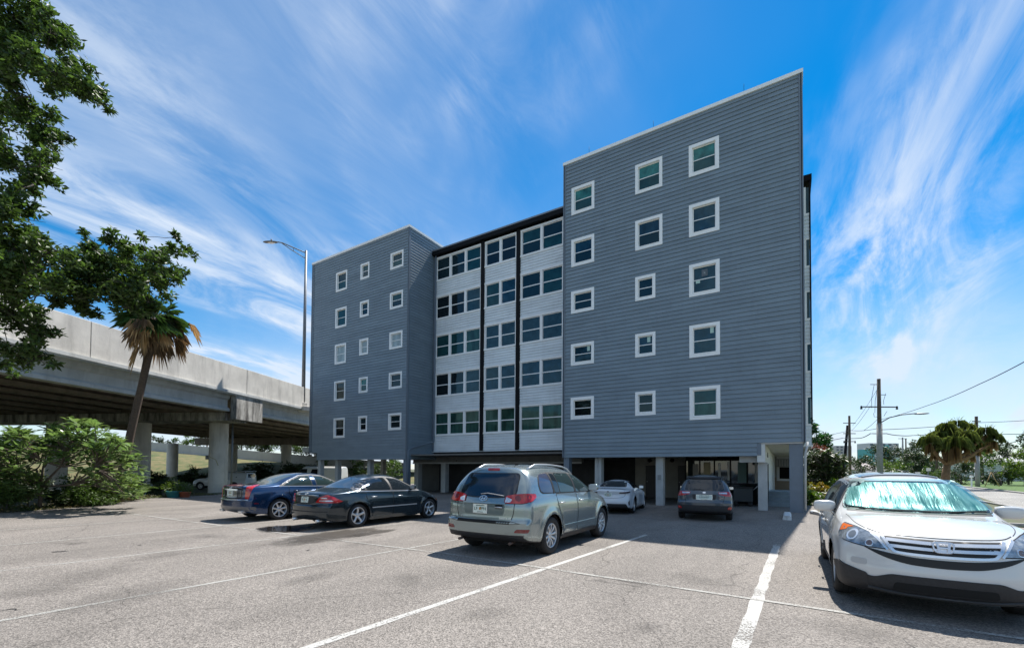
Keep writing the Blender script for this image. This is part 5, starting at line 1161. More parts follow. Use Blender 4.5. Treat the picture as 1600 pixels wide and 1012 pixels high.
LEX = dict(scale=.94, L=4.7, W=1.85, R=.34, wheels=(1.05, 3.78), tum=.42, bowR=.32, bowF=.5, flare=.03, vcut=1,
    top=[(0, 1.0), (.15, 1.03), (.5, 1.05), (.8, 1.09), (1.3, 1.28), (1.8, 1.385), (2.2, 1.40), (2.6, 1.34), (3.2, 1.08), (3.4, 1.0), (4.0, .90), (4.5, .76), (4.7, .66)],
    belt=[(0, .93), (.9, .97), (2.4, .93), (3.5, .88), (4.2, .76), (4.7, .55)], low=[(0, .27), (.4, .22), (1.0, .17), (3.9, .17), (4.7, .22)],
    half=[(0, .92), (.5, .98), (1.1, 1), (2.2, .97), (3.6, 1), (4.3, .96), (4.7, .86)], n=[(0, 2.6), (2.6, 2.6), (4.7, 2.5)],
    rear=[(.18, .12), (.32, .02), (.5, 0), (.62, .02), (.8, .08), (.98, .05), (1.05, .08)], front=[(.2, .05), (.45, 0), (.7, .08), (.9, .2)])
def outback():
    P = paint('slate_car_paint', (.055, .075, .095), .5, .3)
    c = Car('wagon', 'dark slate wagon with black roof rails parked under the right wing', 'wagon', OUTB, P, (0, 0, 0), 0)
    c.wheels(.35, .225, .23, dict(n=5, w=(.05, .08), z=.5))
    c.box('underbody', (2.4, 0, .3), (3.9, 1.3, .16), M_WELL)
    c.patch('rear_window', rp([(-.66, 1.09), (.66, 1.09), (.56, 1.49), (-.56, 1.49)], .08), 'B', M_TGLASS, off=.005)
    c.patch('spoiler', rp([(-.60, 1.50), (.60, 1.50), (.58, 1.55), (-.58, 1.55)], .02), 'B', M_PLAS, off=.05, th=.02)
    c.patch('tailgate_garnish', rp([(-.50, .83), (.50, .83), (.46, .97), (-.46, .97)], .03), 'B', mat('grey_green_recess2', (.03, .04, .055), .35, coat=.6), off=.004)
    c.patch('seam', band(smooth_path([(-.60, .66), (-.64, .80), (-.68, 1.05)]), .012), 'B', M_WELL, off=.003); c.patch('seam', band(smooth_path([(.60, .66), (.64, .80), (.68, 1.05)]), .012), 'B', M_WELL, off=.003)
    c.patch('plate_recess', rp([(-.37, .775), (.37, .775), (.40, .955), (-.40, .955)], .03), 'B', M_PLAS, off=.006)
    p = c.plate('B', .86, txt='SUNWEST', w=.52, h=.16, tsz=.075, mid=False, frame=True)
    for sg in (1, -1):
        v = (.2, sg*.80, 180-sg*35); f = lambda q: [((a if sg < 0 else -a), z) for a, z in q]
        l = c.patch('tail_lamp', rp(f([(-.32, .965), (-.10, .90), (.14, .89), (.19, .97), (.12, 1.06), (-.10, 1.06), (-.32, 1.045)]), .03), v, M_RED, off=.010)
        c.patch('reverse_lamp', rp(f([(-.31, .985), (-.06, .975), (-.04, 1.04), (-.30, 1.03)]), .015), v, M_CLEAR, off=.013, th=.003, parent=l)
        c.patch('reflector', rp(f([(-.10, .44), (.06, .44), (.08, .53), (-.06, .53)]), .03), v, M_RED, off=.008)
        pts = []
        for i in range(12):
            x = .6+i*.18; h = c.bvh.ray_cast(Vector((x, sg*.60, 4)), Vector((0, 0, -1)))[0]; pts.append((x, sg*.60, h.z+(.055 if 0 < i < 11 else 0)))
        b = MB(); b.tube(pts, .025, 6); b.build('roof_rail', M_PLAS, c.root)
    c.patch('badge', [(.055*math.cos(t*.4), 1.02+.03*math.sin(t*.4)) for t in range(16)], 'B', M_CHROME, off=.012)
    c.both('window_surround', rp([(.55, 1.12), (3.3, 1.03), (3.0, 1.2), (2.5, 1.48), (1.0, 1.53), (.7, 1.45)], .06), M_TGLASS, off=.004)
    b = MB(); b.tube([c.ray('B', y, z)[0]+Vector((-.03, 0, 0)) for y, z in ((0, 1.10), (.15, 1.14), (.38, 1.12))], .008, 6); b.build('wiper', M_PLAS, c.root)
    c.mirror(3.0, 1.07, out=.08, sz=(.1, .17, .12)); c.loc = (-2.45, 16.15, 0); c.rz = rad(97); c.place()
def lexus():
    P = paint('white_coupe_paint', (.66, .68, .70), 0, .22)
    c = Car('coupe', 'white low coupe parked under the right wing behind the grey-green SUV', 'coupe', LEX, P, (0, 0, 0), 0)
    c.wheels(.34, .245, .25, dict(n=5, w=(.04, .05), z=.5, pair=(-.1, .1)))
    c.box('underbody', (2.3, 0, .26), (3.6, 1.3, .14), M_WELL)
    c.patch('rear_window', rp([(-.60, 1.10), (.60, 1.10), (.48, 1.34), (-.48, 1.34)], .06), 'B', M_TGLASS, off=.005)
    c.patch('seam', band(smooth_path([(-.66, .98), (-.56, .70), (.56, .70), (.66, .98)]), .01), 'B', M_WELL, off=.003)
    c.patch('lower_bumper', rp([(-.80, .27), (.80, .27), (.72, .44), (-.72, .44)], .04), 'B', M_PLAS, off=.006)
    c.plate('B', .80, txt='BX  H4', frame=False)
    for sg in (1, -1):
        v = (.2, sg*.74, 180-sg*30); f = lambda q: [((a if sg < 0 else -a), z) for a, z in q]
        c.patch('tail_lamp', rp(f([(-.30, .86), (.18, .88), (.22, .955), (-.05, .93), (-.30, .905)]), .02), v, mat('smoked_lamp', (.05, .008, .01), .12, coat=1), off=.008)
        c.patch('side_vent', rp(f([(.08, .38), (.13, .38), (.12, .60), (.05, .50)]), .02), v, M_WELL, off=.005)
    c.patch('badge', [(.05*math.cos(t*.4), .93+.035*math.sin(t*.4)) for t in range(16)], 'B', M_CHROME, off=.012)
    c.both('side_window', rp([(1.2, 1.06), (3.0, .98), (2.6, 1.22), (2.1, 1.32), (1.7, 1.31)], .08), M_TGLASS, off=.005)
    for v in 'LR': c.panel('door', [(1.75, .26), (3.05, .26), (3.2, .90), (1.75, .95)], v)
    c.mirror(2.75, 1.03, sz=(.1, .2, .13)); c.loc = (-6.0, 16.6, 0); c.rz = rad(97); c.place()
outback(); lexus()
# ------------------------------------------------------------------ elevated road on columns
bP = Vector((-27.2, 14.5, 0)); bd = Vector((-.415, .919, 0)).normalized(); bn = Vector((-bd.y, bd.x, 0))   # bn points to the far side
M_BC = mat('bridge_concrete', (.62, .59, .54), .85, noise=.14, nscale=.9, bump=.3, bscale=14, stain=.28)
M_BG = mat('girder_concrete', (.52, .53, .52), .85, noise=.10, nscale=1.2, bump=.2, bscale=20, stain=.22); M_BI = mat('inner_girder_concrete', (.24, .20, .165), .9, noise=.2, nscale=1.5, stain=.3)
M_BK = mat('stained_concrete', (.46, .44, .40), .88, noise=.2, nscale=2, bump=.3, bscale=20, stain=.92, slo=.40)
M_SLOT = mat('expansion_joint', (.03, .03, .03), .9)
def bw(u, v, z): q = bP+bd*u+bn*v; return (q.x-bP.x, q.y-bP.y, z)
BSC = 1.30
def bsc(p): return Vector((p[0]*BSC, p[1]*BSC, p[2]*BSC+CH*(1-BSC)))
br = thing('elevated_road', 'long concrete elevated roadway on round columns running past the left of the building', 'bridge', bsc(bP)); br.scale = (BSC,)*3
def bbox(name, u0, u1, v0, v1, z0, z1, mt, bev=0, parent=None):
    vs = [bw(u, v, z) for z in (z0, z1) for u, v in ((u0, v0), (u0, v1), (u1, v1), (u1, v0))]
    return MB().add(vs, [(0,1,2,3),(7,6,5,4),(0,3,7,4),(3,2,6,7),(2,1,5,6),(1,0,4,5)], 0).build(name, mt, parent or br, bev)
js = [-46, -31.5, -17.2, -9.5, -1.05, 13.5, 28, 45, 62, 80]
for a, b_ in zip(js[:-1], js[1:]):
    bbox('parapet', a+.012, b_-.012, 0, .28, 5.98, 7.42, M_BC, .015)
bbox('expansion_joint', -46, 80, .02, .26, 5.99, 7.40, M_SLOT)
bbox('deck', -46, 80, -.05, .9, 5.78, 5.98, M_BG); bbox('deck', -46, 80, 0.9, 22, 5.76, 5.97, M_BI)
bbox('parapet_ledge', -46, 80, -.10, -.05, 5.84, 5.98, M_BG)
bbox('parapet', -46, 80, 21.72, 22, 5.98, 7.42, M_BC)
for a, b_ in ((-46, -22.1), (-21.9, -1.9), (.32, 18.2), (18.4, 38), (38.2, 80)):
    for v in (.35, 2.7, 5.05, 7.4, 9.75, 12.1, 14.6, 17.0, 19.4):
        m_ = MB(); sec = [(0, 5.78), (0, 5.60), (.14, 5.50), (.14, 5.12), (0, 5.02), (0, 4.87), (.5, 4.87), (.5, 5.02), (.36, 5.12), (.36, 5.50), (.5, 5.60), (.5, 5.78)]
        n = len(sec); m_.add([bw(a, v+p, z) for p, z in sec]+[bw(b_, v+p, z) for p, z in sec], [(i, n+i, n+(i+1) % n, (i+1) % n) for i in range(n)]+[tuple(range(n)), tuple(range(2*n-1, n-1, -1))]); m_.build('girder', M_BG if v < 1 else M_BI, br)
bbox('cap_beam', -1.75, -.05, .75, 21.5, 4.38, 4.86, M_BK, .02)
bbox('cap_end', -1.86, .27, -.03, .34, 4.42, 5.83, M_BK, .02)
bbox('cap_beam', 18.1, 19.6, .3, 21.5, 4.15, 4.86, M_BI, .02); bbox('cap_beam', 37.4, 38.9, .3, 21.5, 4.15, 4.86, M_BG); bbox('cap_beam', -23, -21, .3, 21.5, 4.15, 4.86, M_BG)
def pier(w, r=.5, z1=4.4):
    o = MB().lathe([(r, -.15), (r, 1.2), (r, 2.6), (r, z1)], 32, 0, Matrix.Translation((w.x-bP.x, w.y-bP.y, 0))).build('pier_column', M_BC, br); return o
for px in (341, 219, 88, -45): pier(at(px, 731, 26.9))
for px in (269, 362, 447): pier(at(px, 731, 46.7), .5, 4.2)
for v in (2, 7.5, 13): q = bP+bd*38+bn*v; pier(q, .5, 4.2); q = bP+bd*-22+bn*v; pier(q, .5, 4.2)
cl = bsc(at(341, 731, 26.9))
# utility box and hose strapped to the near column
b = MB(); b.box((-.10, -.10, -.16), (.10, .10, .16), 0, Matrix.Translation(cl+R2*-.64-F1*.36+Vector((0, 0, .85)))); tag(b.build('utility_box', mat('utility_grey', (.22, .22, .21), .6), bevel=.01), 'small grey utility box strapped to the near bridge column', 'box')
b = MB(); P = [cl+Vector((.65*math.cos(a), .65*math.sin(a), z)) for a, z in ((rad(230), .95), (rad(255), .98), (rad(280), .86), (rad(300), .78), (rad(320), .66), (rad(335), .2))]; b.tube(P, .03, 6); tag(b.build('strap', mat('pale_strap', (.42, .38, .22), .8)), 'pale yellow strap looped around the near bridge column', 'strap')
# street light on the parapet
lp = thing('street_lamp', 'tall grey street lamp standing on the bridge parapet beside the left wing', 'street lamp', bsc(bP+bd*4.55+bn*.1+Vector((0, 0, 5.98)))); lp.scale = (BSC,)*3
M_GALV = mat('galvanised_steel', (.20, .21, .22), .5, metal=.4, noise=.1)
b = MB(); b.tube([(0, 0, .3), (0, 0, 6), (0, 0, 11.25)], [.13, .105, .075], 12); b.build('pole', M_GALV, lp)
MB().box((-.55, -.3, -.28), (.55, .3, .06)).build('base_plinth', M_BC, lp, .03); MB().box((-.2, -.2, .06), (.2, .2, .34)).build('base_plate', M_BC, lp, .02)
aL = -R0
b = MB(); b.tube([aL*.05+Vector((0, 0, 11.1)), aL*1.0+Vector((0, 0, 11.50)), aL*1.7+Vector((0, 0, 11.80)), aL*2.05+Vector((0, 0, 11.86))], .04, 8); b.tube([aL*.05+Vector((0, 0, 10.7)), aL*1.0+Vector((0, 0, 11.27)), aL*1.75+Vector((0, 0, 11.78))], .03, 8); b.tube([aL*.9+Vector((0, 0, 11.22)), aL*.9+Vector((0, 0, 11.46))], .02, 6); b.build('arm', M_GALV, lp)
b = MB(); T = Matrix.Translation(aL*2.55+Vector((0, 0, 11.85))) @ Matrix.Rotation(YAW, 4, 'Z'); b.ell((0, 0, 0), (.55, .17, .075), 10, 0, T); b.build('lamp_head', mat('lamp_head_grey', (.12, .12, .12), .5), lp); b = MB(); b.ell((.05, 0, -.045), (.3, .12, .06), 8, 0, T); b.build('lens', M_CLEAR, lp); MB().tube([aL*2.5+Vector((0, 0, 11.9)), aL*2.5+Vector((0, 0, 12.05))], .05, 8).build('photocell', M_PLAS, lp)
# ------------------------------------------------------------------ ramp wall and grassy bank beyond
wa = at(-420, 731, 62); wpts = [(-420, 62, 6.6, 5.2), (0, 60, 5.9, 4.6), (231, 60, 5.1, 3.85), (329, 62, 4.55, 3.25), (500, 66, 3.4, 2.0), (640, 70, 2.6, 1.2)]
b = MB(); vs = []
for px, dp, zt_, zb_ in wpts:
    q = at(px, 731, dp); vs += [(q.x, q.y, zb_-3), (q.x, q.y, zt_), (q.x+F0.x*.4, q.y+F0.y*.4, zt_), (q.x+F0.x*.4, q.y+F0.y*.4, zb_-3)]
fs = []
for i in range(len(wpts)-1):
    for k in range(4): fs.append((4*i+k, 4*i+(k+1) % 4, 4*i+4+(k+1) % 4, 4*i+4+k))
o = b.add(vs, fs).build('ramp_wall', mat('ramp_wall_concrete', (.50, .48, .44), .85, noise=.08, nscale=.5, stain=.1)); tag(o, 'pale concrete ramp wall sloping down beyond the bridge columns', 'wall'); o.scale = (BSC,)*3; o.location.z = CH*(1-BSC)
b = MB(); vs = []; rg = random.Random(2); prof = [(0, 1), (.12, .93), (.3, .78), (.5, .55), (.7, .33), (.85, .14), (1, -.03)]
cols = []
for px in range(-420, 700, 20):
    i = max(k for k in range(len(wpts)) if wpts[k][0] <= px or k == 0); i = min(i, len(wpts)-2); t = (px-wpts[i][0])/(wpts[i+1][0]-wpts[i][0]); t = min(max(t, 0), 1); dp = wpts[i][1]*(1-t)+wpts[i+1][1]*t; zb_ = (wpts[i][3]*(1-t)+wpts[i+1][3]*t)+.05
    cols.append([(at(px, 731, dp-.1-(dp-43)*a), zb_*h) for a, h in prof])
n = len(prof)
for c_ in cols:
    for q, z in c_: vs.append((q.x, q.y, z+rg.uniform(-.05, .05)*(z > .1)))
o = b.add(vs, [(i*n+k, (i+1)*n+k, (i+1)*n+k+1, i*n+k+1) for i in range(len(cols)-1) for k in range(n-1)], 0, True).build('embankment', mat('dry_grass_bank', (.045, .08, .018), .95, c2=(.19, .145, .065), nscale=1.1, bump=1, bscale=6, detail=9)); tag(o, kind='structure'); o.scale = (BSC,)*3; o.location.z = CH*(1-BSC)
# ------------------------------------------------------------------ foliage tools
def leaf_mat(name, col, trans=.35, var=.45, rough=.45, c2=None):
    return mat(name, col, rough, spec=.4, trans=trans, island=var, noise=0 if c2 else .2, nscale=.7, c2=c2)
def leaves(C, l, w, seed=0, up=.35, droop=0, cup=.15):
    """(n,3) leaf centres -> verts, faces of pointed, slightly folded leaves"""
    r = np.random.default_rng(seed); n = len(C); d = r.normal(size=(n, 3)); d[:, 2] = d[:, 2]*.6-droop; d /= np.linalg.norm(d, axis=1)[:, None]
    nn_ = r.normal(size=(n, 3)); nn_[:, 2] += up*3; s = np.cross(d, nn_); s /= np.linalg.norm(s, axis=1)[:, None]+1e-9; m_ = np.cross(s, d)
    sc = r.uniform(.65, 1.25, n)[:, None]; L_, W_ = l*sc, w*sc
    V = np.stack([C, C+d*L_*.45+s*W_*.5+m_*W_*cup, C+d*L_-m_*L_*.08, C+d*L_*.45-s*W_*.5+m_*W_*cup], 1).reshape(-1, 3)
    base = np.arange(n)[:, None]*4
    return V, np.concatenate([base+[0, 1, 2], base+[0, 2, 3]], 0)
def mesh_np(name, V, F, mt, parent=None, loc=(0, 0, 0)):
    me = bpy.data.meshes.new(name); V = np.asarray(V, np.float32)-np.array(loc, np.float32); me.vertices.add(len(V)); me.vertices.foreach_set('co', V.ravel()); k = F.shape[1]; me.loops.add(F.size); me.loops.foreach_set('vertex_index', F.astype(np.int32).ravel()); me.polygons.add(len(F)); me.polygons.foreach_set('loop_start', np.arange(0, F.size, k, dtype=np.int32)); me.update(calc_edges=True); me.materials.append(mt)
    o = bpy.data.objects.new(name, me); COL.objects.link(o)
    if parent: o.parent = parent
    return o
def clump(c, r, n, rng, shell=.5):
    d = rng.normal(size=(n, 3)); d /= np.linalg.norm(d, axis=1)[:, None]; q = rng.uniform(0, 1, n)**shell; return np.array(c)+d*q[:, None]*np.array(r)
def tree(kind, label, cat, base, clumps, leafl, leafw, dens, lm, bark, trunk_r=.15, trunk=None, group=None, seed=0, limb=True, up=.3, twig=True):
    """clumps: (x, y, z, r) in world metres; dens = leaves per m2 of clump outline"""
    base = Vector(base); root = thing(kind, label, cat, base, 0, group); rng = np.random.default_rng(seed+7); P = []
    for (x, y, z, r) in clumps:
        rr = (r, r, r*.78); n = max(12, int(dens*3.14*r*r))
        # sub-clusters so that light and gaps get in
        k = max(3, int(3+r*5)); subs = clump((x, y, z), rr, k, rng, .45); 
        for sc in subs: P.append(clump(sc, (r*.42,)*3, n//k+1, rng, .6))
    P = np.concatenate(P); P = P[P[:, 2] > .03]; V, F = leaves(P, leafl, leafw, seed, up)
    mesh_np('crown', V, F, lm, root, base)
    b = MB(); tp = trunk or [base, base+Vector((0, 0, 1.5))]; tp = [Vector(p)-base for p in tp]; top = tp[-1]
    b.tube([tp[0]+Vector((0, 0, -.45))]+tp[1:], [trunk_r*(1-.35*i/max(1, len(tp)-1)) for i in range(len(tp))], 10)
    rl = random.Random(seed)
    if limb:
        nodes = [(p, trunk_r*.5) for p in tp[max(1, len(tp)-2):]]
        for (x, y, z, r) in sorted(clumps, key=lambda c_: (Vector(c_[:3])-base-top).length):
            e = Vector((x, y, z))-base; st, r0 = min(nodes, key=lambda q_: (q_[0]-e).length+ (0 if (q_[0]-top).length < (e-top).length else 1)); d = e-st
            if d.length < .05: continue
            m1 = st+d*.35+Vector((rl.uniform(-.12, .12), rl.uniform(-.12, .12), rl.uniform(-.02, .14)))*d.length; m2 = st+d*.7+Vector((rl.uniform(-.1, .1), rl.uniform(-.1, .1), rl.uniform(-.05, .1)))*d.length; r1 = max(.008, r0*.62)
            b.tube([st, m1, m2, e], [r0*.8, r0*.72, r1, r1*.8], 6, cap=False); nodes += [(e, r1), (m2, r1)]
            if twig:
                for _ in range(5):
                    t = e+Vector((rl.uniform(-1, 1), rl.uniform(-1, 1), rl.uniform(-.6, .6)))*r*.85; b.tube([m2.lerp(e, .7), e.lerp(t, .5)+Vector((0, 0, .03)), t], [.012, .008, .004], 4, cap=False)
    b.build('trunk', bark, root); return root
M_BARK = mat('grey_bark', (.10, .085, .065), .9, noise=.3, nscale=12, bump=.8, bscale=30)
M_BARKD = mat('dark_bark', (.045, .037, .03), .9, noise=.3, nscale=12, bump=.8, bscale=30)
L_OAK = leaf_mat('dark_tree_leaves', (.055, .092, .023), .38, .6)
L_PLUM = leaf_mat('broad_green_leaves', (.10, .17, .055), .3, .5, .25, c2=(.17, .23, .075))
L_MID = leaf_mat('mid_green_leaves', (.075, .125, .028), .3, .5)
L_LIGHT = leaf_mat('light_green_leaves', (.09, .14, .022), .35, .45)
L_DARK = leaf_mat('dark_bush_leaves', (.036, .058, .018), .25, .5)
# overhanging tree at the left edge
R1 = random.Random(12)
oak = [(20,25,48),(62,42,34),(95,75,34),(28,100,52),(78,112,40),(120,122,32),(150,150,24),(170,166,12),(25,165,42),(62,200,36),(92,222,20),(18,235,46),(60,258,34),(84,285,14),(18,305,40),(52,300,20),(30,345,36),
 (28,385,46),(80,392,36),(120,398,34),(112,440,38),(160,402,30),(165,442,40),(202,402,30),(206,446,38),(242,402,26),(246,440,30),(272,388,14),(276,430,16),(291,392,10),(303,402,7),(140,478,20),(200,482,20),(234,472,20),(224,370,8),(127,362,9),(275,370,10),
 (20,430,46),(50,470,38),(84,466,20),(18,490,44),(52,520,28),(14,545,36),(58,562,22),(80,568,10),(45,430,40),(8,572,16),(-60,60,90),(-70,200,90),(-60,340,90),(-70,470,80)]
oc = []
for px, py, rp_ in oak:
    dp = 12.2+R1.uniform(-1, 1)+(1.2 if px > 100 and py > 340 else 0); q = at(px, py, dp); oc.append((q.x, q.y, q.z, rp_*dp/FPX*.93))
oak += [(140,440,38),(185,424,40),(222,424,34),(255,414,24),(132,462,28),(178,462,28),(214,466,24),(100,428,36),(150,385,22),(190,378,20),(262,440,22),(110,475,18),(30,20,40),(80,50,30),(50,150,36),(70,110,34),(40,280,34),(30,420,44),(70,440,34)]
R1 = random.Random(12)
oc = []
for px, py, rp_ in oak:
    dp = 12.2+R1.uniform(-1, 1)+(1.2 if px > 100 and py > 340 else 0); q = at(px, py, dp); oc.append((q.x, q.y, q.z, rp_*dp/FPX*.93))
tb = at(-330, 731, 12.5); tb.z = 0
tt = [tb, tb+Vector((.2, .1, 2.2)), tb+Vector((.7, .2, 4.5)), tb+Vector((1.0, .3, 6.5)), tb+Vector((1.5, .4, 8.6))]
tree('broadleaf_tree', 'dark leafy tree overhanging the top left corner of the view', 'tree', tb, oc, .16, .07, 620, L_OAK, M_BARKD, .28, tt, seed=3)
# ------------------------------------------------------------------ fan palm leaning beside the bridge
def fan(mb, o, d, up, L_, spread, n, mi, droop=.2, rng=None, fold=.0):
    o = Vector(o); d = Vector(d).normalized(); s = d.cross(Vector(up)).normalized(); u = s.cross(d)
    for k in range(n):
        a = (k/(n-1)-.5)*spread+rng.uniform(-.03, .03); dd = d*math.cos(a)+s*math.sin(a); ll = L_*(1-.22*abs(k/(n-1)-.5)*2)*rng.uniform(.85, 1.08); w = L_*.055
        q = dd.cross(u).normalized(); m0 = o+dd*ll*.55+u*(fold*abs(math.sin(a))*ll*.3); tip = o+dd*ll+Vector((0, 0, -droop*ll*rng.uniform(.5, 1.3)))+u*(fold*abs(math.sin(a))*ll*.5)
        mb.add([o, m0+q*w, tip, m0-q*w], [(0, 1, 2), (0, 2, 3)], mi)
pb = at(183, 731, 21.8); pb.z = 0
def rel(px, py, dp): return at(px, py, dp)-pb
pr = thing('fan_palm', 'leaning fan palm with dead brown fronds in front of the bridge', 'palm tree', pb)
ptop = rel(241, 500, 21.5); tp = [Vector((0, 0, -.1)), rel(194, 725, 21.8), rel(206, 668, 21.7), rel(222, 600, 21.6), rel(233, 550, 21.5), ptop]
M_PTR = mat('palm_trunk', (.095, .068, .05), .9, noise=.35, nscale=9, bump=1, bscale=18, stretch=(1, 1, 3))
MB().tube(tp, [.24, .185, .165, .15, .165, .13], 14).build('trunk', M_PTR, pr)
rp_ = random.Random(8)
L_PG = leaf_mat('fan_palm_green', (.05, .095, .025), .3, .35); L_PB = leaf_mat('dead_frond_brown', (.19, .125, .07), .25, .5, .8); L_PO = leaf_mat('old_frond_tan', (.42, .28, .14), .25, .4, .8)
g = MB(); st = MB()
for k in range(28):
    az = rp_.uniform(0, 6.28); el = rp_.uniform(-.35, 1.1); d = Vector((math.cos(az)*math.cos(el), math.sin(az)*math.cos(el), math.sin(el))); o_ = ptop+d*rp_.uniform(.6, .95); st.tube([ptop, ptop+d*.5, o_], .018, 5, cap=False); fan(g, o_, (d+Vector((0, 0, -.25))), (0, 0, 1), rp_.uniform(.75, 1.05), 3.4, 24, 0, .35, rp_)
g.build('green_fronds', L_PG, pr)
for k in range(24):
    az = rp_.uniform(0, 6.28); el = rp_.uniform(-1.15, .05); d = Vector((math.cos(az)*math.cos(el), math.sin(az)*math.cos(el), math.sin(el))); o_ = ptop+d*rp_.uniform(.5, 1.45)+Vector((0, 0, -rp_.uniform(0, .3))); st.tube([ptop, ptop+d*.45, o_], .016, 5, cap=False); g2 = MB(); fan(g2, o_, (d*rp_.uniform(.15, .6)+Vector((rp_.uniform(-.2, .2), rp_.uniform(-.2, .2), -.7))), (d.x, d.y, .3), rp_.uniform(.45, 1.05), rp_.uniform(1.1, 2.6), 18, 0, .5, rp_, .6); g2.build('dead_frond', L_PB if k % 3 else L_PO, pr)
st.build('frond_stems', M_PTR, pr)
th = MB()
for k in range(210):
    az = rp_.uniform(0, 6.28); t = rp_.uniform(0, 1); c0 = ptop+Vector((0, 0, -.1-1.15*t))-Vector((R0.x, R0.y, 0))*.12*t; e = c0+Vector((math.cos(az)*rp_.uniform(.2, .42), math.sin(az)*rp_.uniform(.2, .42), -rp_.uniform(.35, .8))); q = Vector((-math.sin(az), math.cos(az), 0))*.035; m_ = c0.lerp(e, .4)+Vector((math.cos(az), math.sin(az), 0))*.12; th.add([c0, m_+q, e, m_-q], [(0, 1, 2), (0, 2, 3)])
th.build('thatch_skirt', leaf_mat('thatch', (.17, .12, .08), .15, .4, .9), pr)
# ------------------------------------------------------------------ frangipani and understorey at the left edge
def rosette_shrub(kind, label, base, heads, leaf_l, leaf_w, lm, bark, per=13, seed=1, tr=.09, fork=1.2, group=None):
    base = Vector(base); root = thing(kind, label, 'shrub' if 'shrub' in label else 'tree', base, 0, group); r = random.Random(seed); b = MB(); V = []; F = []
    f0 = Vector((0, 0, fork)); b.tube([Vector((0, 0, -.05)), f0*.5+Vector((.04, 0, 0)), f0], [tr, tr*.85, tr*.75], 8)
    H = [Vector(h_)-base for h_ in heads]; prim = [f0.lerp(h_, .42)+Vector((r.uniform(-.1, .1), r.uniform(-.1, .1), -.05)) for h_ in r.sample(H, min(7, len(H)))]
    for p_ in prim: b.tube([f0+Vector((0, 0, -.1)), f0.lerp(p_, .5)+Vector((0, 0, -.06)), p_], [tr*.62, tr*.55, tr*.45], 7, cap=False)
    sec = []
    for h_ in r.sample(H, min(26, len(H))):
        p_ = min(prim, key=lambda q_: (q_-h_).length); q2 = p_.lerp(h_, .55)+Vector((r.uniform(-.12, .12), r.uniform(-.12, .12), -.05)); b.tube([p_, p_.lerp(q2, .5)+Vector((r.uniform(-.06, .06), 0, -.04)), q2], [tr*.42, tr*.34, tr*.28], 6, cap=False); sec.append(q2)
    for h in H:
        q2 = min(sec, key=lambda q_: (q_-h).length); b.tube([q2, q2.lerp(h, .5)+Vector((r.uniform(-.05, .05), r.uniform(-.05, .05), -.04)), h], [tr*.26, tr*.22, tr*.18], 5, cap=False)
        for k in range(per):
            az = 6.283*k/per*2.4+r.uniform(-.3, .3); el = r.uniform(-.35, .9); d = Vector((math.cos(az)*math.cos(el), math.sin(az)*math.cos(el), math.sin(el))); s = d.cross(Vector((0, 0, 1))).normalized(); l_ = leaf_l*r.uniform(.7, 1.15); w = leaf_w*r.uniform(.8, 1.1); o_ = h+d*.03; u = s.cross(d); dr = Vector((0, 0, -1))*l_*r.uniform(.05, .3)
            i = len(V); V += [o_, o_+d*l_*.35+s*w*.4+u*.015, o_+d*l_*.7+s*w*.5+dr*.4+u*.012, o_+d*l_+dr, o_+d*l_*.7-s*w*.5+dr*.4+u*.012, o_+d*l_*.35-s*w*.4+u*.015, o_+d*l_*.6+dr*.25-u*.005]
            F += [(i, i+1, i+6), (i+1, i+2, i+6), (i+2, i+3, i+6), (i+3, i+4, i+6), (i+4, i+5, i+6), (i+5, i, i+6)]
    mb = MB(); mb.add(V, F, 0, False); mb.build('leaves', lm, root); b.build('trunk', bark, root); return root
rf = random.Random(21); heads = []
def dome(px): 
    e = [(0, 690), (20, 668), (50, 672), (62, 690), (75, 660), (110, 652), (150, 660), (185, 680), (210, 700), (228, 725)]
    for (a, ya), (b_, yb) in zip(e[:-1], e[1:]):
        if a <= px <= b_: return ya+(yb-ya)*(px-a)/(b_-a)
    return 690
for k in range(230):
    px = rf.uniform(-40, 218); y0 = dome(max(0, px)); t = rf.random()**1.3; py = y0+6+t*80; dp = 17.2+rf.uniform(-1.4, 1.6); q = at(px, py, dp); heads.append((q.x, q.y, q.z))
pb2 = gnd(62, 795); rosette_shrub('frangipani', 'spreading frangipani shrub with long glossy leaves at the left edge of the lot', (pb2.x, pb2.y, 0), heads, .42, .155, L_PLUM, mat('frangipani_bark', (.11, .085, .065), .85, noise=.2, nscale=20), 12, 5, .075, 1.0)
def bush(label, px, py, dp, rpx, lm, ll, lw, dens, seed, kind='shrub', cat='shrub', group=None, n=5, sq=.7, tall=1.0):
    """low bush standing on the ground below the given place"""
    c = at(px, py, dp); r = rpx*dp/FPX; base = Vector((c.x, c.y, 0)); rr = random.Random(seed); cl_ = []
    for k in range(n):
        a = 6.28*k/n+rr.uniform(-.4, .4); q = base+Vector((math.cos(a), math.sin(a), 0))*r*.55; cl_.append((q.x, q.y, max(r*.25, c.z*rr.uniform(.35, 1.0)*tall), r*rr.uniform(.4, .6)))
    cl_.append((c.x, c.y, c.z*.8, r*.6)); cl_.append((c.x, c.y, c.z*.35, r*.7))
    return tree(kind, label, cat, base, cl_, ll, lw, dens, lm, M_BARKD, .05, [base, base+Vector((0, 0, max(.2, c.z*.3)))], group, seed, True, .3, False)
bush('dark low shrub under the frangipani beside its trunk', 98, 765, 18.5, 30, L_DARK, .16, .06, 300, 31)
bush('dense mid-green shrub at the edge of the lot, right of the frangipani trunk', 128, 752, 19.0, 34, L_MID, .17, .05, 300, 32)
bush('yellow-green shrub at the right end of the left planting', 182, 742, 20.5, 34, L_LIGHT, .22, .04, 240, 33)
bush('dark green shrub in front of the left bridge column', 158, 752, 19.8, 30, L_DARK, .18, .06, 300, 34)
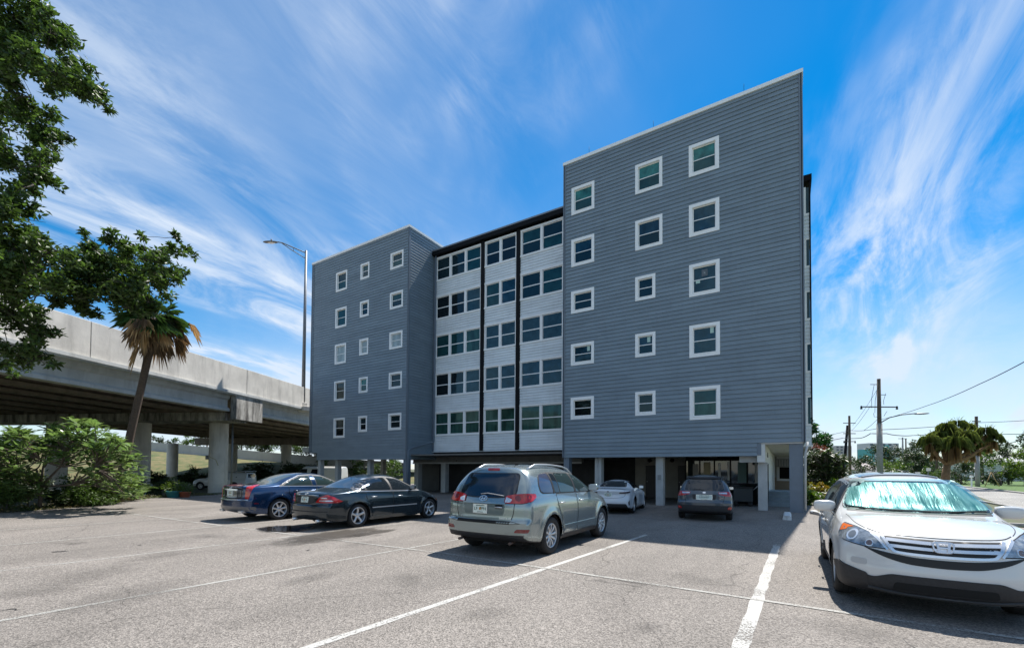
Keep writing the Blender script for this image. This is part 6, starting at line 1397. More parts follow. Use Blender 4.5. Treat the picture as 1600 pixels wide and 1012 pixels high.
bush('ferny shrub at the bottom of the left planting by the kerb', 152, 775, 19.2, 22, L_MID, .2, .03, 300, 35)
bush('low feathery green shrub at the far left edge', 12, 760, 16.6, 34, L_MID, .2, .035, 260, 36)
bush('dark shrub behind the far left feathery shrub', 45, 748, 20.5, 34, L_DARK, .16, .06, 250, 37)
bush('shrub at the far left edge under the frangipani crown', -25, 740, 17.5, 40, L_MID, .18, .05, 250, 38)
# arching areca fronds
def areca(label, base, n, L_, seed, lm, h=.3):
    base = Vector(base); root = thing('palm_clump', label, 'palm', base); r = random.Random(seed); lv = MB(); stb = MB()
    for k in range(n):
        az = r.uniform(0, 6.28); l_ = L_*r.uniform(.7, 1.1); pts = []; out = r.uniform(.35, .75)
        for i in range(9):
            t = i/8; pts.append(Vector((math.cos(az)*l_*out*t, math.sin(az)*l_*out*t, h*t+l_*(.95*t-.55*t*t*(.6+out)))))
        stb.tube(pts, [.014*(1-i/10) for i in range(9)], 4, cap=False)
        for i in range(2, 9):
            for s_ in (-1, 1):
                for q in (0, .5):
                    if i == 8 and q: continue
                    p = pts[i].lerp(pts[min(8, i+1)], q); d = (pts[min(8, i+1)]-pts[i-1]).normalized(); sd_ = d.cross(Vector((0, 0, 1))).normalized()*s_; e = p+(sd_*.8+d*.55+Vector((0, 0, -.28))).normalized()*l_*.28*(1-abs(i/8-.55)*.8); w = d*.018; m_ = p.lerp(e, .4)+Vector((0, 0, .02)); lv.add([p, m_+w, e, m_-w], [(0, 1, 2), (0, 2, 3)])
    lv.build('fronds', lm, root); stb.build('stems', mat('palm_stem', (.12, .14, .05), .6), root); return root
q = gnd(12, 797); areca('small feathery palm at the lower left edge of the lot', (q.x, q.y, 0), 22, 1.25, 3, L_MID)
q = gnd(165, 788); areca('arching palm clump beside the right end of the left planting', (q.x-.3, q.y+.2, 0), 26, 1.5, 4, L_LIGHT)
q = gnd(200, 783); areca('small arching palm by the foot of the left bridge column', (q.x-.3, q.y+.3, 0), 18, 1.3, 5, L_MID)
o = None
# planted pots by the bridge columns
def pot(label, px, dp, r, h, mt, seed, lm):
    c = at(px, 731, dp); root = thing('flower_pot', label, 'flower pot', (c.x, c.y, -.02)); MB().lathe([(r*.7, 0), (r*.72, .01), (r, h), (r*1.08, h), (r*1.08, h+.05), (r*.9, h+.05), (r*.86, h-.04), (.001, h-.04)], 20).build('pot', mt, root)
    rng = np.random.default_rng(seed); P = clump((0, 0, h+.28), (r*1.5, r*1.5, .3), 260, rng, .6); V, F = leaves(P, .16, .05, seed); mesh_np('plant', V, F, lm, root)
pot('teal pot planted with leafy greens left of the near bridge column', 272, 25, .36, .34, mat('teal_glaze', (.05, .25, .27), .4), 1, L_LIGHT)
pot('terracotta pot with leafy greens beside the teal pot', 290, 25.2, .28, .28, mat('terracotta', (.42, .12, .06), .7), 2, L_MID)
bush('dark leafy shrub growing behind the planted pots', 245, 765, 27.5, 32, L_DARK, .16, .06, 240, 40)
bush('small agave-like shrub on the bank between bridge columns', 302, 728, 55, 9, L_DARK, .5, .1, 60, 41)
bush('dark shrub low on the bank right of the near column', 405, 727, 54, 24, L_DARK, .35, .14, 70, 42)
bush('dark shrub low on the bank beside the left wing', 460, 733, 53, 30, L_DARK, .35, .14, 70, 43)
bush('dark shrub beneath the left wing near the white van', 590, 738, 50, 30, L_DARK, .35, .14, 70, 47)
bush('shrub at the foot of the bank behind the left column', 240, 746, 47, 26, L_DARK, .35, .14, 70, 44)
bush('dark shrub at the foot of the bank behind the pots', 305, 748, 47, 26, L_DARK, .35, .14, 70, 45)
# leaf litter edge and ground cover strip along the lot's left edge (uncountable)
rng = np.random.default_rng(77); P = []
edge = [(-20.5, -12), (-23.0, 0), (-24.3, 3.8), (-25.1, 5.8), (-27.7, 8.3), (-29.6, 9.9), (-30.4, 13.7)]
for (a, b_) in zip(edge[:-1], edge[1:]):
    A = np.array(a); B = np.array(b_); L_ = np.linalg.norm(B-A); n = int(L_*420); t = rng.uniform(0, 1, n)[:, None]; d = (B-A)/L_; nrm = np.array([-d[1], d[0]]); off = rng.normal(-.1, .9, n)[:, None]; off = np.where(off < -.25, -off, off)
    xy = A+(B-A)*t+nrm*off; P.append(np.concatenate([xy, rng.uniform(.0, .09, n)[:, None]], 1))
V, F = leaves(np.concatenate(P), .10, .045, 5, .1); tag(mesh_np('ground_cover', V, F, leaf_mat('ground_cover_leaves', (.05, .085, .02), .3, .6, c2=(.13, .085, .045))), kind='stuff')

# drain pipe and bearing pads on the bridge
for px in (341, 219, 88):
    w_ = at(px, 731, 26.9); MB().box((w_.x-bP.x-.35, w_.y-bP.y-.35, 4.30), (w_.x-bP.x+.35, w_.y-bP.y+.35, 4.40)).build('pier_cap_pad', M_BK, br)
w_ = at(362.0, 731, 26.6); MB().tube([(w_.x-bP.x, w_.y-bP.y, 4.6), (w_.x-bP.x, w_.y-bP.y, .1)], .05, 8).build('drain_pipe', M_GALV, br)
for v in (.45, 2.8, 5.15, 7.5):
    bbox('bearing_pad', -1.70, -1.45, v, v+.35, 4.845, 4.875, M_SLOT); bbox('bearing_pad', -.35, -.10, v, v+.35, 4.845, 4.875, M_SLOT)
# ------------------------------------------------------------------ vehicles beyond the lot
def pickup():
    S = dict(scale=1.0, L=5.3, W=1.84, R=.37, wheels=(1.15, 4.35), tum=.22, bowR=.08, bowF=.3, flare=.03, vcut=1,
        top=[(0, 1.62), (.1, 1.66), (1.9, 1.70), (2.15, 1.74), (3.1, 1.74), (3.35, 1.66), (3.85, 1.20), (4.0, 1.12), (4.8, 1.05), (5.15, .97), (5.3, .85)],
        belt=[(0, 1.12), (2, 1.12), (3.8, 1.06), (4.6, .98), (5.3, .70)], low=[(0, .45), (.5, .38), (5.3, .38)], half=[(0, .97), (.3, 1), (4.6, .99), (5.3, .92)], n=[(0, 5), (3.4, 4), (3.9, 3), (5.3, 3)],
        rear=[(.3, .04), (.6, 0), (1.7, .02)], front=[(.3, .04), (.6, 0), (.9, .05), (1.1, .12)])
    P = paint('white_truck_paint', (.62, .63, .62), 0, .35)
    q = at(352, 731, 42.5); c = Car('pickup_truck', 'white pickup with a boxy utility bed parked behind the near bridge column', 'pickup truck', S, P, (0, 0, 0), 0)
    c.wheels(.37, .24, .22, dict(n=6, w=(.05, .06), z=.5)); c.box('underbody', (2.6, 0, .5), (4.2, 1.3, .2), M_WELL)
    for v in 'LR':
        c.panel('side_locker', [(.12, 1.0), (1.85, 1.0), (1.85, 1.58), (.12, 1.58)], v, mt=P); c.patch('locker_handle', [(.95, 1.2), (1.05, 1.2), (1.05, 1.28), (.95, 1.28)], v, M_WELL, off=.012)
        c.patch('side_window', rp([(2.2, 1.18), (3.7, 1.12), (3.45, 1.45), (3.2, 1.62), (2.2, 1.65)], .05), v, M_TGLASS, off=.005); c.panel('door', [(2.2, .5), (3.5, .5), (3.6, 1.08), (2.2, 1.12)], v)
    c.both('fender_trim', [(4.75, .5), (5.0, .5), (5.0, .56), (4.75, .56)], M_PLAS, off=.004)
    b = MB()
    for sg in (-.75, .75): b.tube([(.05, sg, 1.80), (2.1, sg, 1.80)], .025, 6)
    for x in (.15, 1.1, 2.0): b.tube([(x, -.75, 1.66), (x, -.75, 1.80), (x, .75, 1.80), (x, .75, 1.66)], .025, 6)
    b.build('ladder_rack', M_ALLOY, c.root); c.patch('rear_window', [(-.6, 1.2), (.6, 1.2), (.6, 1.55), (-.6, 1.55)], 'B', M_TGLASS)
    c.loc = (q.x+R0.x*2.6, q.y+R0.y*2.6, -.42); c.rz = rad(32+180); c.place()
pickup()
def van():
    S = dict(scale=1.0, L=5.4, W=2.0, R=.36, wheels=(1.1, 4.4), tum=.12, bowR=.08, bowF=.35, flare=.02, vcut=1,
        top=[(0, 2.05), (.1, 2.1), (3.9, 2.12), (4.2, 2.0), (4.7, 1.35), (4.9, 1.2), (5.3, 1.05), (5.4, .9)], belt=[(0, 1.2), (4.5, 1.12), (5.4, .75)], low=[(0, .4), (5.4, .35)], half=[(0, .97), (.3, 1), (4.6, .99), (5.4, .9)], n=[(0, 5), (4.0, 4), (5.4, 3)],
        rear=[(.3, .04), (.6, 0), (2.1, .06)], front=[(.3, .04), (.6, 0), (1.1, .1), (1.3, .2)])
    P = paint('white_van_paint', (.60, .60, .57), 0, .35); q = at(540, 731, 46); c = Car('van', 'white panel van parked beyond the columns under the left wing', 'van', S, P, (0, 0, 0), 0)
    c.wheels(.36, .22, .2, dict(n=6, w=(.05, .06), z=.5)); c.box('underbody', (2.6, 0, .5), (4.2, 1.4, .2), M_WELL)
    for v in 'LR':
        for x0, x1 in ((3.6, 4.75), (2.2, 3.3)): c.patch('side_window', rp([(x0, 1.25), (x1, 1.25), (x1-.2, 1.8), (x0, 1.85)], .05), v, M_TGLASS, off=.005)
        c.panel('door', [(3.5, .5), (4.6, .5), (4.7, 1.15), (3.5, 1.2)], v)
    c.loc = (q.x, q.y, -.2); c.rz = rad(212); c.place()
van()
# ------------------------------------------------------------------ things near the right wing
ws = MB(); xc = -.08
vs = []
sec = [(-.13, 0), (-.13, .06), (-.085, .145), (.085, .145), (.13, .06), (.13, 0)]
for y in (18.35, 20.15): vs += [(xc+a, y, z+.002) for a, z in sec]
ws.add(vs, [(i, 6+i, 6+(i+1) % 6, (i+1) % 6) for i in range(6)]+[(5, 4, 3, 2, 1, 0), (6, 7, 8, 9, 10, 11)])
tag(ws.build('parking_stop', mat('stained_white_concrete', (.62, .64, .64), .8, noise=.25, nscale=9, stain=.4), bevel=.008), 'white-painted concrete wheel stop at the foot of the corner column', 'wheel stop')
q = gnd(1272, 803); gl = thing('garden_light', 'small round white garden light on the kerb by the hedge', 'light', (q.x, q.y+.15, .06))
MB().lathe([(.001, .0), (.10, .0), (.13, .03), (.12, .07), (.05, .09)], 16).build('shade', M_TRIM, gl); MB().ell((0, -.10, .045), (.035, .03, .03), 8).build('lens', M_BLACK, gl)
def hedge(label, px, dp, w, h, n, lm, seed, lw=(.16, .075)):
    c = at(px, 731, dp); rr = random.Random(seed); cl_ = []
    for k in range(n):
        cl_.append((c.x+rr.uniform(-w, w), c.y+rr.uniform(-w*.7, w*.7), rr.uniform(.2, 1)*h-.18, rr.uniform(.26, .42)))
    return tree('hedge_shrub', label, 'shrub', (c.x, c.y, .03), cl_, lw[0], lw[1], 330, lm, M_BARKD, .05, [Vector((c.x, c.y, .03)), Vector((c.x, c.y, h*.4))], 'hedge shrubs beside the right wing', seed, True, .4, False)
L_CRO = leaf_mat('croton_leaves', (.12, .18, .02), .3, .5, c2=(.35, .20, .04))
L_CRG = leaf_mat('glossy_hedge_leaves', (.05, .12, .015), .3, .5, c2=(.14, .20, .02))
hedge('low yellow-green hedge shrub nearest the corner column', 1266, 22.6, .42, .75, 9, L_CRG, 51)
hedge('low dark-green hedge shrub beside the white SUV mirror', 1292, 23.2, .55, .8, 10, L_CRG, 52)
hedge('orange-tipped croton shrub behind the low hedge', 1272, 26.2, .6, 1.25, 12, L_CRO, 53)
hedge('taller croton shrub right of the orange-tipped one', 1300, 27.5, .7, 1.3, 12, L_CRG, 54)
hedge('yellowish croton shrub half hidden behind the white SUV', 1325, 28, .6, 1.2, 10, L_CRO, 55)
def t2(label, trunk_px, dp, cl_px, lm, ll, lw, dens, seed, tr=.14, kind='tree', cat='tree', group=None, base_z=.03, depthvar=1.0):
    b0_ = at(trunk_px, 731, dp); b0_.z = base_z; rr = random.Random(seed); cl_ = []
    for px, py, r in cl_px:
        d2 = dp+rr.uniform(-1, 1)*depthvar; q = at(px, py, d2); cl_.append((q.x, q.y, q.z, r*d2/FPX*.95))
    zt = min(c[2] for c in cl_); tp = [b0_, b0_+Vector((.1, 0, max(.5, (zt-base_z)*.6))), b0_+Vector((0, .1, max(.9, zt-base_z)))]
    return tree(kind, label, cat, b0_, cl_, ll, lw, dens, lm, M_BARK, tr, tp, group, seed, True, .3, False)
G1 = 'trees beyond the right wing'
t2('tall rounded green tree rising just right of the building corner', 1272, 46, [(1268, 668, 14), (1272, 685, 18), (1284, 690, 16), (1290, 680, 12), (1276, 705, 14), (1262, 700, 18), (1292, 698, 9), (1262, 660, 12)], leaf_mat('rounded_tree_leaves', (.035, .095, .025), .3, .45), .34, .16, 130, 61, .2)
# bush with stiff leaf rosettes and red flower spikes
rr = random.Random(9); hd = []
for k in range(150):
    px = rr.uniform(1258, 1318); t = abs(px-1285)/34; py = rr.uniform(706+14*t*t, 765); q = at(px, py, rr.uniform(28, 31)); hd.append((q.x, q.y, q.z))
q = at(1287, 731, 29.5); rtree = rosette_shrub('rosette_tree', 'tall bushy tree of stiff leaf rosettes with reddish flowers beside the building', (q.x, q.y, .03), hd, .55, .12, leaf_mat('rosette_leaves', (.06, .085, .03), .25, .5, c2=(.03, .05, .02)), M_BARK, 14, 12, .12, .9)
rng = np.random.default_rng(3); P = np.concatenate([clump(tuple(at(px, py, 29)), (.4, .4, .22), 60, rng, .7) for px, py in ((1272, 697), (1283, 700), (1290, 706))]); V, F = leaves(P, .12, .08, 4)
mesh_np('flowers', V, F, leaf_mat('red_flower', (.22, .06, .04), .2, .4), rtree, (q.x, q.y, .03))
# house glimpsed beyond the walkway
hs = thing('garden_house', 'small pale house with an awning window seen through the walkway', 'house', (.1, 40.5, .0))
MB().box((-3, 0, 0), (.7, 6, 1.25)).build('base_wall', mat('pinkish_wall', (.42, .33, .24), .85), hs); MB().box((-3, .02, 1.25), (.7, 6, 3.2)).build('wall', mat('cream_wall', (.50, .49, .44), .85), hs)
MB().box((-3.3, -.3, 3.2), (.8, 6.3, 3.45)).build('roof', M_TRIM, hs)
w = MB().box((-.95, -.03, .98), (.55, .02, 2.9)).build('window_frame', M_TRIM, hs); MB().box((-.75, -.05, 1.15), (.3, -.035, 2.05)).build('pane', M_BLACK, w)
aw = MB()
for k in range(9): aw.box((-1.05+k*.18, -.42, 2.08), (-1.05+k*.18+.09, -.05, 2.62)) 
aw.box((-1.1, -.40, 2.10), (.6, -.06, 2.14)); aw.box((-1.1, -.2, 2.62), (.6, -.04, 2.68)); aw.build('awning', mat('awning_stripes', (.45, .44, .44), .7), w)
bush('clipped dark hedge in front of the small pale house', 1228, 768, 38, 12, L_DARK, .12, .06, 300, 62)
c = at(1160, 731, 23.5)
# ------------------------------------------------------------------ objects under the wing
bk = thing('trash_cart', 'dark wheeled cart standing by the lobby storefront', 'cart', (-1.95, 24.6, 0), rad(5))
MB().box((-.42, -.28, .22), (.42, .28, .88)).build('cart_body', mat('dark_cart', (.03, .04, .045), .5), bk, .02); MB().box((-.45, -.31, .88), (.45, .31, .94)).build('lid', M_PLAS, bk, .01)
for sx in (-.32, .32):
    for sy in (-.22, .22): MB().lathe([(.001, -.03), (.10, -.03), (.11, 0), (.10, .03), (.001, .03)], 16, 0, Matrix.Translation((sx, sy, .11)) @ Matrix.Rotation(math.pi/2, 4, 'X')).build('wheel', M_TYRE, bk)
MB().tube([(.45, -.2, .8), (.62, -.2, .98), (.62, .2, .98), (.45, .2, .8)], .015, 6).build('handle', M_ALLOY, bk)
ch = thing('patio_chair', 'teal metal patio chair left of the dark wagon under the right wing', 'chair', (-4.1, 23.2, 0), rad(20)); M_TEAL = mat('teal_chair', (.06, .18, .20), .5)
MB().box((-.26, -.25, .40), (.26, .25, .45)).build('seat', M_TEAL, ch, .015); MB().box((-.27, .22, .45), (.27, .27, .92)).build('backrest', M_TEAL, ch, .02)
for sx in (-.23, .23):
    for sy in (-.22, .22): MB().tube([(sx, sy, 0), (sx, sy, .42)], .015, 6).build('leg', M_ALLOY, ch)
    MB().tube([(sx*1.15, -.2, .42), (sx*1.15, -.2, .64), (sx*1.15, .24, .66)], .014, 6).build('armrest', M_TEAL, ch)
# ------------------------------------------------------------------ poles, wires and lamps along the road
M_WOOD = mat('utility_pole_wood', (.10, .075, .055), .9, noise=.3, nscale=6, bump=.4, bscale=30, stretch=(6, 6, .5)); M_POLEC = mat('concrete_pole', (.30, .29, .27), .85, noise=.15)
def pole(label, px, ptop_y, dp, r=.17, mt=M_WOOD, arms=(), lean=0, base_z=-.1, lamp=None, extra=0):
    b0_ = at(px, 731, dp); tz = at(px, ptop_y, dp).z; root = thing('utility_pole', label, 'utility pole', (b0_.x, b0_.y, base_z), 0, None)
    h = tz-base_z; MB().tube([(0, 0, -.3), (R0.x*lean*.5, R0.y*lean*.5, h*.5), (R0.x*lean, R0.y*lean, h)], [r, r*.88, r*.72], 12).build('pole', mt, root)
    for (dz, half, kind) in arms:
        z = h-dz; a = MB(); a.beam(R0*-half+Vector((0, 0, z)), R0*half+Vector((0, 0, z)), .09, .11); ar = a.build('crossarm', M_WOOD, root)
        for s_ in ((-1, 1) if kind else ()):
            e = R0*half*s_+Vector((0, 0, z)); MB().lathe([(.001, -.05), (.09, -.05), (.12, .05), (.06, .12), (.11, .2), (.05, .3), (.001, .34)], 10, 0, Matrix.Translation(e+Vector((0, 0, -.2)))).build('insulator', M_BLACK, ar)
    return root, h
A, hA = pole('tallest utility pole, nearest the road and carrying the street light arm', 1375, 591, 47, .23, M_WOOD, ((1.45*1.0, .001, 0), (3.0, 1.9, 1)))
MB().tube([(0, 0, -.2), (0, 0, 7.0)], .26, 12).build('pole_sleeve', M_POLEC, A)
b = MB(); b.beam(R0*-.9+Vector((0, 0, hA-.6)), Vector((0, 0, hA-.6)), .06, .06); b.build('bracket', M_GALV, A); b = MB(); b.beam(Vector((0, 0, hA-1.7)), R0*.75+Vector((0, 0, hA-1.7)), .06, .06); b.build('bracket', M_GALV, A)
b = MB(); P = [at(1376, 660, 46.8), at(1390, 652, 46.6), at(1410, 647.5, 46.4), at(1432, 645.5, 46.2)]; P = [p-A.location for p in P]; b.tube(P, .055, 8); b.build('lamp_arm', M_GALV, A)
b = MB(); b.ell(at(1440, 646, 46.1)-A.location, (.62, .2, .09), 10, 0); b.build('lamp_head', M_GALV, A)
for (x0, y0_, x1, y1_) in ((1366, 600, 1362, 637), (1372, 600, 1367, 645), (1384, 614, 1381, 632), (1365, 645, 1371, 651), (1386, 642, 1381, 650), (1374, 652, 1350, 672)):
    b = MB(); b.tube([at(x0, y0_, 46.8)-A.location, at((x0+x1)/2-2, (y0_+y1_)/2+3, 46.8)-A.location, at(x1, y1_, 46.8)-A.location], .02, 5); b.build('jumper_wire', M_BLACK, A)
B_, hB = pole('second utility pole beside the leaning one, left of the tallest', 1328, 649, 72, .22, M_WOOD, ((1.2, 1.0, 0), (2.9, 1.0, 0), (4.2, .9, 1)))
C_, hC = pole('dark pole leaning slightly right, leftmost of the road poles', 1317, 664, 78, .25, M_BLACK, (), lean=.9)
D_, hD = pole('thin concrete-footed pole standing behind the shaggy tree', 1527, 650, 53, .21, M_WOOD, ((.6, .5, 0),)); 
MB().tube([(0, 0, -.2), (0, 0, 3.9)], .23, 12).build('pole_sleeve', M_POLEC, D_)
E_, hE = pole('far pole with a short bracket, left of two far poles by the teal tower', 1411, 683, 110, .22, M_POLEC, ((.3, 1.1, 0),)); F_, hF = pole('far bare pole, right of two far poles by the teal tower', 1416, 685, 112, .2, M_WOOD)
pole('short far pole by the white apartment tower', 1294, 701, 120, .22, M_WOOD); pole('short far pole rising left of the shaggy tree', 1464, 672, 80, .22, M_WOOD, ((.4, .8, 0),)); pole('short far pole peeking right of the thin pole', 1534, 671, 75, .2, M_WOOD); pole('far slim lamp post above the green trees', 1354, 712, 120, .12, M_POLEC)
def wire(label, pts, r, group='overhead wires'):
    """pts: (px, py, depth); each span sags a little"""
    P = [at(*p) for p in pts]; Q = []
    for a, b_ in zip(P[:-1], P[1:]):
        for k in range(8): t = k/8; Q.append(a.lerp(b_, t)+Vector((0, 0, -4*t*(1-t)*(b_-a).length*.006)))
    Q.append(P[-1]); tag(MB().tube(Q, r, 5, cap=False).build('overhead_wire', M_BLACK), label, 'wire', group)
wire('thick overhead wire sweeping from the tallest pole up to the top right', [(1377, 655, 46.8), (1450, 633, 36), (1530, 600, 26), (1640, 543, 18)], .022)
wire('nearly level overhead wire crossing right from the tallest pole', [(1377, 671, 46.8), (1527, 660, 53), (1680, 650, 60)], .03)
wire('wavy lower overhead wire crossing the leaning pole and the tallest pole', [(1258, 692, 60), (1317, 684, 70), (1345, 684, 60), (1360, 677, 50), (1385, 677, 50), (1405, 680, 55), (1425, 680, 60), (1470, 677, 55)], .045)
wire('upper overhead wire from behind the building to the tallest pole', [(1258, 685, 60), (1328, 672, 72), (1376, 668, 46.8)], .03)
wire('overhead wire right of the thin pole, upper of three', [(1527, 678, 53), (1680, 674, 60)], .04)
wire('overhead wire right of the thin pole, middle of three', [(1540, 700, 60), (1690, 665, 50)], .035)
wire('overhead wire right of the thin pole, lowest of three', [(1560, 716, 60), (1690, 682, 50)], .035)
wire('thin overhead wire sloping from the tallest pole to the second pole', [(1372, 606, 46.8), (1332, 665, 72)], .018); wire('thin overhead wire sloping from the insulator to the second pole', [(1360, 634, 46.8), (1331, 672, 72)], .018)
# ------------------------------------------------------------------ shaggy many-headed tree
sb_ = at(1474, 731, 46); sb_.z = .1; sg_ = thing('ponytail_tree', 'shaggy broad tree with drooping strap leaves over tan skirts', 'tree', sb_); rs = random.Random(44)
hl = [(1452, 690, 15), (1468, 684, 17), (1487, 680, 18), (1506, 684, 18), (1524, 690, 17), (1478, 668, 12), (1496, 665, 14), (1512, 668, 10), (1540, 676, 13), (1553, 686, 12), (1460, 700, 14), (1492, 694, 20), (1515, 698, 18), (1545, 694, 10)]
gm, tm, lm_ = MB(), MB(), MB()
fork = at(1480, 726, 46)-sb_
lm_.tube([Vector((0, 0, -.3)), fork*.6, fork], [.42, .34, .28], 10)
for hx, hy, hr in hl:
    h = at(hx, hy, 46+rs.uniform(-1.6, 1.6))-sb_; R_ = hr*.86*46/FPX; lm_.tube([fork, fork.lerp(h, .5)+Vector((0, 0, -.35)), h+Vector((0, 0, -.3))], [.2, .14, .11], 7, cap=False)
    for k in range(300):
        az = rs.uniform(0, 6.28); o_ = Vector((math.cos(az), math.sin(az), 0)); spike = rs.random() < .05; rr_ = rs.random()**.6; L_ = R_*rs.uniform(.7, 1.2); q = Vector((-math.sin(az), math.cos(az), 0))*.022
        st_ = h+o_*R_*.55*rr_+Vector((0, 0, R_*(.55-.45*rr_*rr_)+rs.uniform(-.15, .15)))
        if spike: m1 = st_+o_*L_*.3+Vector((0, 0, L_*.45)); e = st_+o_*L_*.6+Vector((0, 0, L_*.75))
        else: m1 = st_+o_*L_*.45+Vector((0, 0, L_*.12)); e = st_+o_*L_*.75+Vector((0, 0, -L_*rs.uniform(.35, .9)))
        gm.add([st_, m1+q, e, m1-q], [(0, 1, 2), (0, 2, 3)])
    for k in range(150):
        az = rs.uniform(0, 6.28); o_ = Vector((math.cos(az), math.sin(az), 0)); L_ = R_*rs.uniform(.6, 1.1); q = Vector((-math.sin(az), math.cos(az), 0))*.05; h2 = h+Vector((0, 0, -.15)); m1 = h2+o_*L_*.35+Vector((0, 0, -.3*L_)); e = h2+o_*L_*.45+Vector((0, 0, -L_*1.5)); tm.add([h2, m1+q, e, m1-q], [(0, 1, 2), (0, 2, 3)])
gm.build('strap_leaves', leaf_mat('strap_leaves', (.17, .19, .055), .38, .55, c2=(.10, .135, .035)), sg_); tm.build('dead_skirt', leaf_mat('tan_skirt', (.30, .20, .095), .3, .4, .9), sg_); lm_.build('trunk', mat('orange_bark', (.24, .14, .07), .9, noise=.3), sg_)
# ------------------------------------------------------------------ roadside trees, one by one
RT = [('round green tree above the leaning pole base', 1312, 95, [(1302, 722, 14), (1318, 728, 12), (1308, 736, 12)], L_MID),
 ('dark tree between the second and tallest poles', 1345, 92, [(1338, 722, 10), (1352, 718, 12), (1346, 732, 14), (1360, 730, 10)], L_DARK),
 ('yellow-green tree just right of the tallest pole', 1392, 84, [(1386, 727, 11), (1398, 730, 11), (1390, 738, 10)], L_LIGHT),
 ('broad dark tree under the teal tower', 1380, 130, [(1368, 706, 13), (1385, 702, 14), (1400, 704, 13), (1412, 712, 12), (1392, 716, 14)], L_DARK),
 ('tall dark tree left of the shaggy tree', 1432, 88, [(1428, 700, 16), (1440, 696, 14), (1420, 714, 14), (1436, 716, 18), (1446, 728, 16), (1428, 734, 14)], L_DARK),
 ('mid-green tree behind the small grey-roofed house', 1412, 95, [(1406, 724, 12), (1418, 730, 12), (1408, 738, 10)], L_MID),
 ('leafy tree behind the right half of the shaggy tree', 1535, 66, [(1528, 704, 15), (1545, 708, 16), (1536, 724, 18), (1520, 722, 14), (1556, 722, 14)], L_MID),
 ('loose airy tree above the right end of the verge', 1575, 62, [(1568, 690, 9), (1580, 698, 10), (1572, 708, 12), (1588, 714, 10), (1560, 700, 9)], L_DARK),
 ('bright green tree at the right edge of the view', 1600, 58, [(1590, 724, 18), (1604, 712, 16), (1612, 730, 22), (1580, 738, 16), (1598, 742, 18)], L_LIGHT),
 ('dark tree partly cut off by the right edge', 1618, 70, [(1606, 690, 14), (1622, 682, 20), (1630, 704, 24)], L_DARK),
 ('dark shrubby tree behind the verge signs', 1500, 62, [(1490, 738, 14), (1506, 732, 14), (1518, 742, 14), (1482, 748, 10), (1500, 750, 12)], L_DARK),
 ('low dark tree left of the verge pole', 1466, 70, [(1456, 738, 12), (1470, 744, 12), (1446, 744, 12)], L_MID),
 ('spiky dark shrub at the back of the verge near the right edge', 1562, 57, [(1556, 744, 12), (1570, 742, 12), (1562, 752, 12), (1545, 750, 10)], L_DARK)]
for i, (lb, tpx, dp, cl_, lm) in enumerate(RT): t2(lb, tpx, dp, cl_, lm, .0050*dp, .0022*dp, 3.6e5/dp**2, 100+i, .12*dp/60, depthvar=2.0, base_z=0)
# trees beyond the ramp wall at the left, and behind the building
BT = [(150, 95, [(140, 690, 12), (160, 694, 14)]), (245, 88, [(236, 686, 9), (250, 690, 8), (262, 692, 8)]), (290, 90, [(282, 690, 10), (298, 688, 11), (310, 692, 9)]), (322, 86, [(314, 682, 11), (328, 680, 13), (336, 690, 12)]), (376, 90, [(364, 690, 16), (380, 682, 18), (394, 694, 16)]), (412, 92, [(404, 690, 18), (424, 686, 18), (414, 700, 14)]), (452, 90, [(440, 693, 17), (460, 694, 17), (468, 704, 14)]), (485, 92, [(478, 706, 12), (492, 704, 13), (500, 712, 10)]), (30, 90, [(20, 680, 16), (44, 686, 14)]), (80, 92, [(70, 688, 14), (92, 684, 14)])]
nm = ['leftmost tree but two above the far ramp wall', 'low tree above the ramp wall beside the left column', 'low tree above the ramp wall between the two near columns', 'taller tree above the ramp wall just left of the near column', 'tree above the ramp wall just right of the near column', 'tree above the ramp wall between two dark far columns', 'tree above the ramp wall by the rightmost dark column', 'tree above the ramp wall touching the left wing', 'leftmost tree above the ramp wall behind the frangipani', 'second tree from the left above the ramp wall']
for i, (tpx, dp, cl_) in enumerate(BT): t2(nm[i], tpx, dp, cl_, [L_MID, L_DARK][i % 2], .0050*dp, .0022*dp, 3.6e5/dp**2, 200+i, .2, base_z=0, depthvar=2)
for i, (px, dp, r, lb) in enumerate(((505, 60, 14, 'dark tree seen under the left wing at its left end'), (560, 58, 12, 'tree seen between the columns under the left wing'), (612, 56, 14, 'tree seen under the left wing beside the corner column'), (1205, 62, 12, 'tree seen beyond the walkway steps'))):
    t2(lb, px, dp, [(px-8, 728, r), (px+8, 726, r), (px, 740, r)], L_MID, .3, .13, 90, 300+i, .15, base_z=0)
rng = np.random.default_rng(8); P = []
for k in range(150):
    px = 1262+k*2.7; dp = rng.uniform(125, 170); h = rng.uniform(4.0, 8.5)*(1.1 if px > 1420 else .85); q = at(px, 731, dp); P.append(clump((q.x, q.y, h*.55), (2.6, 2.6, h*.5), 260, rng, .6))
P = np.concatenate(P); P = P[P[:, 2] > 0]; V, F = leaves(P, .75, .34, 9); tag(mesh_np('far_woods', V, F, L_DARK), kind='stuff')
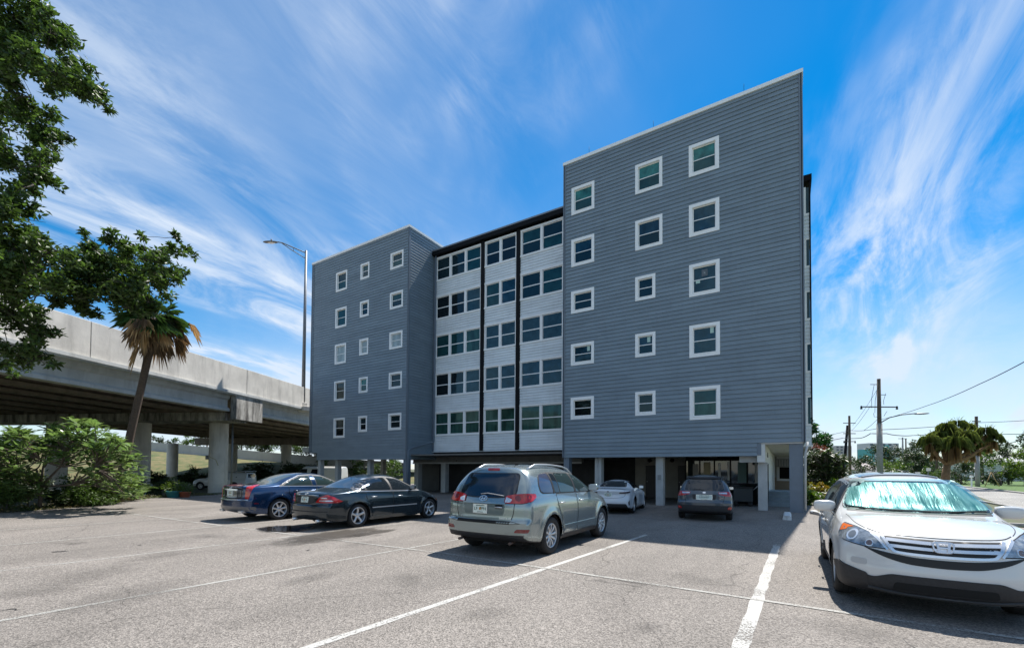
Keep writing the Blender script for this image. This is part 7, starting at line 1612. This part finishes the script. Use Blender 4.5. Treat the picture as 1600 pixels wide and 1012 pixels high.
# far towers
def tower(label, px0, px1, py, dp, walls, floors, trimc, bays):
    a = at(px0, 731, dp); b_ = at(px1, 731, dp); z1 = at((px0+px1)/2, py, dp).z; w = (b_-a).length; root = thing('apartment_tower', label, 'tower', (a.x, a.y, -1), YAW); MB().box((0, 0, 0), (w, 22, z1+1)).build('wall', walls, root)
    fh = (z1)/floors
    for k in range(floors):
        for j in range(bays): 
            x0 = w*(j+.25)/bays; MB().box((x0, -.25, 1+fh*k+fh*.28), (x0+w/bays*.5, .0, 1+fh*k+fh*.78)).build('window', M_TGLASS if trimc is None else trimc, root)
    return root
M_TW = mat('tower_white', (.62, .62, .60), .8); M_TT = mat('tower_teal', (.12, .42, .40), .7); M_TW2 = mat('tower_cream', (.52, .48, .45), .8); M_TWIN = mat('tower_glass', (.06, .09, .12), .3)
tower('pale cream apartment tower far away between the leaning poles', 1306, 1331, 696, 520, M_TW2, 10, M_TWIN, 4)
tw = tower('white and teal apartment tower far away right of the tallest pole', 1358, 1405, 692, 640, M_TW, 9, M_TWIN, 5)
MB().box((-1, -1.5, 0), (7, 20, 36)).build('teal_end', M_TT, tw); MB().box((22, -1.6, 0), (28, 5, 42)).build('teal_end', M_TT, tw); MB().box((8, 2, 38), (20, 14, 43)).build('roof_room', M_TW, tw)
# houses and small roadside items
def house(label, px, dp, w, h, col, roofc, seed):
    c = at(px, 731, dp); root = thing('house', label, 'house', (c.x, c.y, 0), YAW); MB().box((-w/2, 0, 0), (w/2, 8, h)).build('wall', mat('house_wall_%d' % seed, col, .85), root)
    b = MB(); e = .5; b.add([(-w/2-e, -e, h), (w/2+e, -e, h), (w/2+e, 8+e, h), (-w/2-e, 8+e, h), (-w/4, 4, h+1.7), (w/4, 4, h+1.7)], [(0, 1, 5, 4), (1, 2, 5), (2, 3, 4, 5), (3, 0, 4), (3, 2, 1, 0)]); b.build('roof', mat('house_roof_%d' % seed, roofc, .85, noise=.15), root)
    for x in (-w*.3, w*.1): f = MB().box((x, -.06, .9), (x+1.2, .0, 2.1)).build('window', M_TRIM, root); MB().box((x+.08, -.08, .98), (x+1.12, -.062, 2.02)).build('pane', M_TGLASS, f)
house('small house with a pale grey hip roof among the roadside trees', 1407, 92, 3.6, 1.3, (.45, .44, .40), (.30, .29, .28), 1)
house('small pale gabled house far along the road', 1366, 110, 3, 2.4, (.55, .50, .48), (.42, .36, .34), 2)
house('pale roofed house behind the trees at the right edge', 1572, 90, 10, 4.0, (.5, .5, .48), (.40, .40, .40), 3)
def sign(label, px, py, dp, w, h, mt, kind='road_sign', z0=0):
    c = at(px, py, dp); root = thing(kind, label, 'sign', (c.x, c.y, z0), YAW); MB().tube([(0, .06, 0), (0, .06, c.z-z0)], .04, 6).build('post', M_GALV, root); MB().box((-w/2, 0, c.z-z0-h/2), (w/2, .03, c.z-z0+h/2)).build('panel', mt, root)
M_GS = mat('green_sign', (.01, .22, .13), .5)
sign('green street sign hanging between the leaning poles', 1321, 721.5, 75, 1.6, .6, M_GS); sign('small white sign on a short post left of the shaggy tree trunk', 1451, 733, 50, .5, .35, M_TRIM); sign('small white sign on the verge beside the thin pole', 1526, 741, 54, .6, .45, M_TRIM); sign('small white board just above the white SUV roof', 1434, 739, 52, .6, .3, M_TRIM); sign('white square sign above the dark trees right of the tallest pole', 1403, 717, 100, 1.0, .8, M_TW)
mb_ = thing('mailbox', 'white mailbox post on the verge behind the white SUV', 'mailbox', flat(at(1518, 748, 52))+(.1,)); MB().box((-.06, -.06, 0), (.06, .06, 1.2)).build('post', M_TRIM, mb_); MB().box((-.12, -.25, 1.05), (.12, .25, 1.3)).build('box', M_TRIM, mb_, .02)
sp = thing('stake_support', 'thin tan wooden stakes propping a young tree on the verge', 'stakes', flat(at(1549, 750, 53))+(.1,))
for dx in (-.25, .3): MB().tube([(dx*2.2, 0, 0), (0, 0, 1.7)], .04, 6).build('stake', mat('tan_stake', (.45, .30, .15), .8), sp)
